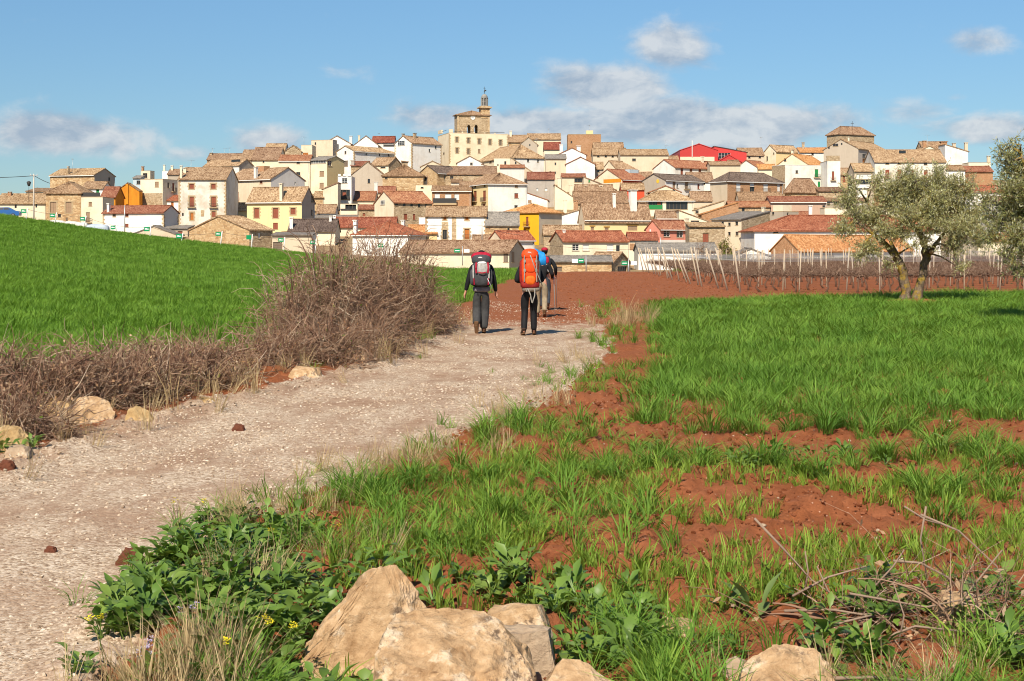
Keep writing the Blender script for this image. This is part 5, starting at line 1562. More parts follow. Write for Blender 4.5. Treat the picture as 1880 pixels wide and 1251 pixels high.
for (d0, d1, dens, s0, s1) in ((4.6, 9, 1500, .009, .036), (9, 16, 800, .011, .042), (16, 28, 330, .016, .048), (28, 48, 70, .022, .055)):
    x, d = spread_points(int(6.5 * (d1 - d0) * dens), -5.2, 3.2, d0, d1)
    L_, R_ = path_edges(d)
    w = (fbm(x * 2.2, d * 2.2, 33, 3) - 0.5) * 0.5
    ins = sstep(x + w, L_ - 0.75, L_ - 0.1) * (1 - sstep(x + w, R_ + 0.0, R_ + 0.5))
    cl = 0.22 + 0.9 * sstep(fbm(x * 0.8, d * 0.5, 35, 4), 0.40, 0.62)
    ed = 1 + 1.0 * np.exp(-((x - L_ + .2) / 0.4) ** 2)
    k = (rng.random(len(x)) < ins * cl * ed) & (x > -0.40 * d - 1.0)
    XS.append(x[k]); DS.append(d[k]); SC.append(s0 + (s1 - s0) * rng.random(k.sum()) ** 2.8)
place('gravel', np.concatenate(XS), np.concatenate(DS), peb, np.concatenate(SC), None, 0.5, 'pale loose gravel spread over the track', 'gravel', 0.002)
# clods and a few pale stones on the red soil
XS, DS, SC = [], [], []
for (d0, d1, dens, s0, s1) in ((5, 10, 420, .008, .045), (10, 20, 150, .014, .065)):
    x, d = spread_points(int((0.4 * d1 + 3) * (d1 - d0) * dens), -2, 0.4 * d1 + 1, d0, d1)
    L_, R_ = path_edges(d)
    k = x > R_ + 0.15
    XS.append(x[k]); DS.append(d[k]); SC.append(s0 + (s1 - s0) * rng.random(k.sum()) ** 3)
x, d = spread_points(9000, 0.5, 14, 34, 100)
L_, R_ = path_edges(d)
k = (x < 0.12 * d + 6)
XS.append(x[k]); DS.append(d[k]); SC.append(0.02 + 0.07 * rng.random(k.sum()) ** 2)
place('soil_clods', np.concatenate(XS), np.concatenate(DS), clods, np.concatenate(SC), None, 0.4, 'crumbled red clods lying on the ploughed soil', 'soil', 0.004)
x, d = spread_points(420, -1.2, 5, 6, 18)
L_, R_ = path_edges(d)
k = x > R_ + 0.2
place('soil_pebbles', x[k], d[k], peb, 0.012 + 0.03 * rng.random(k.sum()) ** 2, None, 0.4, 'small pale pebbles scattered on the red soil', 'gravel')

far_p = [tuft(950 + i, 60, 0.3, 0.35, 0.02, 0.5, M_YOUNG, hv=0.5) for i in range(3)]
x, d = spread_points(1500, 13, 46, 108.5, 112)
place('far_verge_grass', x, d, far_p, 1.2 + 0.6 * rng.random(len(x)), 1.6 + 1.2 * rng.random(len(x)), 0.1, 'strip of yellow-green grass behind the last vine row', 'grass')

# big separate tussocks along the near edge of the field
clump_p = [tuft(960 + i, 58, 0.26, 0.075, 0.009, 0.95, M_GRASS, hv=0.5) for i in range(4)]
XS, DS, SC = [], [], []
for (px, py, nn, sx, sy) in ((1180, 940, 2, 60, 14), (1000, 930, 4, 50, 16), (930, 975, 3, 30, 10), (900, 815, 4, 30, 10), (950, 790, 4, 30, 8), (1070, 870, 5, 50, 10), (1130, 830, 5, 60, 8), (1240, 860, 6, 40, 8), (1480, 870, 5, 60, 8), (1600, 860, 5, 40, 8), (1420, 860, 5, 60, 8),
                             (1500, 800, 8, 60, 6), (1600, 790, 9, 60, 6), (1700, 800, 10, 60, 8), (1800, 830, 10, 50, 10), (1860, 860, 6, 20, 10), (1350, 800, 6, 50, 6), (700, 900, 6, 50, 10), (820, 880, 6, 50, 10), (640, 930, 4, 30, 8), (1080, 620, 5, 20, 10), (1800, 900, 6, 60, 14), (1680, 930, 5, 60, 14)):
    X_ = rng.normal(px, sx, nn); Y_ = rng.normal(py, sy, nn)
    D_ = CAMH * F / (Y_ - HY)
    XS.append((X_ - CX) / F * D_); DS.append(D_); SC.append(0.5 + 0.5 * rng.random(nn))
place('grass_tussocks', np.concatenate(XS), np.concatenate(DS), clump_p, np.concatenate(SC), None, 0.12, 'big dark green tussocks standing apart on the red soil', 'grass')

# ------------------------------------------------------------------ twiggy plants
def tubes_np(P, r, sides=3):
    """P (N,K,3) polylines, r (N,K) radii -> verts, quads"""
    N, K, _ = P.shape
    T = np.empty_like(P)
    T[:, 1:-1] = P[:, 2:] - P[:, :-2]; T[:, 0] = P[:, 1] - P[:, 0]; T[:, -1] = P[:, -1] - P[:, -2]
    T /= np.linalg.norm(T, axis=-1, keepdims=True) + 1e-9
    ref = np.where(np.abs(T[..., 2:3]) > 0.9, np.array([1.0, 0, 0]), np.array([0, 0, 1.0]))
    U = np.cross(T, ref); U /= np.linalg.norm(U, axis=-1, keepdims=True) + 1e-9
    W = np.cross(T, U)
    a = np.arange(sides) * 2 * np.pi / sides
    V = P[:, :, None] + (U[:, :, None] * np.cos(a)[:, None] + W[:, :, None] * np.sin(a)[:, None]) * r[:, :, None, None]
    V = V.reshape(-1, 3)
    n = np.arange(N)[:, None, None] * K * sides; k = np.arange(K - 1)[None, :, None] * sides; j = np.arange(sides)[None, None]
    j2 = (j + 1) % sides
    q = np.stack([n + k + j, n + k + j2, n + k + sides + j2, n + k + sides + j], -1).reshape(-1, 4)
    return V, q


def quads_np(C, Dv, Wv):
    """diamond leaves: centre-base C, length vector Dv, half width vector Wv"""
    N = len(C)
    V = np.stack([C, C + Dv * 0.45 + Wv, C + Dv, C + Dv * 0.45 - Wv], 1).reshape(-1, 3)
    q = (np.arange(N)[:, None] * 4 + np.arange(4)[None])
    return V, q


def unit(v):
    return v / (np.linalg.norm(v, axis=-1, keepdims=True) + 1e-9)


def mat_twig(cols):
    def fn(g, b):
        pos = g.node('ShaderNodeNewGeometry').outputs['Position']
        f = g.attr('tone')
        c = g.ramp(f, [(i / (len(cols) - 1), q) for i, q in enumerate(cols)])
        c = g.mix(g.math('MULTIPLY', g.noise(pos, 14, 3), 0.5), c, tuple(x * 0.6 for x in cols[0]))
        g.put(b.inputs['Base Color'], c)
    return fn


M_TWIG = material('bramble_twigs', mat_twig([(0.13, 0.062, 0.040), (0.31, 0.180, 0.115), (0.48, 0.335, 0.225), (0.68, 0.55, 0.40)]), 0.85, 0.2)
M_DRYLEAF = mat_leaf([(0.20, 0.09, 0.05), (0.34, 0.20, 0.11), (0.62, 0.50, 0.36)], 0.2); M_DRYLEAF.name = 'dry_bramble_leaves'
M_BRAMBLEGREEN = mat_leaf([(0.06, 0.12, 0.025), (0.14, 0.19, 0.03), (0.36, 0.30, 0.04)], 0.3); M_BRAMBLEGREEN.name = 'bramble_green_leaves'


def with_tone(name, V, q, tone_per_face_group, mat, verts_per):
    me = mesh_np(name, V, q.ravel(), np.full(len(q), q.shape[1]), False)
    a = me.attributes.new('tone', 'FLOAT', 'POINT')
    a.data.foreach_set('value', np.repeat(tone_per_face_group, verts_per).astype(np.float32))
    me.materials.append(mat)
    return me


def bramble(label, lobes, n, group, seed, tw=0.5, long_canes=30, leafn=900, green=60, rad=0.0062, upr=0.35):
    """tangled leafless bush: lobes are (x, depth, half width, half depth, height) mounds"""
    r = np.random.default_rng(seed)
    base = lobes[0]
    zb = g1(base[0], base[1])
    root = empty('bramble_bush', (base[0], base[1], zb))
    tag(root, label, 'bush', group)
    off = np.array([base[0], base[1], zb])
    w = np.array([l[2] * l[3] * l[4] for l in lobes]); w = w / w.sum()
    li = r.choice(len(lobes), n, p=w)
    Lb = np.array(lobes)[li]
    # points in half-ellipsoids, more of them near the surface
    d = unit(r.normal(size=(n, 3))); d[:, 2] = np.abs(d[:, 2])
    q = r.random(n) ** (1 / 2.2)
    lump = 0.82 + 0.4 * fbm(d[:, 0] * 2.1 + li * 7, d[:, 2] * 2.1 + d[:, 1] * 1.7, seed, 2)
    q = q * lump
    C = np.stack([Lb[:, 0] + d[:, 0] * q * Lb[:, 2], Lb[:, 1] + d[:, 1] * q * Lb[:, 3], d[:, 2] * q * Lb[:, 4]], -1)
    C[:, 2] += gz(C[:, 0], C[:, 1])
    out = np.stack([d[:, 0] / 1.0, d[:, 1] / 1.0, d[:, 2] * 0.8], -1)
    dirv = unit(out * 0.5 + r.normal(size=(n, 3)) * 0.75 + np.array([0, 0, upr]))
    # twigs grow in sprays: each follows the place and direction of its leader
    lead = r.integers(0, max(1, n // 9), n)
    stay = r.random(n) < 0.25
    C = np.where(stay[:, None], C, C[lead] + r.normal(size=(n, 3)) * 0.075)
    dirv = np.where(stay[:, None], dirv, unit(dirv[lead] + r.normal(size=(n, 3)) * 0.38))
    lead_tone = r.random(n)
    K = 4
    ln = tw * (0.35 + 0.9 * r.random(n) ** 1.5)
    P = np.empty((n, K, 3))
    P[:, 0] = C
    cur = dirv
    for k in range(1, K):
        P[:, k] = P[:, k - 1] + cur * (ln / (K - 1))[:, None]
        cur = unit(cur + r.normal(size=(n, 3)) * 0.32 + np.array([0, 0, -0.12]))
    low = gz(P[..., 0].ravel(), P[..., 1].ravel()).reshape(P.shape[:2]) + 0.01
    P[..., 2] = np.maximum(P[..., 2], low)
    rr = rad * (0.5 + 0.9 * r.random(n) ** 2)[:, None] * np.array([1.0, 0.9, 0.7, 0.4])[None]
    V, f = tubes_np(P - off, rr)
    tone = np.clip(0.5 * lead_tone[lead] ** 1.5 + 0.55 * r.random(n) ** 1.9 + r.normal(0, .06, n), 0, 1)
    link('twigs', with_tone('twigs', V, f, tone, M_TWIG, K * 3), None, root)['kind'] = 'stuff'
    # long arching canes from the ground
    m = long_canes
    li = r.choice(len(lobes), m, p=w); Lb = np.array(lobes)[li]
    a = r.uniform(0, 6.283, m); K = 9
    st = np.stack([Lb[:, 0] + np.cos(a) * Lb[:, 2] * 0.4 * r.random(m), Lb[:, 1] + np.sin(a) * Lb[:, 3] * 0.4 * r.random(m), np.zeros(m)], -1)
    st[:, 2] = gz(st[:, 0], st[:, 1])
    hh = Lb[:, 4] * (0.75 + 0.65 * r.random(m)); reach = (0.2 + 0.8 * r.random(m)) * Lb[:, 2]
    t = np.linspace(0, 1, K)
    a2 = a + r.normal(0, 0.5, m)
    P = np.empty((m, K, 3))
    P[..., 0] = st[:, 0:1] + np.cos(a2)[:, None] * reach[:, None] * t ** 1.4 + r.normal(0, .02, (m, K)).cumsum(1) * 0.6
    P[..., 1] = st[:, 1:2] + np.sin(a2)[:, None] * reach[:, None] * t ** 1.4
    P[..., 2] = st[:, 2:3] + hh[:, None] * (1.75 * t - 0.85 * t ** 2.2) / 0.98
    rr = (0.007 + 0.006 * r.random(m))[:, None] * np.linspace(1, 0.35, K)[None]
    V, f = tubes_np(P - off, rr, 4)
    link('canes', with_tone('canes', V, f, np.clip(r.normal(0.3, .25, m), 0, 1), M_TWIG, K * 4), None, root)['kind'] = 'stuff'
    # withered leaves still hanging
    def leaves(nm, cnt, mat, size, zone=1.0):
        sel = r.integers(0, n, cnt)
        C2 = C[sel] + dirv[sel] * (ln[sel] * r.random(cnt))[:, None] * 0.8
        C2[:, 2] = np.maximum(C2[:, 2], gz(C2[:, 0], C2[:, 1]) + 0.01)
        dv = unit(r.normal(size=(cnt, 3)) + np.array([0, 0, -0.2])) * (size * (0.6 + 0.8 * r.random(cnt)))[:, None]
        wv = unit(np.cross(dv, r.normal(size=(cnt, 3)))) * (size * 0.3 * (0.6 + 0.6 * r.random(cnt)))[:, None]
        V, f = quads_np(C2 - off, dv, wv)
        link(nm, with_tone(nm, V, f, r.random(cnt), mat, 4), None, root)['kind'] = 'stuff'
    if leafn: leaves('dry_leaves', leafn, M_DRYLEAF, 0.045)
    if green: leaves('green_leaves', green, M_BRAMBLEGREEN, 0.05 if green < 1000 else 0.13)
    return root


G_BR = 'brambles along the left side of the track'
bramble('tallest leafless bramble thicket left of the walkers', [(-3.1, 24.2, 1.0, 1.4, 1.72), (-3.6, 23.0, .65, 1.0, 1.2), (-2.5, 25.4, .75, 1.2, 1.66)], 5000, G_BR, 1, 0.62, 130, 4200, 200)
bramble('rounded bramble thicket with yellow-green tips beside the left walker', [(-2.45, 28.8, .85, 1.5, 1.72), (-2.05, 30.6, .6, 1.2, 1.35)], 4000, G_BR, 2, 0.6, 90, 3200, 520)
bramble('low sprawling bramble at the foot of the tall thicket', [(-2.85, 21.6, .75, .8, .62), (-3.5, 20.8, .7, .7, .45), (-2.25, 23.4, .5, 1.0, .65)], 2500, G_BR, 3, 0.5, 60, 1700, 90)
bramble('small bramble tuft right at the track where the thicket ends', [(-1.62, 31.6, .40, .9, .72), (-1.75, 29.6, .42, .8, .8)], 1700, G_BR, 4, 0.42, 10, 500, 60)
bramble('thin sprawling bramble with long canes before the green field', [(-4.2, 19.6, .8, .8, .36), (-4.1, 18.2, .7, .7, .48)], 1500, G_BR, 5, 0.5, 55, 1000, 80)
bramble('dense low bramble hedge behind the gravel edge', [(-4.6, 16.4, .75, .9, .54), (-4.4, 17.4, .6, .8, .48)], 2500, G_BR, 6, 0.45, 45, 1700, 30)
bramble('dense low bramble hedge to the right of the square rock', [(-4.95, 15.3, .65, .55, .52), (-4.6, 15.8, .5, .5, .45)], 2100, G_BR, 7, 0.42, 36, 1500, 30)
bramble('bramble hedge rising behind the square rock', [(-5.5, 15.3, .75, .5, .55)], 1700, G_BR, 8, 0.45, 36, 1100, 40)
bramble('bramble hedge at the left edge of the view behind the round rock', [(-5.55, 13.8, .7, .5, .5), (-6.1, 13.9, .7, .7, .62)], 1900, G_BR, 9, 0.45, 40, 1200, 60)
bramble('heap of cut grey twigs between the rocks at the left', [(-4.62, 13.5, .42, .35, .24)], 900, G_BR, 10, 0.5, 6, 120, 10, rad=0.006, upr=-0.1)
dead = bramble('dry tangled canes in the lower right corner', [(2.02, 6.55, .42, .35, .20), (1.55, 6.6, .4, .3, .10)], 360, None, 11, 0.42, 14, 120, 30, rad=0.0026, upr=0.0)
STICKS = [([(1385, 952), (1440, 1010), (1490, 1065), (1560, 1118), (1640, 1142)], 7.3, .007), ([(1440, 1122), (1530, 1120), (1620, 1135), (1720, 1178)], 6.6, .007), ([(1478, 1082), (1484, 1050), (1478, 1012)], 6.9, .006),
          ([(1455, 1095), (1520, 1060), (1590, 1040)], 6.8, .007), ([(1500, 1160), (1550, 1142), (1600, 1130)], 6.4, .008), ([(1700, 930), (1690, 990), (1706, 1085)], 7.0, .006), ([(1660, 930), (1700, 955), (1735, 965)], 7.1, .005),
          ([(1640, 1030), (1690, 1034), (1740, 1060), (1790, 1110)], 6.8, .007), ([(1690, 945), (1760, 975), (1830, 1040), (1862, 1120)], 6.8, .006), ([(1580, 1105), (1640, 1040), (1660, 1010)], 6.7, .006), ([(1560, 1120), (1520, 1085), (1500, 1040)], 6.7, .006),
          ([(1600, 1180), (1680, 1150), (1770, 1160)], 6.2, .007), ([(1530, 1246), (1600, 1244), (1690, 1250)], 5.6, .009), ([(1740, 1140), (1800, 1060), (1840, 1010)], 6.5, .006), ([(1650, 1200), (1660, 1130), (1640, 1070)], 6.2, .005), ([(1560, 1090), (1700, 1115), (1820, 1090)], 6.5, .006)]
sk = MB()
for (pp, D_, r_) in STICKS:
    pts = []
    for i_, (a_, b_) in enumerate(pp):
        q = at(a_, b_, D_)
        dd = min(D_, max(5.4, CAMH * F / (b_ - HY) - 0.1))
        q = at(a_, b_, dd); q.z = max(q.z, g1(q.x, dd) + .02)
        pts.append(q - dead.location)
    sk.tube(pts, [r_ * (1 - .45 * i_ / (len(pts) - 1)) for i_ in range(len(pts))], 5)
sko = sk.build('sticks', plain('grey_dead_wood', (0.30, 0.21, 0.15), .9, vary=.3, scale=12), dead)
sko['kind'] = 'stuff'

# ------------------------------------------------------------------ rocks
def mat_rock(c0, c1, c2, lich=(0.10, 0.065, 0.045), amt=0.55):
    def fn(g, b):
        pos = g.coord('Object')
        n = g.noise(pos, 3.2, 8, 0.68)
        n2 = g.noise(pos, 16, 6, 0.7)
        n3 = g.noise(pos, 1.3, 4, 0.5)
        c = g.ramp(g.math('ADD', g.math('MULTIPLY', n, 0.65), g.math('MULTIPLY', n2, 0.35)), [(0.36, c0), (0.5, c1), (0.62, c2)])
        c = g.mix(g.rng(n3, 0.5, 0.68, 0, 0.6), c, (c1[0] * 1.05, c1[1] * 0.82, c1[2] * 0.55))
        vm = g.math('MULTIPLY', g.rng(g.noise(pos, 22, 5, 0.7), 0.50, 0.60), g.rng(g.noise(pos, 3.4, 3, 0.55), 0.47, 0.57))
        c = g.mix(g.math('MULTIPLY', vm, amt), c, lich)
        c = g.mix(g.math('MULTIPLY', g.rng(g.noise(pos, 7, 5, 0.7), 0.58, 0.66), 0.55), c, (0.66, 0.56, 0.42))
        c = g.mix(g.math('MULTIPLY', g.rng(n2, 0.66, 0.76), 0.5), c, (0.7, 0.62, 0.5))
        g.put(b.inputs['Base Color'], c)
        h_ = g.math('ADD', g.math('MULTIPLY', n, 1.0), g.math('MULTIPLY', n2, 0.45))
        g.put(b.inputs['Normal'], g.bump(h_, 0.7, 0.06))
    return fn


M_ROCK = material('tan_limestone', mat_rock((0.24, 0.135, 0.062), (0.46, 0.305, 0.17), (0.64, 0.50, 0.35), amt=0.85), 0.92, 0.15)
M_ROCK2 = material('ochre_limestone', mat_rock((0.26, 0.16, 0.07), (0.42, 0.28, 0.13), (0.52, 0.38, 0.22)), 0.92, 0.15)
M_ROCK3 = material('grey_brown_stone', mat_rock((0.26, 0.18, 0.12), (0.38, 0.28, 0.19), (0.46, 0.36, 0.26), amt=0.2), 0.92, 0.15)


def rock(label, cx, cy, size, seed, mat, hull, rz=0.0, sub=3, rough=0.085, sink=0.06, group='loose rocks beside the track', name='rock'):
    """angular boulder: a convex hull of given corners (unit box), softened and roughened"""
    r = random.Random(seed)
    bm = bmesh.new()
    for p in hull:
        bm.verts.new((p[0] * size[0] / 2, p[1] * size[1] / 2, p[2] * size[2]))
    ret = bmesh.ops.convex_hull(bm, input=bm.verts)
    bmesh.ops.delete(bm, geom=[v for v in bm.verts if not v.link_faces], context='VERTS')
    bmesh.ops.triangulate(bm, faces=bm.faces)
    for _ in range(sub):
        bmesh.ops.subdivide_edges(bm, edges=bm.edges, cuts=1, use_grid_fill=True)
        bmesh.ops.triangulate(bm, faces=[f for f in bm.faces if len(f.verts) > 4])
        if _ < 2:
            bmesh.ops.smooth_vert(bm, verts=bm.verts, factor=0.07, use_axis_x=True, use_axis_y=True, use_axis_z=True)
    bm.normal_update()
    from mathutils import noise as mn
    sm = sum(size) / 3
    off = Vector((seed * 3.1, seed * 1.7, 0))
    for v in bm.verts:
        p = v.co / sm * 4.5 + off
        d = mn.fractal(p, 0.8, 2.2, 6) * rough * 0.42 * sm
        d += (mn.noise(p * 0.35) > 0.15) * 0.016 * sm
        v.co += v.normal * d
    me = bpy.data.meshes.new(name); bm.to_mesh(me); bm.free()
    o = link(name, me, mat)
    o.location = (cx, cy, g1(cx, cy) - sink)
    o.rotation_euler = (0, 0, rz)
    tag(o, label, 'rock', group)
    return o


BOX = [(-1, -1, 0), (1, -1, 0), (1, 1, 0), (-1, 1, 0)]
def px_rock(label, px, py, D, w, d, hgt, seed, mat, hull, **kw):
    c = at(px, py, D)
    return rock(label, c.x, D, (w, d, hgt), seed, mat, BOX + hull, **kw)


M_CLOD2 = plain('dark_red_clod', (0.15, 0.048, 0.024), .95, vary=.5, scale=30)
# foreground group
px_rock('largest pale tan boulder at the bottom centre with dark lichen specks', 835, 1245, 5.66, .64, .50, .405, 3, M_ROCK,
        [(-.92, -.85, .72), (-.75, .1, .98), (-.2, .45, 1.0), (.35, .35, .97), (.72, .0, .78), (1.0, -.5, .42), (.6, -1.0, .35), (-.2, -1.0, .62), (.95, .6, .5), (-.95, .7, .6)], sub=4)
px_rock('tall wedge-shaped ochre rock leaning behind the largest boulder', 672, 1185, 6.12, .60, .36, .55, 5, M_ROCK,
        [(-1.0, -.5, .18), (-.6, -.35, .50), (-.15, -.2, .80), (.22, .0, 1.0), (.40, .15, .97), (.95, .1, .60), (1.0, .5, .5), (-.9, .6, .3), (-.3, .8, .7)], sub=4)
px_rock('flat-faced grey-brown stone behind the right of the largest boulder', 948, 1185, 6.05, .32, .24, .36, 7, M_ROCK3,
        [(-.9, -.7, .8), (.85, -.8, .92), (.95, .3, .85), (-.8, .6, .86), (.98, -.9, .3)])
px_rock('buried tan rock just behind the flat-faced stone', 945, 1130, 6.55, .34, .22, .16, 8, M_ROCK,
        [(-.7, -.6, .7), (.6, -.7, 1.0), (.8, .4, .8), (-.6, .5, .8)], sink=0.02)
px_rock('rounded tan rock cut by the bottom edge right of the boulder', 1062, 1262, 5.62, .42, .34, .25, 9, M_ROCK,
        [(-.8, -.5, .6), (-.3, .3, 1.0), (.2, .2, .95), (.8, -.2, .6), (.4, -.9, .5)])
px_rock('small orange stone at the left foot of the boulders', 580, 1222, 5.78, .17, .15, .15, 10, M_ROCK2,
        [(-.7, -.5, .7), (.4, -.4, 1.0), (.7, .4, .7), (-.4, .5, .9)], sub=3)
px_rock('large rounded pale rock at the bottom right of centre', 1432, 1252, 5.66, .47, .34, .28, 12, M_ROCK,
        [(-.9, -.4, .55), (-.45, .1, .85), (.1, .2, 1.0), (.6, .1, .95), (.95, -.2, .6), (.7, -.9, .4), (-.2, -.9, .6)], sub=4)
px_rock('egg-shaped brown stone beside the large rounded rock', 1350, 1186, 6.0, .15, .14, .15, 13, M_ROCK3,
        [(-.7, -.6, .6), (.6, -.6, .75), (.7, .5, .8), (-.5, .5, .8), (0, 0, 1.0)], rough=0.03)
px_rock('ochre stone half hidden by dry canes in the lower right corner', 1762, 1120, 6.6, .24, .2, .18, 14, M_ROCK,
        [(-.8, -.6, .9), (.7, -.7, .8), (.9, .3, .9), (-.6, .5, 1.0)])
px_rock('pale flat stone in the grass right of the boulders', 1240, 1120, 6.75, .2, .16, .12, 15, M_ROCK,
        [(-.8, -.6, .7), (.7, -.7, .8), (.9, .3, .9), (-.6, .5, 1.0)])
# rocks at the left edge of the track
px_rock('big square tan rock at the hedge foot', 172, 772, 14.7, .46, .36, .36, 21, M_ROCK,
        [(-.85, -.7, .55), (-.8, .2, .95), (-.1, .3, 1.0), (.6, .2, .88), (1.0, -.2, .55), (.9, -.8, .2), (.2, -1.0, .3)])
px_rock('ochre rock half buried left of the square rock', 100, 770, 14.9, .42, .3, .24, 22, M_ROCK2,
        [(-.8, -.5, .6), (-.2, .2, 1.0), (.7, .1, .7), (.9, -.4, .3)])
px_rock('small ochre rock right of the square rock', 258, 772, 14.75, .30, .24, .2, 23, M_ROCK2,
        [(-.8, -.5, .8), (-.3, .2, 1.0), (.5, .1, .75), (.9, -.4, .3)])
px_rock('rounded ochre rock at the left edge of the view', 22, 822, 12.75, .36, .34, .31, 24, M_ROCK2,
        [(-.8, -.6, .8), (-.5, .2, 1.0), (.4, .2, .95), (.8, .0, .7), (.95, -.5, .4), (.3, -1, .5)])
px_rock('flat brown stone below the rounded rock at the left edge', 35, 848, 12.0, .22, .2, .1, 25, M_ROCK3, [(-.8, -.6, .8), (.5, -.5, .9), (.8, .5, .8), (-.6, .6, 1)], sink=0.02)
px_rock('low tan stone at the gravel edge below the low hedge', 378, 742, 16.3, .26, .2, .1, 26, M_ROCK2, [(-.8, -.6, .6), (.5, -.5, .9), (.8, .5, .8), (-.6, .6, 1)], sink=0.02)
px_rock('pale stone under the end of the tall bramble thicket', 655, 662, 22.2, .4, .3, .2, 27, M_ROCK, [(-.8, -.6, .6), (.5, -.5, .9), (.8, .5, .8), (-.6, .6, 1)], sink=0.04)
px_rock('long pale stone lying before the sprawling bramble', 560, 690, 19.6, .5, .3, .2, 28, M_ROCK, [(-.8, -.6, .6), (.5, -.5, .9), (.8, .5, .8), (-.6, .6, 1)], sink=0.05)
for (lb, px, py, D, s, sd) in (('red-brown clod on the gravel nearest the weeds', 240, 1026, 8.25, .15, 31), ('dark red clod alone in the middle of the track', 438, 781, 14.4, .13, 32), ('tiny red clod near the left of the track', 93, 1006, 8.55, .075, 33),
                               ('broken red clod at the left foot of the flat brown stone', 12, 866, 11.4, .14, 34), ('red clod in the weeds at the track edge', 262, 1064, 7.7, .06, 35)):
    px_rock(lb, px, py, D, s, s * .8, s * .62, sd, M_CLOD2, [(-.8, -.6, .6), (.5, -.5, .9), (.8, .5, .8), (-.6, .6, 1)], sub=3, rough=0.22, sink=0.01, group='red clods on the track', name='clod')

# ------------------------------------------------------------------ single leafy plants that stand out
def plant(label, px, py, D, me, sc=1.0, name='leafy_plant'):
    c = at(px, py, D)
    o = link(name, me)
    o.location = (c.x, D, g1(c.x, D))
    o.scale = (sc, sc, sc)
    tag(o, label, 'plant')
    return o
plant('pale green rosette of upright leaves on the red soil', 1392, 1085, 6.95, weed_mesh(901, 9, 0.20, 0.055, 0.02, M_PALEWEED, 0.12, (0.7, 1.4), False), 0.95)
plant('smaller pale rosette left of the upright pale rosette', 1335, 1075, 7.05, weed_mesh(902, 6, 0.15, 0.045, 0.02, M_PALEWEED, 0.1, (0.7, 1.4), False), 0.9)
plant('broad wilted cabbage-like leaves above the ochre stone', 1770, 1090, 6.95, weed_mesh(903, 8, 0.19, 0.12, 0.08, M_PALEWEED, 0.1, (0.1, 0.9)), 0.9)
plant('dark green leafy weed in front of the wedge rock', 648, 1250, 5.42, weed_mesh(904, 20, 0.11, 0.06, 0.16, M_WEED, 0.15, (0.2, 1.2)), 1.05)
plant('low clover-like weed beside the large rounded rock', 1585, 1185, 6.05, weed_mesh(905, 18, 0.07, 0.055, 0.06, M_YOUNG, 0.1, (0.1, 0.9)), 1.2)

# shrubs behind the vineyard
def shrub(label, px, py, D_, lobes, n, leafn, green, seed, rad=0.012):
    c = at(px, py, D_)
    return bramble(label, [(c.x + l[0], D_ + l[1], l[2], l[3], l[4]) for l in lobes], n, None, seed, 0.7, 12, leafn, green, rad)
shrub('upright yellow-green shrub behind the vineyard posts', 1332, 478, 112, [(0, 0, .75, .6, 2.3)], 500, 0, 2600, 51)
shrub('bare grey-brown shrub left of the yellow-green shrub', 1292, 478, 114, [(0, 0, 1.0, .8, 2.3)], 1100, 0, 0, 52)
shrub('bare brown shrub right of the yellow-green shrub', 1365, 478, 114, [(0, 0, .8, .8, 2.0)], 900, 100, 0, 53)

# ------------------------------------------------------------------ olive trees
def mat_bark(g, b):
    pos = g.coord('Object')
    n = g.noise(g.mapping(pos, (1, 1, 0.35)), 14, 6, 0.7)
    c = g.ramp(n, [(0.3, (0.075, 0.055, 0.038)), (0.5, (0.17, 0.125, 0.085)), (0.7, (0.30, 0.235, 0.165))])
    l = g.noise(pos, 3.4, 5, 0.65)
    c = g.mix(g.rng(l, 0.50, 0.60, 0, 0.75), c, (0.34, 0.23, 0.025))
    g.put(b.inputs['Base Color'], c)
    g.put(b.inputs['Normal'], g.bump(n, 0.9, 0.06))
M_BARK = material('olive_bark', mat_bark, 0.95, 0.1)
M_CUT = plain('fresh_cut_wood', (0.62, 0.42, 0.22), 0.8)
M_OLIVE = mat_leaf([(0.21, 0.225, 0.080), (0.33, 0.335, 0.135), (0.48, 0.46, 0.23)], 0.32, 0.35, 0.42, back=(0.56, 0.55, 0.38), spec=0.45); M_OLIVE.name = 'olive_leaves'


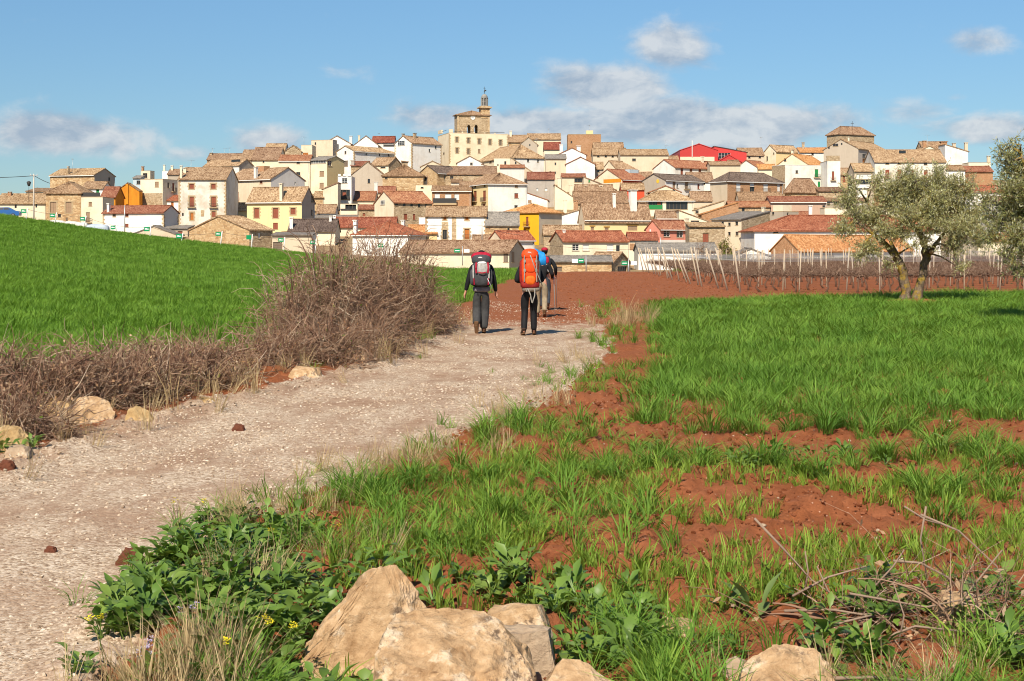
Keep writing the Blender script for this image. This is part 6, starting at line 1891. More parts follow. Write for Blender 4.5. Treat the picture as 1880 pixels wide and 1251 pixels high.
def olive(label, bx, by, limbs, crown, nleaf, seed, hclip=None):
    """limbs: list of (points, radii); crown: ellipsoid clumps (x, y, z, rx, ry, rz) relative to the base"""
    r = np.random.default_rng(seed)
    zb = g1(bx, by)
    root = empty('olive_tree', (bx, by, zb))
    tag(root, label, 'olive tree', 'olive trees in the field')
    mb = MB()
    rr = random.Random(seed)
    ends = []
    for pts, rad in limbs:
        P = [Vector(p) for p in pts]
        # densify with gnarled wobble
        Q = []; Rr = []
        for i in range(len(P) - 1):
            for k in range(4):
                t = k / 4
                j = 0.0 if (i == 0 and k == 0) else rad[i] * 0.28
                Q.append(P[i].lerp(P[i + 1], t) + Vector((rr.uniform(-j, j), rr.uniform(-j, j), rr.uniform(-j, j) * .4)))
                Rr.append((rad[i] * (1 - t) + rad[i + 1] * t) * rr.uniform(0.9, 1.12))
        Q.append(P[-1]); Rr.append(rad[-1])
        mb.tube(Q, Rr, 10)
        ends += [q for q in Q[len(Q) // 2:]]
    trunk = mb.build('trunk', M_BARK, root, smooth=True)
    # branches reaching into every clump, then fine shoots carrying leaves
    cr = np.array(crown, float)
    vol = cr[:, 3] * cr[:, 4] * cr[:, 5]
    E = np.array([tuple(e) for e in ends])
    tw = MB()
    for c in cr:
        i = np.argmin(((E - c[:3]) ** 2).sum(1))
        a = Vector(E[i]); b_ = Vector(c[:3])
        mid = a.lerp(b_, 0.5) + Vector((rr.uniform(-.1, .1), rr.uniform(-.1, .1), rr.uniform(0, .15)))
        tw.tube([a, mid, b_, b_ + (b_ - a) * 0.25 + Vector((0, 0, .1))], [0.04, 0.026, 0.016, 0.006], 5)
    tw.build('branches', M_BARK, root, smooth=True)
    ns = int(nleaf / 14)
    ci = r.choice(len(cr), ns, p=vol / vol.sum())
    d = unit(r.normal(size=(ns, 3)))
    q = r.random(ns) ** (1 / 1.9)
    C = cr[ci, :3] + d * q[:, None] * cr[ci, 3:6] * 0.9
    out = unit(d * 0.8 + r.normal(size=(ns, 3)) * 0.55 + np.array([0, 0, 0.35]))
    K = 4
    ln = 0.30 + 0.30 * r.random(ns)
    P = np.empty((ns, K, 3)); P[:, 0] = C - out * (ln * 0.4)[:, None]
    cur = out
    for k in range(1, K):
        P[:, k] = P[:, k - 1] + cur * (ln / (K - 1))[:, None]
        cur = unit(cur + r.normal(size=(ns, 3)) * 0.2 + np.array([0, 0, -0.06]))
    V, f = tubes_np(P, np.full((ns, K), 0.004) * np.array([1.3, 1, .8, .5]))
    sh = link('shoots', with_tone('shoots', V, f, r.random(ns), M_BARK, K * 3), None, root); sh['kind'] = 'stuff'
    # leaves along the shoots, in opposite pairs
    per = 14
    t = (np.arange(per) + 0.5) / per
    seg = np.minimum((t * (K - 1)).astype(int), K - 2); ft = t * (K - 1) - seg
    base = P[:, seg] * (1 - ft)[None, :, None] + P[:, seg + 1] * ft[None, :, None]
    tang = unit(P[:, seg + 1] - P[:, seg])
    rnd_ = unit(r.normal(size=base.shape))
    side = unit(np.cross(tang, rnd_))
    dv = unit(tang * 0.75 + side * 0.9 + r.normal(size=base.shape) * 0.15) * (0.075 + 0.045 * r.random(base.shape[:2]))[..., None]
    wv = unit(np.cross(dv, r.normal(size=base.shape) * .5 + np.array([0, 0, 1]))) * (0.0115 + 0.004 * r.random(base.shape[:2]))[..., None]
    V, f = quads_np(base.reshape(-1, 3), dv.reshape(-1, 3), wv.reshape(-1, 3))
    tn = np.repeat(np.clip(r.normal(0.5, 0.25, ns), 0, 1), per) * 0.7 + 0.3 * r.random(ns * per)
    lv = link('crown', with_tone('crown', V, f, tn, M_OLIVE, 4), None, root); lv['kind'] = 'stuff'
    return root, trunk


# main olive: two stems from one foot, wide flat crown (58 photo px to the metre at its depth)
OD = 46.0
ob = at(1672, 553, OD)
def rel(px, py, dd=0.0, D=OD, o=None):
    """point relative to the tree foot"""
    p = at(px, py, D)
    o = o or ob
    z0 = g1(o.x, D)
    return (p.x - o.x, dd, p.z - z0)
limbs = [([rel(1662, 556), rel(1660, 510), rel(1650, 480, -.1), rel(1632, 458, -.2), rel(1600, 430, -.3), rel(1570, 410, -.4)], [.21, .15, .13, .10, .06, .03]),
         ([rel(1686, 556, .1), rel(1692, 515, .1), rel(1704, 475, .2), rel(1700, 450, .2), rel(1690, 425, .1), rel(1660, 405, -.1)], [.18, .14, .12, .11, .10, .05]),
         ([rel(1704, 475, .2), rel(1720, 455, .4), rel(1740, 430, .5), rel(1770, 410, .6)], [.10, .07, .05, .03]),
         ([rel(1690, 425, .1), rel(1665, 410, .0), rel(1655, 380, -.1), rel(1650, 350, 0)], [.08, .06, .04, .02]),
         ([rel(1650, 480, -.1), rel(1640, 440, .4), rel(1625, 405, .6), rel(1600, 370, .6)], [.08, .05, .035, .02])]
crown = []
for (px, py, dd, rx, ry, rz) in ((1555, 372, -.3, .42, .5, .62), (1545, 420, -.4, .42, .5, .32), (1590, 455, -.5, .5, .5, .34), (1600, 400, .3, .62, .7, .5), (1640, 370, 0, .62, .7, .6), (1680, 345, .2, .55, .6, .62), (1660, 320, -.2, .30, .4, .42),
                                 (1720, 350, .2, .60, .7, .62), (1722, 318, 0, .28, .4, .40), (1755, 380, .5, .6, .7, .6), (1700, 395, -.6, .62, .6, .5), (1640, 430, -.7, .5, .5, .34), (1760, 420, -.4, .55, .6, .5), (1790, 395, .3, .5, .6, .6), (1740, 455, -.5, .5, .5, .35),
                                 (1620, 340, .4, .32, .5, .5), (1775, 345, .1, .4, .5, .5), (1625, 485, -.5, .32, .4, .2), (1565, 340, 0, .22, .4, .4), (1800, 440, 0, .45, .5, .4), (1570, 470, -.6, .3, .3, .2), (1690, 440, -.8, .3, .3, .25), (1750, 490, -.5, .35, .4, .2), (1650, 400, -.9, .5, .4, .42), (1690, 415, -1.0, .45, .4, .34), (1615, 425, -.8, .45, .4, .36), (1730, 425, -.9, .45, .4, .36), (1670, 370, .5, .6, .5, .5), (1665, 450, -.9, .3, .3, .2), (1705, 370, -.7, .5, .4, .45), (1640, 345, -.3, .45, .4, .4), (1750, 340, .3, .4, .4, .4)):
    p = rel(px, py)
    crown.append((p[0], dd, p[2], rx, ry, rz))
t1, tr1 = olive('gnarled two-stemmed olive with yellow lichen on its trunks', ob.x, OD, limbs, crown, 56000, 5)
# sawn branch stubs
for (px, py) in ((1662, 412), (1743, 423), (1708, 462)):
    p = Vector(rel(px, py, -.3))
    mb = MB(); mb.tube([p + Vector((0, .25, -.02)), p], [.06, .055], 8)
    for i in range(len(mb.m)): pass
    mb.build('branch_stub', M_CUT, t1)
# low mound of bare soil round the foot
mo = MB()
n_ = 20
ring = []
for k in range(4):
    rad = (1.15, .85, .5, .15)[k]; hz = (-0.02, .07, .12, .14)[k]
    ring.append([(rad * math.cos(i * 6.283 / n_) * (1 + .12 * math.sin(i * 2.3)), rad * 1.2 * math.sin(i * 6.283 / n_), hz + .02 * math.sin(i * 3.7 + k)) for i in range(n_)])
for k in range(3):
    for i in range(n_):
        mo.quad(ring[k][i], ring[k][(i + 1) % n_], ring[k + 1][(i + 1) % n_], ring[k + 1][i])
mo.poly(ring[3])
mound = mo.build('soil_mound', M_CLOD, None, smooth=True, loc=(ob.x + .05, OD, g1(ob.x, OD)))
tag(mound, 'low ring of bare red soil at the foot of the olive', 'soil', kind='structure')

# nearer olive, its trunk just outside the frame on the right
OD2 = 33.0
ob2 = at(1945, 600, OD2)
def rel2(px, py, dd=0.0):
    return rel(px, py, dd, OD2, ob2)
limbs2 = [([rel2(1945, 602), rel2(1940, 550), rel2(1925, 500, .1), rel2(1900, 450, .1), rel2(1865, 410), rel2(1840, 390)], [.2, .15, .13, .09, .05, .03]),
          ([rel2(1925, 500, .1), rel2(1950, 450, .3), rel2(1960, 390, .4), rel2(1950, 330, .2)], [.12, .09, .06, .03]),
          ([rel2(1900, 450, .1), rel2(1890, 380, -.2), rel2(1880, 320, -.2), rel2(1870, 280, -.1)], [.07, .05, .035, .02])]
crown2 = []
for (px, py, dd, rx, ry, rz) in ((1850, 300, 0, .28, .4, .5), (1842, 275, .1, .12, .25, .42), (1880, 310, .2, .4, .5, .55), (1850, 350, -.3, .42, .5, .42), (1835, 400, 0, .42, .5, .42), (1860, 440, -.4, .45, .5, .4), (1880, 390, .3, .5, .6, .5), (1920, 350, .2, .6, .7, .6),
                                 (1950, 420, .3, .6, .7, .6), (1845, 470, -.4, .3, .4, .25), (1870, 495, -.3, .32, .4, .22), (1905, 470, -.2, .5, .5, .4), (1812, 365, .2, .18, .3, .25), (1820, 430, -.1, .26, .4, .3), (1980, 350, .3, .6, .6, .6), (1930, 280, 0, .4, .5, .45), (1865, 265, 0, .1, .2, .35)):
    p = rel2(px, py)
    crown2.append((p[0], dd, p[2], rx, ry, rz))
olive('silvery olive reaching in from the right edge of the view', ob2.x, OD2, limbs2, crown2, 32000, 8)

# ------------------------------------------------------------------ vineyard
def mat_wood(g, b):
    pos = g.coord('Object')
    n = g.noise(g.mapping(pos, (1, 1, 0.12)), 22, 5, 0.65)
    c = g.ramp(n, [(0.3, (0.34, 0.25, 0.16)), (0.55, (0.52, 0.41, 0.29)), (0.75, (0.62, 0.52, 0.39))])
    c = g.mix(g.rng(g.rand(), 0, 1, 0, 0.5), c, (0.34, 0.31, 0.27))
    g.put(b.inputs['Base Color'], c)
M_POST = material('weathered_post_wood', mat_wood, 0.85, 0.15)
M_VINE = material('vine_wood', mat_twig([(0.16, 0.092, 0.062), (0.26, 0.165, 0.115), (0.40, 0.28, 0.20)]), 0.92, 0.1)


def vine_meshes(seed):
    r = np.random.default_rng(seed); rr = random.Random(seed)
    tb = MB()
    lean = rr.uniform(-.3, .3)
    tb.tube([(0, 0, -.06), (lean * .9 + rr.uniform(-.05, .05), rr.uniform(-.03, .03), .18), (lean * .5 + rr.uniform(-.06, .06), rr.uniform(-.03, .03), .38), (lean * 1.1, 0, .62)], [.05, .036, .042, .036], 6)
    trunk = tb.mesh('vine_trunk', True)
    ab = MB()
    for s in (-1, 1):
        ab.tube([(lean * 1.1, 0, .6), (lean + s * .25, rr.uniform(-.04, .04), .70 + rr.uniform(-.03, .03)), (s * .55, rr.uniform(-.03, .03), .70 + rr.uniform(-.04, .04)), (s * .68, 0, .72)], [.038, .03, .026, .014], 5)
    arms = ab.mesh('vine_arms', True)
    n = 230; K = 4
    st = np.stack([r.uniform(-.68, .68, n), r.normal(0, .03, n), .70 + r.normal(0, .04, n)], -1)
    cur = unit(r.normal(size=(n, 3)) * np.array([.9, .5, .5]) + np.array([0, 0, .35]))
    ln = .12 + .28 * r.random(n) ** 1.6
    P = np.empty((n, K, 3)); P[:, 0] = st
    for k in range(1, K):
        P[:, k] = P[:, k - 1] + cur * (ln / 3)[:, None]
        cur = unit(cur + r.normal(size=(n, 3)) * .45)
    V, f = tubes_np(P, (.006 + .006 * r.random(n))[:, None] * np.array([1, .85, .7, .45])[None])
    sh = with_tone('vine_shoots', V, f, r.random(n), M_VINE, K * 3)
    for me in (trunk, arms): me.materials.append(M_VINE)
    return trunk, arms, sh


VP = [vine_meshes(40 + i) for i in range(7)]
post_me = []
for i in range(3):
    mb = MB(); rr = random.Random(60 + i)
    mb.tube([(0, 0, -.2), (rr.uniform(-.01, .01), 0, .8), (rr.uniform(-.02, .02), 0, 1.66)], [.034, .03, .027], 6)
    me = mb.mesh('vineyard_post'); me.materials.append(M_POST); post_me.append(me)
def ORD(n):
    w = ['', 'first', 'second', 'third', 'fourth', 'fifth', 'sixth', 'seventh', 'eighth', 'ninth', 'tenth', 'eleventh', 'twelfth']
    if n < len(w):
        return w[n]
    return '%d%s' % (n, {1: 'st', 2: 'nd', 3: 'rd'}.get(n % 10 if n % 100 not in (11, 12, 13) else 0, 'th'))


rows = []
d_ = 57.0
while d_ < 108:
    rows.append(d_); d_ += 2.7 + 0.012 * (d_ - 57)
vine_list = []; post_list = []
# the row ends step back from the end post at (1365, 553) to (1185, 480)
for i, D_ in enumerate(rows):
    x0 = np.interp(D_, [57, 62, 75, 90, 108], [9.3, 9.1, 9.0, 9.6, 10.3]) + HR.uniform(-.25, .25)
    x1 = 0.375 * D_ + 0.8
    post_list.append((x0 - .15, D_ - HR.uniform(0, .3), 0, i)); np_ = 1
    px_ = x0 + 2.6 + HR.uniform(-.4, .4)
    while px_ < x1:
        post_list.append((px_, D_ + HR.uniform(-.05, .05), np_, i)); np_ += 1; px_ += 2.9 + HR.uniform(-.5, .5)
    vx = x0 + .75; nv_ = 1
    while vx < x1:
        vine_list.append((vx, D_, i, nv_)); nv_ += 1; vx += 1.28 + HR.uniform(-.08, .08)
    wb = MB()
    for hz in (.72, 1.25):
        pts = [(x0 + (x1 - x0) * k / 10, D_ + .01, g1(x0 + (x1 - x0) * k / 10, D_) + hz - .02 * math.sin(k * 3.14 / 2)) for k in range(11)]
        wb.tube(pts, .006 if D_ < 70 else .008, 3)
    wo = wb.build('trellis_wire', M_GALV)
    tag(wo, 'pair of trellis wires along the %s vine row' % ORD(i + 1), 'wire', 'trellis wires of the vineyard')
vine_list.sort(key=lambda v: v[1])
shown = vine_list[:250]
ordn_ = ['first', 'second', 'third', 'fourth', 'fifth', 'sixth', 'seventh', 'eighth', 'ninth', 'tenth', 'eleventh', 'twelfth', 'thirteenth', 'fourteenth', 'fifteenth', 'sixteenth', 'seventeenth', 'eighteenth', 'nineteenth', 'twentieth']
for k, (x, D_, i, nv_) in enumerate(shown):
    tr_, ar_, sh_ = VP[HR.randrange(7)]
    root = empty('grape_vine', (x, D_, g1(x, D_)), HR.choice((0.0, math.pi)))
    tag(root, 'bare knotted vine, %s from the track end of the %s vine row' % (ORD(nv_), ORD(i + 1)), 'vine', 'bare vines of the vineyard')
    link('trunk', tr_, None, root); link('arms', ar_, None, root)
    s_ = link('shoots', sh_, None, root); s_['kind'] = 'stuff'
# the far remainder of the vineyard
if len(vine_list) > 250:
    Vs, Fs, To = [], [], []; o0 = 0
    for (x, D_, i, nv_) in vine_list[250:]:
        me = VP[i % 4][2]
        n = len(me.vertices); co = np.empty(n * 3, np.float32); me.vertices.foreach_get('co', co); co = co.reshape(-1, 3) + np.array([x, D_, g1(x, D_)])
        fi = np.empty(len(me.loops), np.int32); me.loops.foreach_get('vertex_index', fi)
        Vs.append(co); Fs.append(fi + o0); o0 += n
        To.append(np.full(n, HR.random()))
    F_ = np.concatenate(Fs).reshape(-1, 4)
    me = mesh_np('far_vines', np.concatenate(Vs), F_.ravel(), np.full(len(F_), 4))
    a = me.attributes.new('tone', 'FLOAT', 'POINT'); a.data.foreach_set('value', np.concatenate(To).astype(np.float32))
    tag(link('far_vines', me, M_VINE), 'mass of bare vines in the farthest rows', 'vines', kind='stuff')
for (x, D_, endp, i) in post_list:
    o = link('vineyard_post', post_me[HR.randrange(3)])
    o.location = (x, D_, g1(x, D_))
    if endp == 0:
        o.rotation_euler = (HR.uniform(-.06, .06), -HR.uniform(.10, .38), 0)
        o.scale = (1.25, 1.25, 1.12)
        tag(o, 'leaning wooden end post at the track side of the %s vine row' % ORD(i + 1), 'post', 'leaning end posts of the vine rows')
    else:
        o.rotation_euler = (HR.uniform(-.05, .05), HR.uniform(-.06, .06), 0)
        tag(o, 'upright trellis post, %s after the end post of the %s vine row' % (ORD(endp), ORD(i + 1)), 'post', 'upright posts in the vineyard')

# ------------------------------------------------------------------ walkers
def cloth(name, col, rough=0.8, col2=None, sc=16.0, bump=0.4):
    def fn(g, b):
        pos = g.coord('Object')
        n = g.noise(pos, sc, 5, 0.6)
        w = g.noise(g.mapping(pos, (1, 1, 0.35)), 9, 4, 0.6)
        g.put(b.inputs['Base Color'], g.mix(g.rng(n, 0.35, 0.7), col, col2 or tuple(c * 0.65 for c in col)))
        g.put(b.inputs['Normal'], g.bump(w, bump, 0.05))
    return material(name, fn, rough, 0.2)
C_SKIN = cloth('skin', (0.55, 0.28, 0.19), 0.6, (0.48, 0.22, 0.15), 10, 0.05)
C_BLACK = cloth('black_jacket_cloth', (0.014, 0.014, 0.016), 0.85)
C_TROUS = cloth('charcoal_trouser_cloth', (0.060, 0.060, 0.062), 0.85)
C_BLKTR = cloth('black_legging_cloth', (0.012, 0.012, 0.014), 0.7)
C_KHAKI = cloth('khaki_trouser_cloth', (0.33, 0.26, 0.17), 0.85)
C_DENIM = cloth('dark_blue_trouser_cloth', (0.045, 0.052, 0.065), 0.85)
C_LILAC = cloth('grey_lilac_shirt_cloth', (0.27, 0.24, 0.27), 0.85)
C_BOOT = cloth('brown_boot_leather', (0.16, 0.085, 0.042), 0.7)
C_SOLE = cloth('boot_sole_rubber', (0.19, 0.10, 0.05), 0.85)
C_DARKBOOT = cloth('dark_boot_leather', (0.06, 0.035, 0.025), 0.7)
C_HAIR = cloth('dark_hair', (0.012, 0.009, 0.008), 0.5, None, 60, 0.8)
C_GREY = cloth('dark_grey_pack_cloth', (0.065, 0.066, 0.072), 0.75)
C_LGREY = cloth('light_grey_pack_cloth', (0.42, 0.41, 0.39), 0.75)
C_RED = cloth('crimson_pack_cloth', (0.42, 0.015, 0.04), 0.7)
C_ORANGE = cloth('orange_pack_cloth', (0.72, 0.075, 0.012), 0.6, (0.60, 0.05, 0.010))
C_ORANGE2 = cloth('bright_orange_pocket_cloth', (0.80, 0.14, 0.012), 0.6)
C_DKRED = cloth('dark_red_pack_cloth', (0.28, 0.020, 0.018), 0.7)
C_STRAP = cloth('grey_webbing', (0.30, 0.28, 0.25), 0.8)
C_BASE = cloth('taupe_pack_base', (0.24, 0.20, 0.16), 0.8)
C_BLUE = cloth('sky_blue_mat', (0.02, 0.28, 0.70), 0.6)
C_WHITE = cloth('white_print', (0.8, 0.8, 0.78), 0.7)


def skinned(name, joints, edges, mat, parent, root_i=0, levels=2, smooth=True):
    """joints: (x, y, z, rx, ry); grown with a skin modifier"""
    me = bpy.data.meshes.new(name)
    me.from_pydata([j[:3] for j in joints], edges, [])
    o = link(name, me, mat, parent)
    md = o.modifiers.new('skin', 'SKIN')
    md.use_smooth_shade = True
    md.branch_smoothing = 0.3
    for i, j in enumerate(joints):
        sv = me.skin_vertices[0].data[i]
        sv.radius = (j[3], j[4] if len(j) > 4 else j[3])
        sv.use_root = (i == root_i)
    ss = o.modifiers.new('soft', 'SUBSURF'); ss.levels = levels; ss.render_levels = levels
    return o


def chain(J, E, pts, start=None):
    """append a chain of joints; returns index of the last"""
    prev = start
    for p in pts:
        J.append(p)
        if prev is not None:
            E.append((prev, len(J) - 1))
        prev = len(J) - 1
    return prev


def lerp3(a, b, t):
    return tuple(a[i] + (b[i] - a[i]) * t for i in range(3))


def soft_box(c, s, p=3.2, nu=20, nv=12, taper=0.0, m=0, mb=None, bulge=0.0, rz=0.0, rx=0.0):
    """rounded box (superellipsoid) centred at c"""
    mb = mb or MB()
    i0 = len(mb.v)
    def se(w, e):
        return math.copysign(abs(w) ** e, w)
    e = 2.0 / p
    for j in range(nv + 1):
        v = -math.pi / 2 + math.pi * j / nv
        for i in range(nu):
            u = -math.pi + 2 * math.pi * i / nu
            x = se(math.cos(v), e) * se(math.cos(u), e); y = se(math.cos(v), e) * se(math.sin(u), e); z = se(math.sin(v), e)
            k = 1 - taper * z
            q = Vector((x * s[0] / 2 * k, y * s[1] / 2 * k * (1 + bulge * math.cos(z * 1.5)), z * s[2] / 2))
            if rx: q = Matrix.Rotation(rx, 3, 'X') @ q
            if rz: q = Matrix.Rotation(rz, 3, 'Z') @ q
            mb.v.append((c[0] + q.x, c[1] + q.y, c[2] + q.z))
    for j in range(nv):
        for i in range(nu):
            a = i0 + j * nu + i; b_ = i0 + j * nu + (i + 1) % nu
            mb.f.append((a, b_, b_ + nu, a + nu)); mb.m.append(m); mb.uv += [(0, 0)] * 4
    return mb


def hand(J, E, wrist, dirv, out, s, curl=0.35):
    """palm and five unequal bent fingers; dirv along the hand, out towards the thumb"""
    d = Vector(dirv).normalized(); o = Vector(out).normalized(); n = d.cross(o).normalized()
    w = Vector(J[wrist][:3])
    pc = w + d * 0.045
    J.append((*pc, 0.045 * s, 0.026 * s)); E.append((wrist, len(J) - 1)); ip = len(J) - 1
    pe = w + d * 0.085
    J.append((*pe, 0.046 * s, 0.024 * s)); E.append((ip, len(J) - 1)); ie = len(J) - 1
    for k, (off, ln) in enumerate(((-0.030, .058), (-0.010, .072), (0.010, .078), (0.030, .070))):
        a = pe + o * off + d * 0.012
        b_ = a + d * ln * 0.55 + n * curl * ln * 0.3
        c = b_ + d * ln * 0.4 + n * curl * ln * 0.7
        chain(J, E, [(*a, 0.012, 0.012), (*b_, 0.011, 0.011), (*c, 0.0095, 0.0095)], ie)
    a = pc + o * 0.038
    b_ = a + d * 0.03 + o * 0.018
    c = b_ + d * 0.03 + o * 0.002 + n * 0.01
    chain(J, E, [(*a, 0.014, 0.014), (*b_, 0.0125, 0.0125), (*c, 0.0105, 0.0105)], ip)


def walker(label, loc, rz, hgt, pose, clothes, hair, boot, cap=None, boots_sole=C_SOLE):
    """pose: dict of joint points for a 1.75 m figure facing +y"""
    root = empty('person', loc, rz)
    tag(root, label, 'person', 'walkers on the track')
    k = hgt / 1.75
    P = {n: Vector(v) * k for n, v in pose.items()}
    J, E = [], []
    # body: one continuous surface from head to feet
    chain(J, E, [(*P['pelvis'], .105 * k, .085 * k)])
    sp = chain(J, E, [(*P['waist'], .125 * k, .095 * k), (*P['chest'], .15 * k, .105 * k), (*P['neckbase'], .085 * k, .075 * k)], 0)
    nk = chain(J, E, [(*P['neck'], .052 * k, .055 * k)], sp)
    hd = chain(J, E, [(*(P['head'] + Vector((0, -.005, -.05)) * k), .066 * k, .078 * k), (*(P['head'] + Vector((0, -.01, .02)) * k), .078 * k, .095 * k), (*(P['head'] + Vector((0, -.01, .09)) * k), .058 * k, .07 * k)], nk)
    ih = len(J) - 2
    chain(J, E, [(*(P['head'] + Vector((0, .095, -.005)) * k), .014 * k, .014 * k)], ih)          # nose
    for s in (-1, 1):                                                                             # ears
        chain(J, E, [(*(P['head'] + Vector((s * .082, -.01, .0)) * k), .012 * k, .022 * k)], ih)
    for s, n in ((-1, 'l'), (1, 'r')):
        sh, elb, wr = P[n + '_shoulder'], P[n + '_elbow'], P[n + '_wrist']
        iw = chain(J, E, [(*sh, .06 * k), (*sh.lerp(elb, .5), .047 * k), (*elb, .04 * k), (*elb.lerp(wr, .35), .04 * k), (*wr, .027 * k)], 2)
        hand(J, E, iw, wr - elb if n + '_hand' not in P else P[n + '_hand'], Vector((-s * 0.25, 1, 0)), k)
        hip, kn, an, toe = P[n + '_hip'], P[n + '_knee'], P[n + '_ankle'], P[n + '_toe']
        ia = chain(J, E, [(*hip, .068 * k), (*hip.lerp(kn, .55), .060 * k), (*kn, .048 * k), (*kn.lerp(an, .3), .046 * k), (*an, .028 * k)], 0)
        chain(J, E, [(*an.lerp(toe, .55), .026 * k, .022 * k), (*an.lerp(toe, .9), .02 * k, .014 * k)], ia)
    body = skinned('body', J, E, C_SKIN, root, 0, 2)
    # clothes follow the body, a little wider
    top, trs = clothes
    J, E = [], []
    chain(J, E, [(*(P['pelvis'] + Vector((0, 0, .0))), .158 * k, .125 * k)])
    sp = chain(J, E, [(*P['waist'], .150 * k, .118 * k), (*P['chest'], .175 * k, .125 * k), (*P['neckbase'], .10 * k, .09 * k)], 0)
    chain(J, E, [(*P['neckbase'].lerp(P['neck'], .6), .066 * k)], sp)
    for n in 'lr':
        sh, elb, wr = P[n + '_shoulder'], P[n + '_elbow'], P[n + '_wrist']
        chain(J, E, [(*sh, .078 * k), (*sh.lerp(elb, .5), .064 * k), (*elb, .056 * k), (*elb.lerp(wr, .5), .052 * k), (*elb.lerp(wr, .97), .042 * k)], 2)
    skinned('jacket', J, E, top, root, 0, 2)
    J, E = [], []
    chain(J, E, [(*(P['pelvis'] + Vector((0, 0, .06 * k))), .150 * k, .118 * k), (*(P['pelvis'] - Vector((0, 0, .03 * k))), .150 * k, .122 * k)])
    flare = pose.get('flare', (1.0, 0, 0))[0]
    for n in 'lr':
        hip, kn, an = P[n + '_hip'], P[n + '_knee'], P[n + '_ankle']
        chain(J, E, [(*hip.lerp(kn, .06), .118 * k), (*hip.lerp(kn, .5), .098 * k), (*kn, .076 * k * flare), (*kn.lerp(an, .5), .074 * k * flare), (*kn.lerp(an, 1.0), .064 * k * flare)], 1)
    skinned('trousers', J, E, trs, root, 0, 2)
    for n in 'lr':
        an, toe = P[n + '_ankle'], P[n + '_toe']
        d = (toe - an); d.normalize()
        heel = an + Vector((0, 0, 0)) + (an - toe).normalized() * 0.0
        J = [(*(an + Vector((0, 0, .075 * k))), .056 * k, .058 * k), (*an, .056 * k, .056 * k), (*(an.lerp(toe, .45)), .052 * k, .046 * k), (*toe, .044 * k, .032 * k)]
        bo = skinned('boot', J, [(0, 1), (1, 2), (2, 3)], boot, root, 1, 2)
        # sole under the boot
        hl = an - Vector((d.x, d.y, 0)) * .05 * k
        ax = (toe + d * .03 * k) - hl
        up = Vector((1, 0, 0)).cross(ax).normalized()
        if up.z < 0: up = -up
        sb = MB()
        c = (hl + toe + d * .03 * k) / 2 - up * .045 * k
        L_ = ax.length / 2
        axn = ax.normalized(); sx = axn.cross(up).normalized()
        ring = []
        for q in range(14):
            a = 2 * math.pi * q / 14
            ring.append(c + axn * (L_ * math.cos(a)) + sx * (.045 * k * math.sin(a) * (1 if math.cos(a) > 0 else .82)))
        for q in range(14):
            sb.quad(ring[q], ring[(q + 1) % 14], ring[(q + 1) % 14] + up * .025 * k, ring[q] + up * .025 * k)
        sb.poly(ring); sb.poly([p + up * .025 * k for p in reversed(ring)])
        sb.build('sole', boots_sole, bo)
    hm = soft_box(P['head'] + Vector((0, -.022, .035)) * k, (.18 * k, .205 * k, .19 * k), 2.2)
    hm.build('hair', hair, root, smooth=True)
    if cap is not None:
        cm = soft_box(P['head'] + Vector((0, -.01, .075)) * k, (.195 * k, .23 * k, .13 * k), 2.3)
        cm.build('cap', cap, root, smooth=True)
    fm = MB()
    for s in (-1, 1):
        soft_box(P['head'] + Vector((s * .032, .083, .018)) * k, (.026 * k, .012 * k, .014 * k), 2, 8, 6, mb=fm)
    soft_box(P['head'] + Vector((0, .083, -.045)) * k, (.045 * k, .012 * k, .012 * k), 2, 8, 6, mb=fm)
    fm.build('face', C_DARKBOOT, root, smooth=True)
    return root, P


def bag_root(name, label, parent_loc, rz, group='large trekking backpacks'):
    o = empty(name, parent_loc, rz)
    tag(o, label, 'backpack', group)
    return o


def strap(mb, pts, w=0.025, t=0.006, nrm=(0, -1, 0)):
    """flat webbing band through points, facing nrm"""
    n = Vector(nrm)
    P = [Vector(p) for p in pts]
    for i in range(len(P) - 1):
        d = (P[i + 1] - P[i]).normalized(); s = d.cross(n).normalized() * w / 2
        a, b_ = P[i], P[i + 1]
        mb.quad(a - s + n * t, b_ - s + n * t, b_ + s + n * t, a + s + n * t)
        mb.quad(a - s, a + s, b_ + s, b_ - s)
        mb.quad(a - s, b_ - s, b_ - s + n * t, a - s + n * t); mb.quad(a + s + n * t, b_ + s + n * t, b_ + s, a + s)


# --- walker with the grey and crimson pack
D1 = 30.6
x1_ = (884 - CX) / F * D1
pose1 = dict(pelvis=(0, 0, .95), waist=(0, .01, 1.08), chest=(0, .02, 1.30), neckbase=(0, .03, 1.46), neck=(0, .05, 1.53), head=(0, .075, 1.64),
             l_shoulder=(-.19, .03, 1.42), l_elbow=(-.275, -.03, 1.15), l_wrist=(-.335, .0, .90), r_shoulder=(.19, .03, 1.42), r_elbow=(.265, -.05, 1.15), r_wrist=(.305, .04, .88),
             l_hip=(-.10, 0, .92), l_knee=(-.10, .07, .50), l_ankle=(-.105, -.17, .20), l_toe=(-.10, -.10, .035),
             r_hip=(.10, 0, .92), r_knee=(.07, .12, .51), r_ankle=(.045, .05, .085), r_toe=(.055, .25, .035), flare=(1.34, 0, 0))
loc1 = (x1_, D1, g1(x1_, D1))
p1, P1 = walker('walker in black jacket and charcoal trousers carrying the grey and crimson pack', loc1, 0.0, 1.78, pose1, (C_BLACK, C_TROUS), C_HAIR, C_BOOT)
sh = MB(); soft_box((0, .0, .965), (.375, .30, .15), 3.0, mb=sh); sh.build('shirt_tail', C_LILAC, p1, smooth=True)
b1 = bag_root('backpack', 'grey trekking backpack with crimson top and pale mesh pocket', loc1, 0.0)
soft_box((0, -.20, 1.30), (.40, .26, .56), 3.4, taper=-.05).build('main_bag', C_GREY, b1, smooth=True)
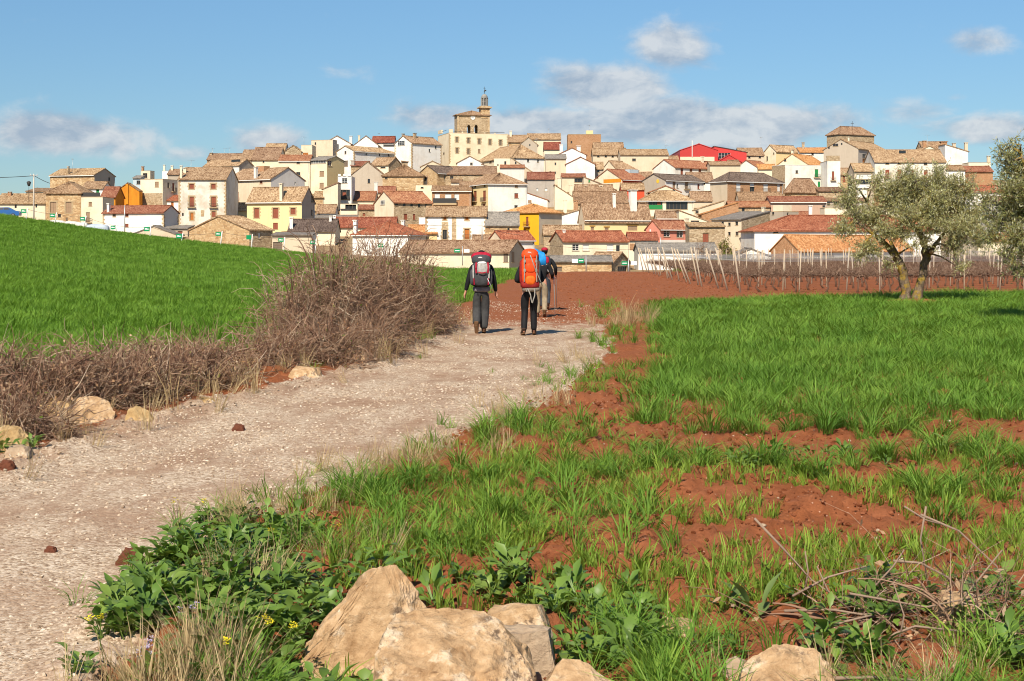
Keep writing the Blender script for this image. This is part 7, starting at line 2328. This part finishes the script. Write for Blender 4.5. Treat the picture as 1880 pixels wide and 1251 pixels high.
rl = soft_box((0, -.20, 1.60), (.42, .29, .24), 2.5, taper=.05).build('lid', C_GREY, b1, smooth=True)
soft_box((0, -.165, 1.655), (.445, .25, .22), 2.3).build('crimson_top', C_RED, b1, smooth=True)
lb = MB(); lb.box((-.02, -.343, 1.64), (.085, .006, .014)); lb.box((-.02, -.343, 1.655), (.06, .005, .007)); lb.build('printed_mark', C_WHITE, rl)
pk = soft_box((.02, -.315, 1.42), (.27, .10, .26), 2.6).build('mesh_pocket', C_LGREY, b1, smooth=True)
st = MB()
strap(st, [(-.10, -.375, 1.54), (-.115, -.385, 1.42), (-.10, -.36, 1.31)], .035)
strap(st, [(.14, -.375, 1.54), (.155, -.385, 1.42), (.14, -.36, 1.31)], .035)
strap(st, [(-.06, -.375, 1.33), (.02, -.39, 1.315), (.10, -.375, 1.33)], .022)
st.build('red_strap', C_RED, pk)
soft_box((.02, -.335, 1.53), (.19, .07, .06), 2.4).build('pale_cover', C_WHITE, b1, smooth=True)
for s in (-1, 1):
    soft_box((s * .20, -.19, 1.22), (.09, .17, .34), 3.0).build('side_pocket', C_GREY, b1, smooth=True)
    e_ = MB(); strap(e_, [(s * .165, -.335, 1.20), (s * .17, -.345, 1.33), (s * .17, -.33, 1.48)], .03); e_.build('side_strap', C_LGREY, b1)
    e_ = MB(); strap(e_, [(s * .15, -.335, 1.06), (s * .155, -.345, 1.2)], .02); e_.build('red_tab', C_RED, b1)
    e_ = MB(); e_.tube([(s * .12, -.06, 1.55), (s * .13, .10, 1.56), (s * .14, .155, 1.45), (s * .15, .13, 1.28), (s * .17, .0, 1.15)], [.026] * 5, 6); e_.build('shoulder_strap', C_GREY, b1, smooth=True)
soft_box((0, -.06, 1.055), (.40, .36, .075), 3.0).build('hip_belt', C_BLACK, b1, smooth=True)
w1 = MB(); w1.tube([(.13, -.35, 1.20), (.20, -.34, 1.06), (.245, -.30, .90)], [.008, .008, .007], 6)
wo = w1.build('folded_walking_pole', M_GALV, None, loc=loc1); tag(wo, 'folded silver walking pole strapped to the grey pack', 'walking pole')

# --- walker with the orange pack
D2 = 29.7
x2_ = (972 - CX) / F * D2
pose2 = dict(pelvis=(0, 0, .95), waist=(0, .02, 1.08), chest=(0, .06, 1.30), neckbase=(0, .10, 1.45), neck=(0, .14, 1.51), head=(0, .18, 1.61),
             l_shoulder=(-.19, .08, 1.40), l_elbow=(-.27, .0, 1.14), l_wrist=(-.15, .26, 1.12), r_shoulder=(.19, .08, 1.40), r_elbow=(.27, .0, 1.14), r_wrist=(.14, .28, 1.12),
             l_hip=(-.10, 0, .92), l_knee=(-.095, .05, .50), l_ankle=(-.12, -.10, .09), l_toe=(-.15, .09, .035),
             r_hip=(.10, 0, .92), r_knee=(.095, .14, .51), r_ankle=(.10, .10, .085), r_toe=(.125, .29, .035), flare=(1.0, 0, 0))
loc2 = (x2_, D2, g1(x2_, D2))
p2, P2 = walker('walker in black trousers hidden behind the tall orange pack', loc2, 0.05, 1.76, pose2, (C_BLACK, C_BLKTR), C_HAIR, C_DARKBOOT)
b2 = bag_root('backpack', 'tall orange trekking backpack with dark red bottom and a blue roll', loc2, 0.05)
soft_box((0, -.20, 1.36), (.37, .27, .72), 3.0, taper=-.03).build('main_bag', C_ORANGE, b2, smooth=True)
rl = soft_box((0, -.19, 1.70), (.36, .29, .24), 2.6, taper=.12).build('lid', C_ORANGE, b2, smooth=True)
lg = MB()
for (a, c) in (((-.035, 1.725), (-.012, 1.755)), ((-.012, 1.755), (.004, 1.735)), ((.004, 1.735), (.018, 1.75)), ((.018, 1.75), (.035, 1.722))):
    strap(lg, [(a[0] - .02, -.336, a[1]), (c[0] - .02, -.336, c[1])], .009, .003)
lg.build('printed_mark', C_WHITE, rl)
soft_box((0, -.325, 1.42), (.22, .07, .20), 2.6).build('upper_pocket', C_ORANGE, b2, smooth=True)
soft_box((0, -.33, 1.16), (.22, .09, .20), 2.2).build('round_pocket', C_ORANGE2, b2, smooth=True)
soft_box((0, -.20, 1.07), (.40, .30, .17), 3.4).build('red_bottom', C_DKRED, b2, smooth=True)
soft_box((.02, -.19, .975), (.38, .28, .12), 3.0).build('taupe_base', C_BASE, b2, smooth=True)
for s in (-1, 1):
    soft_box((s * .185, -.19, 1.33), (.075, .16, .50), 3.0).build('side_pocket', C_DKRED if s < 0 else C_GREY, b2, smooth=True)
    for (zz, ww) in ((1.56, .05), (1.37, .05)):
        e_ = MB(); e_.box((s * .12, -.35, zz), (.045, .02, .055)); e_.build('buckle', C_STRAP, b2)
    e_ = MB(); strap(e_, [(s * .125, -.345, 1.68), (s * .13, -.352, 1.5), (s * .125, -.352, 1.3), (s * .13, -.35, 1.13)], .02); e_.build('compression_strap', C_STRAP, b2)
    e_ = MB(); e_.tube([(s * .12, -.06, 1.53), (s * .13, .14, 1.54), (s * .14, .20, 1.43), (s * .15, .17, 1.26), (s * .17, .02, 1.12)], [.026] * 5, 6); e_.build('shoulder_strap', C_GREY, b2, smooth=True)
e_ = MB()
strap(e_, [(-.06, -.335, 1.0), (-.085, -.35, .93)], .022); strap(e_, [(-.05, -.335, .98), (.0, -.36, .86), (.01, -.36, .78), (.03, -.35, .70)], .022)
strap(e_, [(.09, -.335, 1.0), (.085, -.36, .84), (.05, -.36, .74), (.04, -.35, .69)], .022)
e_.build('dangling_strap', C_STRAP, b2)
wp = MB(); wp.tube([(-.005, -.36, 1.68), (.09, -.375, 1.42), (.20, -.36, 1.16), (.245, -.345, 1.05)], [.011, .010, .010, .011], 6)
wo = wp.build('folded_walking_pole', C_STRAP, None, loc=loc2); wo.rotation_euler = (0, 0, .05); tag(wo, 'folded pale walking pole tied diagonally over the orange pack', 'walking pole')
mt = MB()
rr_ = random.Random(5)
for i in range(5):
    o_ = i * .022
    mt.tube([(.10 + o_, -.14 + .02 * i, 1.80 - .012 * i), (.19 + o_, -.18, 1.70), (.215 + o_, -.20, 1.58 + .01 * i), (.235 + o_ * .9, -.21, 1.46 + rr_.uniform(-.03, .03))], [.035, .04, .038, .026], 7)
mo_ = mt.build('rolled_mat', C_BLUE, None, smooth=True, loc=loc2); mo_.rotation_euler = (0, 0, .05)
tag(mo_, 'sky-blue folded mat hung on the right of the orange pack', 'mat')

# --- two more walkers ahead, mostly hidden
D3 = 37.6
x3_ = (1003 - CX) / F * D3
pose3 = dict(pelvis=(0, 0, .95), waist=(0, .01, 1.08), chest=(0, .03, 1.30), neckbase=(0, .05, 1.46), neck=(0, .07, 1.53), head=(0, .09, 1.64),
             l_shoulder=(-.19, .04, 1.42), l_elbow=(-.27, .0, 1.15), l_wrist=(-.26, .22, 1.02), r_shoulder=(.19, .04, 1.42), r_elbow=(.29, -.02, 1.16), r_wrist=(.30, .22, 1.06),
             l_hip=(-.10, 0, .92), l_knee=(-.10, .12, .50), l_ankle=(-.10, .12, .085), l_toe=(-.11, .30, .035),
             r_hip=(.10, 0, .92), r_knee=(.09, .04, .50), r_ankle=(.08, -.18, .14), r_toe=(.08, -.06, .035), flare=(1.1, 0, 0))
x3_ = (994 - CX) / F * D3
loc3 = (x3_, D3, g1(x3_, D3))
walker('walker in khaki trousers half hidden behind the orange pack', loc3, 0.0, 1.72, pose3, (C_BLACK, C_KHAKI), C_HAIR, C_BOOT)
D4 = 41.5
x4_ = (1000 - CX) / F * D4
loc4 = (x4_, D4, g1(x4_, D4))
pose4 = dict(pose3); pose4['r_wrist'] = (.32, .12, .98); pose4['r_elbow'] = (.31, -.06, 1.2)
p4, P4 = walker('farthest walker in black jacket and red cap with a trekking pole', loc4, 0.0, 1.80, pose4, (C_BLACK, C_DENIM), C_HAIR, C_DARKBOOT, cap=C_RED)
b4 = bag_root('backpack', 'dark blue and red daypack on the farthest walker', loc4, 0.0)
soft_box((0, -.17, 1.34), (.36, .22, .50), 3.0).build('main_bag', C_DENIM, b4, smooth=True)
soft_box((.05, -.28, 1.46), (.14, .05, .2), 2.6).build('red_pocket', C_RED, b4, smooth=True)
soft_box((.12, -.25, 1.2), (.10, .08, .2), 2.6).build('grey_pocket', C_LGREY, b4, smooth=True)
for s in (-1, 1):
    e_ = MB(); e_.tube([(s * .12, -.06, 1.53), (s * .13, .11, 1.55), (s * .14, .15, 1.43), (s * .15, .12, 1.26), (s * .17, .0, 1.12)], [.024] * 5, 6); e_.build('shoulder_strap', C_GREY, b4, smooth=True)
for (nm, a, c, lb_) in (('trekking_pole', (.335, .16, 1.06), (.36, .34, .0), 'thin trekking pole held in the right hand of the farthest walker'),):
    w = MB(); w.tube([Vector(a) + Vector((0, 0, .1)), a, c], [.016, .013, .007], 6)
    o_ = w.build(nm, M_GALV, None, loc=loc4); tag(o_, lb_, 'walking pole')
w = MB(); w.tube([(-.275, .28, 1.05), (-.28, .26, .95), (-.255, .05, .0)], [.016, .012, .007], 6)
o_ = w.build('trekking_pole', M_GALV, None, loc=(loc3[0] + .62, loc3[1], loc3[2])); tag(o_, 'trekking pole planted beside the walker in khaki trousers', 'walking pole')

# ------------------------------------------------------------------ the church
ch = house('fortress-like church body of pale stone with two rows of windows', 4, 150, 280, 957, 590, 872, 17, 'f', 590, 'palestone', 'tan',
           'B ys 355,640,382,697; B ys 488,648,515,706; B ys 612,656,640,716; B ys 735,665,763,726; B ys 855,672,883,733; B ys 357,762,385,822; B ys 487,770,515,832; B t 610,777,638,822; A y 205,815,225,838',
           quoin=True, cat='church', name='church', group=None, dD=-2, L=14,
           extras='parapet_pillar,B,palestone,280,548,325,592,0.02,-0.6;parapet_pillar,B,palestone,918,600,955,618,0.02,-0.6;parapet_pillar,B,palestone,425,575,440,594,0.02,-0.3;parapet_pillar,B,palestone,560,578,575,596,0.02,-0.3;parapet_pillar,B,palestone,680,584,695,600,0.02,-0.3;parapet_pillar,B,palestone,798,590,813,606,0.02,-0.3;parapet_pillar,A,palestone,150,560,185,600,0.02,-0.6;railing,B,iron,330,578,915,582,-0.15,-0.2;railing,A,iron,188,568,245,572,-0.15,-0.2')


def church_tower():
    ox, oy, sc = CROPS[4]
    D = 474.0
    X = lambda v: (ox + v / sc - CX) / F * D
    Z = lambda v: CAMH - (oy + v / sc - HY) / F * D
    th = math.radians(14)
    cx = X(372)
    zb = Z(600)
    root = empty('church_tower', (cx, D, zb), th)
    tag(root, 'square stone bell tower with pointed arches, a clock and a lantern turret', 'church tower')
    W = (X(742) - X(372)) / math.cos(th); Lt = (X(372) - X(320)) / math.sin(th) * 0.75
    H = Z(380) - zb
    s = lambda v: v / sc * D / F
    def hole(px0, px1, y0, y1):
        u0 = (X(px0) - cx) / math.cos(th); u1 = (X(px1) - cx) / math.cos(th)
        return (u0, u1, Z(y1) - zb, Z(y0) - zb)
    hs = [hole(482, 526, 492, 592), hole(566, 608, 492, 592)]
    mb = MB()
    for (org, ax, nrm, wid, holes) in (((0, 0), (1, 0), (0, -1), W, hs), ((0, Lt), (1, 0), (0, 1), W, hs), ((0, 0), (0, 1), (-1, 0), Lt, []), ((W, 0), (0, 1), (1, 0), Lt, [(Lt * .35, Lt * .65, hs[0][2], hs[0][3])])):
        wall_panel(mb, org, ax, wid, -6, H, holes, nrm, reveal=0.9)
        for (u0, u1, z0, z1) in holes:
            um = (u0 + u1) / 2; zs = z0 + (z1 - z0) * .55
            for sd, ue in ((1, u0), (-1, u1)):
                arc = []
                for k in range(7):
                    t = k / 6
                    arc.append((ue + (um - ue) * (1 - math.cos(t * math.pi / 2)), zs + (z1 - zs) * math.sin(t * math.pi / 2)))
                for k in range(6):
                    pts = [(ue, z1), arc[k], arc[k + 1]]
                    if k == 5: pts = [(ue, z1), arc[k], (um, z1)]
                    mb.poly([(org[0] + ax[0] * u - nrm[0] * .05, org[1] + ax[1] * u - nrm[1] * .05, z) for (u, z) in pts])
    wo = mb.build('wall', WALL['stone'], root)
    rb = MB()
    o = .6; R = Z(322) - zb
    c = [(-o, -o, H), (W + o, -o, H), (W + o, Lt + o, H), (-o, Lt + o, H)]
    q = (W / 2, Lt / 2, R)
    slope_grid(rb, c[0], c[1], q, q); slope_grid(rb, c[1], c[2], q, q); slope_grid(rb, c[2], c[3], q, q); slope_grid(rb, c[3], c[0], q, q)
    rb.build('roof', TILE['tan'], root, uv=True)
    # corner pilasters and cornice
    pb = MB()
    pb.box((W / 2, -.12, H - .25), (W + .3, .3, .35)); pb.box((.25, -.08, H / 2 - 2), (.5, .3, H + 3)); pb.box((W - .25, -.08, H / 2 - 2), (.5, .3, H + 3))
    pb.build('cornice', M_QUOIN, root)
    # clock
    uc = (X(550) - cx) / math.cos(th); zc = Z(410) - zb; rc = s(27)
    cb = MB()
    n = 28
    ring = [(uc + rc * math.cos(2 * math.pi * i / n), -.16, zc + rc * math.sin(2 * math.pi * i / n)) for i in range(n)]
    back = [(p[0], -.02, p[2]) for p in ring]
    cb.poly(list(reversed(ring)))
    for i in range(n): cb.quad(ring[i], back[i], back[(i + 1) % n], ring[(i + 1) % n])
    co = cb.build('clock_face', M_WHITE, root)
    hb = MB()
    for i in range(12):
        a = math.pi * i / 6
        hb.box((uc + rc * .82 * math.sin(a), -.185, zc + rc * .82 * math.cos(a)), (.07, .03, .07))
    hb.build('hour_mark', M_IRON, co)
    for (ang, ln) in ((1.75, .5), (-1.4, .75)):
        kb = MB(); kb.tube([(uc, -.2, zc), (uc + rc * ln * math.sin(ang), -.2, zc + rc * ln * math.cos(ang))], .035, 4); kb.build('clock_hand', M_IRON, co)
    # turret and lantern
    ut = (X(693) - cx) / math.cos(th); vt = 1.4
    bw = s(104)
    tb = MB()
    tb.box((ut, vt, (H - 1 + Z(295) - zb) / 2), (bw, bw, Z(295) - zb - H + 1))
    tb.build('turret_base', WALL['ochre'], root)
    cb = MB(); cb.box((ut, vt, Z(290) - zb), (s(148), s(148), s(14))); cb.box((ut, vt, Z(278) - zb), (s(110), s(110), s(12))); cb.build('turret_cornice', M_QUOIN, root)
    z0 = Z(274) - zb; z1 = Z(182) - zb; rad = s(36)
    for i in range(8):
        a = i * math.pi / 4 + .39
        b_ = MB(); b_.box((ut + rad * math.cos(a), vt + rad * math.sin(a), (z0 + z1) / 2), (s(13), s(13), z1 - z0), a); b_.build('lantern_column', M_GREYSTONE, root)
    rb = MB()
    rb.tube([(ut, vt, z1), (ut, vt, z1 + s(10))], [s(42), s(44)], 8)
    rb.tube([(ut, vt, z0 - .01), (ut, vt, z0 + s(7))], [s(44), s(44)], 8)
    rb.tube([(ut, vt, z0 + s(52)), (ut, vt, z0 + s(57))], [s(37), s(37)], 8)
    rb.build('lantern_ring', M_GREYSTONE, root)
    db = MB()
    pts = []; rr = []
    for k in range(7):
        t = k / 6
        pts.append((ut, vt, z1 + s(10) + s(42) * math.sin(t * 1.5))); rr.append(max(.05, s(38) * math.cos(t * 1.5)))
    db.tube(pts, rr, 16)
    db.build('dome', M_GREYSTONE, root, smooth=True)
    kb = MB(); kb.tube([(ut, vt, z0), (ut, vt, z1)], .12, 6); soft = None
    kb.tube([(ut, vt, z0 + s(30)), (ut, vt, z0 + s(38)), (ut, vt, z0 + s(50))], [s(16), s(14), s(6)], 10)
    kb.build('bell', M_IRON, root)
    vb = MB()
    zt = Z(45) - zb; zd = Z(132) - zb
    vb.tube([(ut, vt, zd - .3), (ut, vt, zt)], .06, 5); vb.tube([(ut - .45, vt, zt - .5), (ut + .45, vt, zt - .5)], .05, 4)
    vb.box((ut + .3, vt, zt - 1.3), (.7, .05, .45)); vb.tube([(ut, vt, zd + .6), (ut, vt, zd + .8), (ut, vt, zd + 1.0)], [.08, .25, .08], 8)
    vb.build('weathervane', M_IRON, root)
    return root


M_GREYSTONE = plain('grey_lantern_stone', (0.30, 0.29, 0.27), 0.85, vary=0.3)
church_tower()
# iron cross on the hermitage tower
ox, oy, sc = CROPS[7]
cp = at(ox + 1380 / sc, oy + 75 / sc, 466)
mb = MB(); mb.tube([(0, 0, -1.0), (0, 0, at(0, oy + 15 / sc, 466).z - cp.z)], .07, 5); mb.tube([(-.5, 0, 1.3), (.5, 0, 1.3)], .06, 4)
o_ = mb.build('iron_cross', M_IRON, None, loc=cp); tag(o_, 'thin iron cross on top of the hermitage tower', 'cross')
# yellow sun emblem on the grey gable
for rt in [o for o in bpy.data.objects if o.get('label', '').startswith('white house with a yellow sun emblem')]:
    ox, oy, sc = CROPS[6]
    C = Vector((rt.location.x, rt.location.y)); t = rt.rotation_euler.z
    n2 = Vector((-math.cos(t), -math.sin(t))); ad = Vector((-math.sin(t), math.cos(t)))
    k = (ox + 770 / sc - CX) / F; tt = C.dot(n2) / (k * n2.x + n2.y)
    u = (Vector((k * tt, tt)) - C).dot(ad); z = CAMH - (oy + 590 / sc - HY) / F * tt - rt.location.z
    eb = MB(); pts = []
    for i in range(24):
        r_ = .62 if i % 2 else .42
        pts.append((-.06, u + r_ * math.cos(i * math.pi / 12), z + r_ * math.sin(i * math.pi / 12)))
    eb.poly(pts); eb.poly([(0.0, p[1], p[2]) for p in reversed(pts)])
    for i in range(24):
        a, b_ = pts[i], pts[(i + 1) % 24]
        eb.quad(a, b_, (0, b_[1], b_[2]), (0, a[1], a[2]))
    eb.build('sun_emblem', plain('sun_yellow', (0.75, 0.48, 0.05), 0.7), rt)

# ------------------------------------------------------------------ low stone terrace walls and shrubs between the houses


# ------------------------------------------------------------------ poles, lamp, signs, car, rubble
def mast(label, px, ytop, ybot, D, r, mat, cat, name, group=None):
    b_ = at(px, ybot, D); t_ = at(px, ytop, D)
    root = empty(name, b_); tag(root, label, cat, group)
    mb = MB(); mb.tube([(0, 0, -1.5), (0, 0, (t_.z - b_.z) * .5), (0, 0, t_.z - b_.z)], [r, r * .85, r * .7], 8)
    mb.build('pole', mat, root)
    return root, t_.z - b_.z
M_CONC = plain('concrete', (0.52, 0.47, 0.40), 0.9)
pr, hh = mast('tall concrete utility pole left of the ochre stone house', 62, 320, 402, 255, .16, M_CONC, 'pole', 'utility_pole')
mb = MB(); mb.box((0, 0, hh - .25), (1.5, .12, .12)); mb.build('crossarm', M_GALV, pr)
mb = MB()
for s in (-.6, 0, .6): mb.tube([(s, 0, hh - .2), (s, 0, hh + .05)], .05, 6)
mb.build('insulator', M_WHITE, pr)
def wire(label, a, b_, sag, r=.03):
    mb = MB(); pts = []
    for i in range(13):
        t = i / 12
        p = Vector(a).lerp(Vector(b_), t); p.z -= sag * 4 * t * (1 - t); pts.append(p)
    mb.tube(pts, r, 4)
    o = mb.build('cable', M_IRON); tag(o, label, 'cable')
wire('thick power cable running from the utility pole out of view', at(62, 323, 255), at(-120, 324, 235), .3, .05)
wire('power cable falling from the utility pole to the stone house', at(63, 323, 255), at(92, 337, 268), .1, .05)
lr, hh = mast('black street lantern standing beside the utility pole', 53, 342, 356, 262, .05, M_IRON, 'street lamp', 'street_lamp')
mb = MB(); mb.tube([(0, 0, hh), (0, 0, hh + .3), (0, 0, hh + .75), (0, 0, hh + .95)], [.18, .3, .42, .08], 6); mb.build('lantern', M_IRON, lr)
for (lb_, px, yt, yb_, D_) in (('thin grey pole in front of the white barn', 229, 377, 428, 205), ('grey wire pole beside the stone-banded white house', 885, 407, 446, 246), ('dark wire pole left of the grey shed', 1213, 436, 462, 225)):
    mast(lb_, px, yt, yb_, D_, .09, M_GALV, 'pole', 'utility_pole')
wire('black cable crossing in front of the stone-banded house', at(768, 413, 246), at(885, 415, 246), .1)
wire('black cable drooping right from the grey wire pole', at(885, 415, 246), at(960, 432, 240), .3)
wire('slack cable across the front of the cream red-roofed house', at(985, 448, 236), at(1215, 456, 232), .5, .02)

M_SIGNG = plain('green_sign_enamel', (0.0, 0.24, 0.09), 0.5, vary=.03)
M_LETTER = plain('white_sign_print', (0.80, 0.82, 0.80), 0.5, vary=.02)
SIGNS = [(44, 388, 47, 412, 10, 7, .30, 'first'), (97, 396, 99, 420, 10, 7, .16, 'second'), (152, 402, 151, 427, 9, 7, .02, 'third'), (208, 418, 212, 436, 9, 7, .28, 'fourth'), (270, 421, 275, 443, 10, 8, .30, 'fifth'),
         (329, 434, 332, 451, 10, 8, .14, 'sixth'), (401, 430, 404, 456, 10, 7, .10, 'seventh'), (457, 436, 461, 462, 9, 8, .10, 'eighth'), (516, 441, 520, 466, 10, 7, .05, 'ninth'), (574, 445, 578, 470, 9, 7, .05, 'tenth'), (699, 451, 703, 478, 10, 7, .05, 'eleventh')]
prev = None
for (sx, sy, bx, by, w, h_, lean, nth) in SIGNS:
    D_ = 128.5
    g0 = at(bx, by, D_)
    gx = g0.x; gzv = g1(gx, D_)
    root = empty('fence_sign', (gx, D_, gzv)); tag(root, '%s small green sign from the left on a leaning white fence post' % nth, 'sign', 'green signs along the field fence')
    top = at(sx + w / 2 + 2, sy - h_ / 2 - 2, D_)
    mb = MB(); mb.tube([(0, 0, -.25), (top.x - gx, 0, top.z - gzv)], [.055, .045], 6); mb.build('post', M_WHITE, root)
    c = at(sx, sy, D_); ww = w / F * D_; hv = h_ / F * D_
    mb = MB(); mb.box((c.x - gx, -.08, c.z - gzv), (ww, .03, hv)); bo = mb.build('board', M_SIGNG, root)
    if nth != 'eighth':
        mb = MB(); mb.box((c.x - gx, -.1, c.z - gzv), (ww * .68, .012, hv * .2)); mb.box((c.x - gx - ww * .12, -.1, c.z - gzv + hv * .14), (ww * .36, .012, hv * .1)); mb.build('lettering', M_LETTER, bo)
    tp = Vector((top.x, D_, top.z - .1))
    if prev is not None:
        wire('fence wire reaching the %s green sign post' % nth, prev, tp, .12, .012)
    prev = tp
def roadside(label, px, py, D_, boards, ybot):
    b_ = at(px, ybot, D_)
    root = empty('road_sign', b_); tag(root, label, 'sign')
    t_ = at(px, py - 6, D_)
    mb = MB(); mb.tube([(0, 0, -.6), (0, 0, t_.z - b_.z)], .06, 6); mb.build('post', M_GALV, root)
    for (x0, y0, x1, y1, m) in boards:
        a = at(x0, y0, D_); c = at(x1, y1, D_)
        mb = MB(); mb.box(((a.x + c.x) / 2 - b_.x, -.07, (a.z + c.z) / 2 - b_.z), (abs(c.x - a.x), .03, abs(a.z - c.z))); bo = mb.build('board', m, root)
        if m is M_SIGNG:
            mb = MB(); mb.box(((a.x + c.x) / 2 - b_.x, -.095, (a.z + c.z) / 2 - b_.z), (abs(c.x - a.x) * .75, .01, abs(a.z - c.z) * .22)); mb.build('lettering', M_LETTER, bo)
roadside('green and white sign pair at the old barn left of the walkers', 849, 458, 200, [(834, 457, 845, 464, M_SIGNG), (852, 458, 862, 464, M_LETTER)], 480)
roadside('large white and green road sign at the far edge of the red soil', 1076, 475, 150, [(1050, 476, 1061, 483, M_LETTER), (1061.5, 475, 1072, 483, M_SIGNG)], 500)
roadside('small green and white road sign left of the vineyard', 1154, 481, 150, [(1141, 480, 1152, 487, M_SIGNG), (1158, 480, 1169, 487, M_LETTER)], 502)

# blue car parked behind the rise at the left edge
def car(label, px, py, D_, col):
    c = at(px, py, D_)
    root = empty('parked_car', c, .12); tag(root, label, 'car')
    M_CAR = plain('blue_car_paint', col, .3, 0, .5, .03)
    pro = [(-2.05, .35), (-2.1, .75), (-1.95, .92), (-1.15, 1.0), (-.65, 1.42), (.55, 1.46), (1.35, 1.02), (2.0, .92), (2.1, .7), (2.05, .35)]
    mb = MB()
    L_ = [(x, -.82 if z < 1.1 else -.66, z) for x, z in pro]; Rr = [(x, -y, z) for x, y, z in L_]
    mb.poly(list(reversed(L_))); mb.poly(Rr)
    for i in range(len(pro)):
        j = (i + 1) % len(pro); mb.quad(L_[i], L_[j], Rr[j], Rr[i])
    mb.build('body', M_CAR, root)
    gb = MB(); gb.poly([(-.98, -.80, 1.05), (.05, -.80, 1.05), (.05, -.69, 1.38), (-.6, -.70, 1.36)]); gb.poly([(.12, -.80, 1.05), (1.18, -.80, 1.05), (.55, -.70, 1.38), (.12, -.69, 1.38)]); gb.build('side_window', WIN['d'], root)
    for x in (-1.3, 1.3):
        for y in (-.8, .8):
            wb = MB(); wb.tube([(x, y - .1, .32), (x, y + .1, .32)], .32, 16); wo = wb.build('wheel', M_IRON, root)
            wb = MB(); wb.tube([(x, y - .11, .32), (x, y + .11, .32)], .19, 12); wb.build('rim', M_GALV, wo)
    for y in (-.6, .6):
        hb = MB(); hb.box((2.06, y, .72), (.1, .3, .14)); hb.build('headlight', M_WHITE, root)
car('blue car parked behind the grass rise at the left edge', 8, 401, 190, (0.02, 0.10, 0.30))
# sacks and rubble below the narrow cream house
M_SACK = plain('white_builders_sack', (0.70, 0.66, 0.60), .9, vary=.3)
M_SACKB = plain('blue_white_tarpaulin', (0.45, 0.52, 0.60), .7, vary=.3)
for i, (lb_, px, py, w, h_, m) in enumerate((('long white builder\'s sack below the ochre house', 104, 413, 2.2, 1.0, M_SACK), ('square white builder\'s sack in the middle of the rubble', 131, 416, 1.7, 1.1, M_SACK), ('white sack leaning by the narrow cream house', 148, 420, 1.6, 1.3, M_SACK),
                                          ('crumpled blue-white tarpaulin heap beside the white barn', 178, 424, 2.6, 1.3, M_SACKB))):
    p = at(px, py + 6, 215)
    mb = soft_box((0, 0, h_ / 2), (w * 1.5, 1.6, h_ * 1.25), 3.0, 16, 8)
    rr = random.Random(i)
    mb.v = [(x + rr.uniform(-.1, .1), y + rr.uniform(-.1, .1), z + rr.uniform(-.1, .1)) for x, y, z in mb.v]
    o_ = mb.build('rubble_sack', m, None, loc=p); tag(o_, lb_, 'sack')
# bank of dark red earth behind the field edge
bk = MB(); n_ = 40
P0 = []; P1 = []; P2 = []
rr = random.Random(3)
for i in range(n_ + 1):
    px = 165 + (520 - 165) * i / n_
    top = np.interp(px, [165, 215, 300, 345, 430, 520], [436, 428, 436, 446, 458, 468]) + rr.uniform(-1.2, 1.2)
    a = at(px, top, 150); P1.append((a.x, 150, a.z)); P0.append((a.x, 146, a.z - 2.6)); P2.append((a.x, 156, a.z - 2.4))
for i in range(n_):
    bk.quad(P0[i], P0[i + 1], P1[i + 1], P1[i]); bk.quad(P1[i], P1[i + 1], P2[i + 1], P2[i])
o_ = bk.build('earth_bank', M_EARTH if 'M_EARTH' in globals() else plain('dark_red_earth', (0.16, 0.060, 0.045), .95, vary=.4, scale=1.5)); tag(o_, 'bank of dark red earth behind the green field', 'bank', kind='structure')
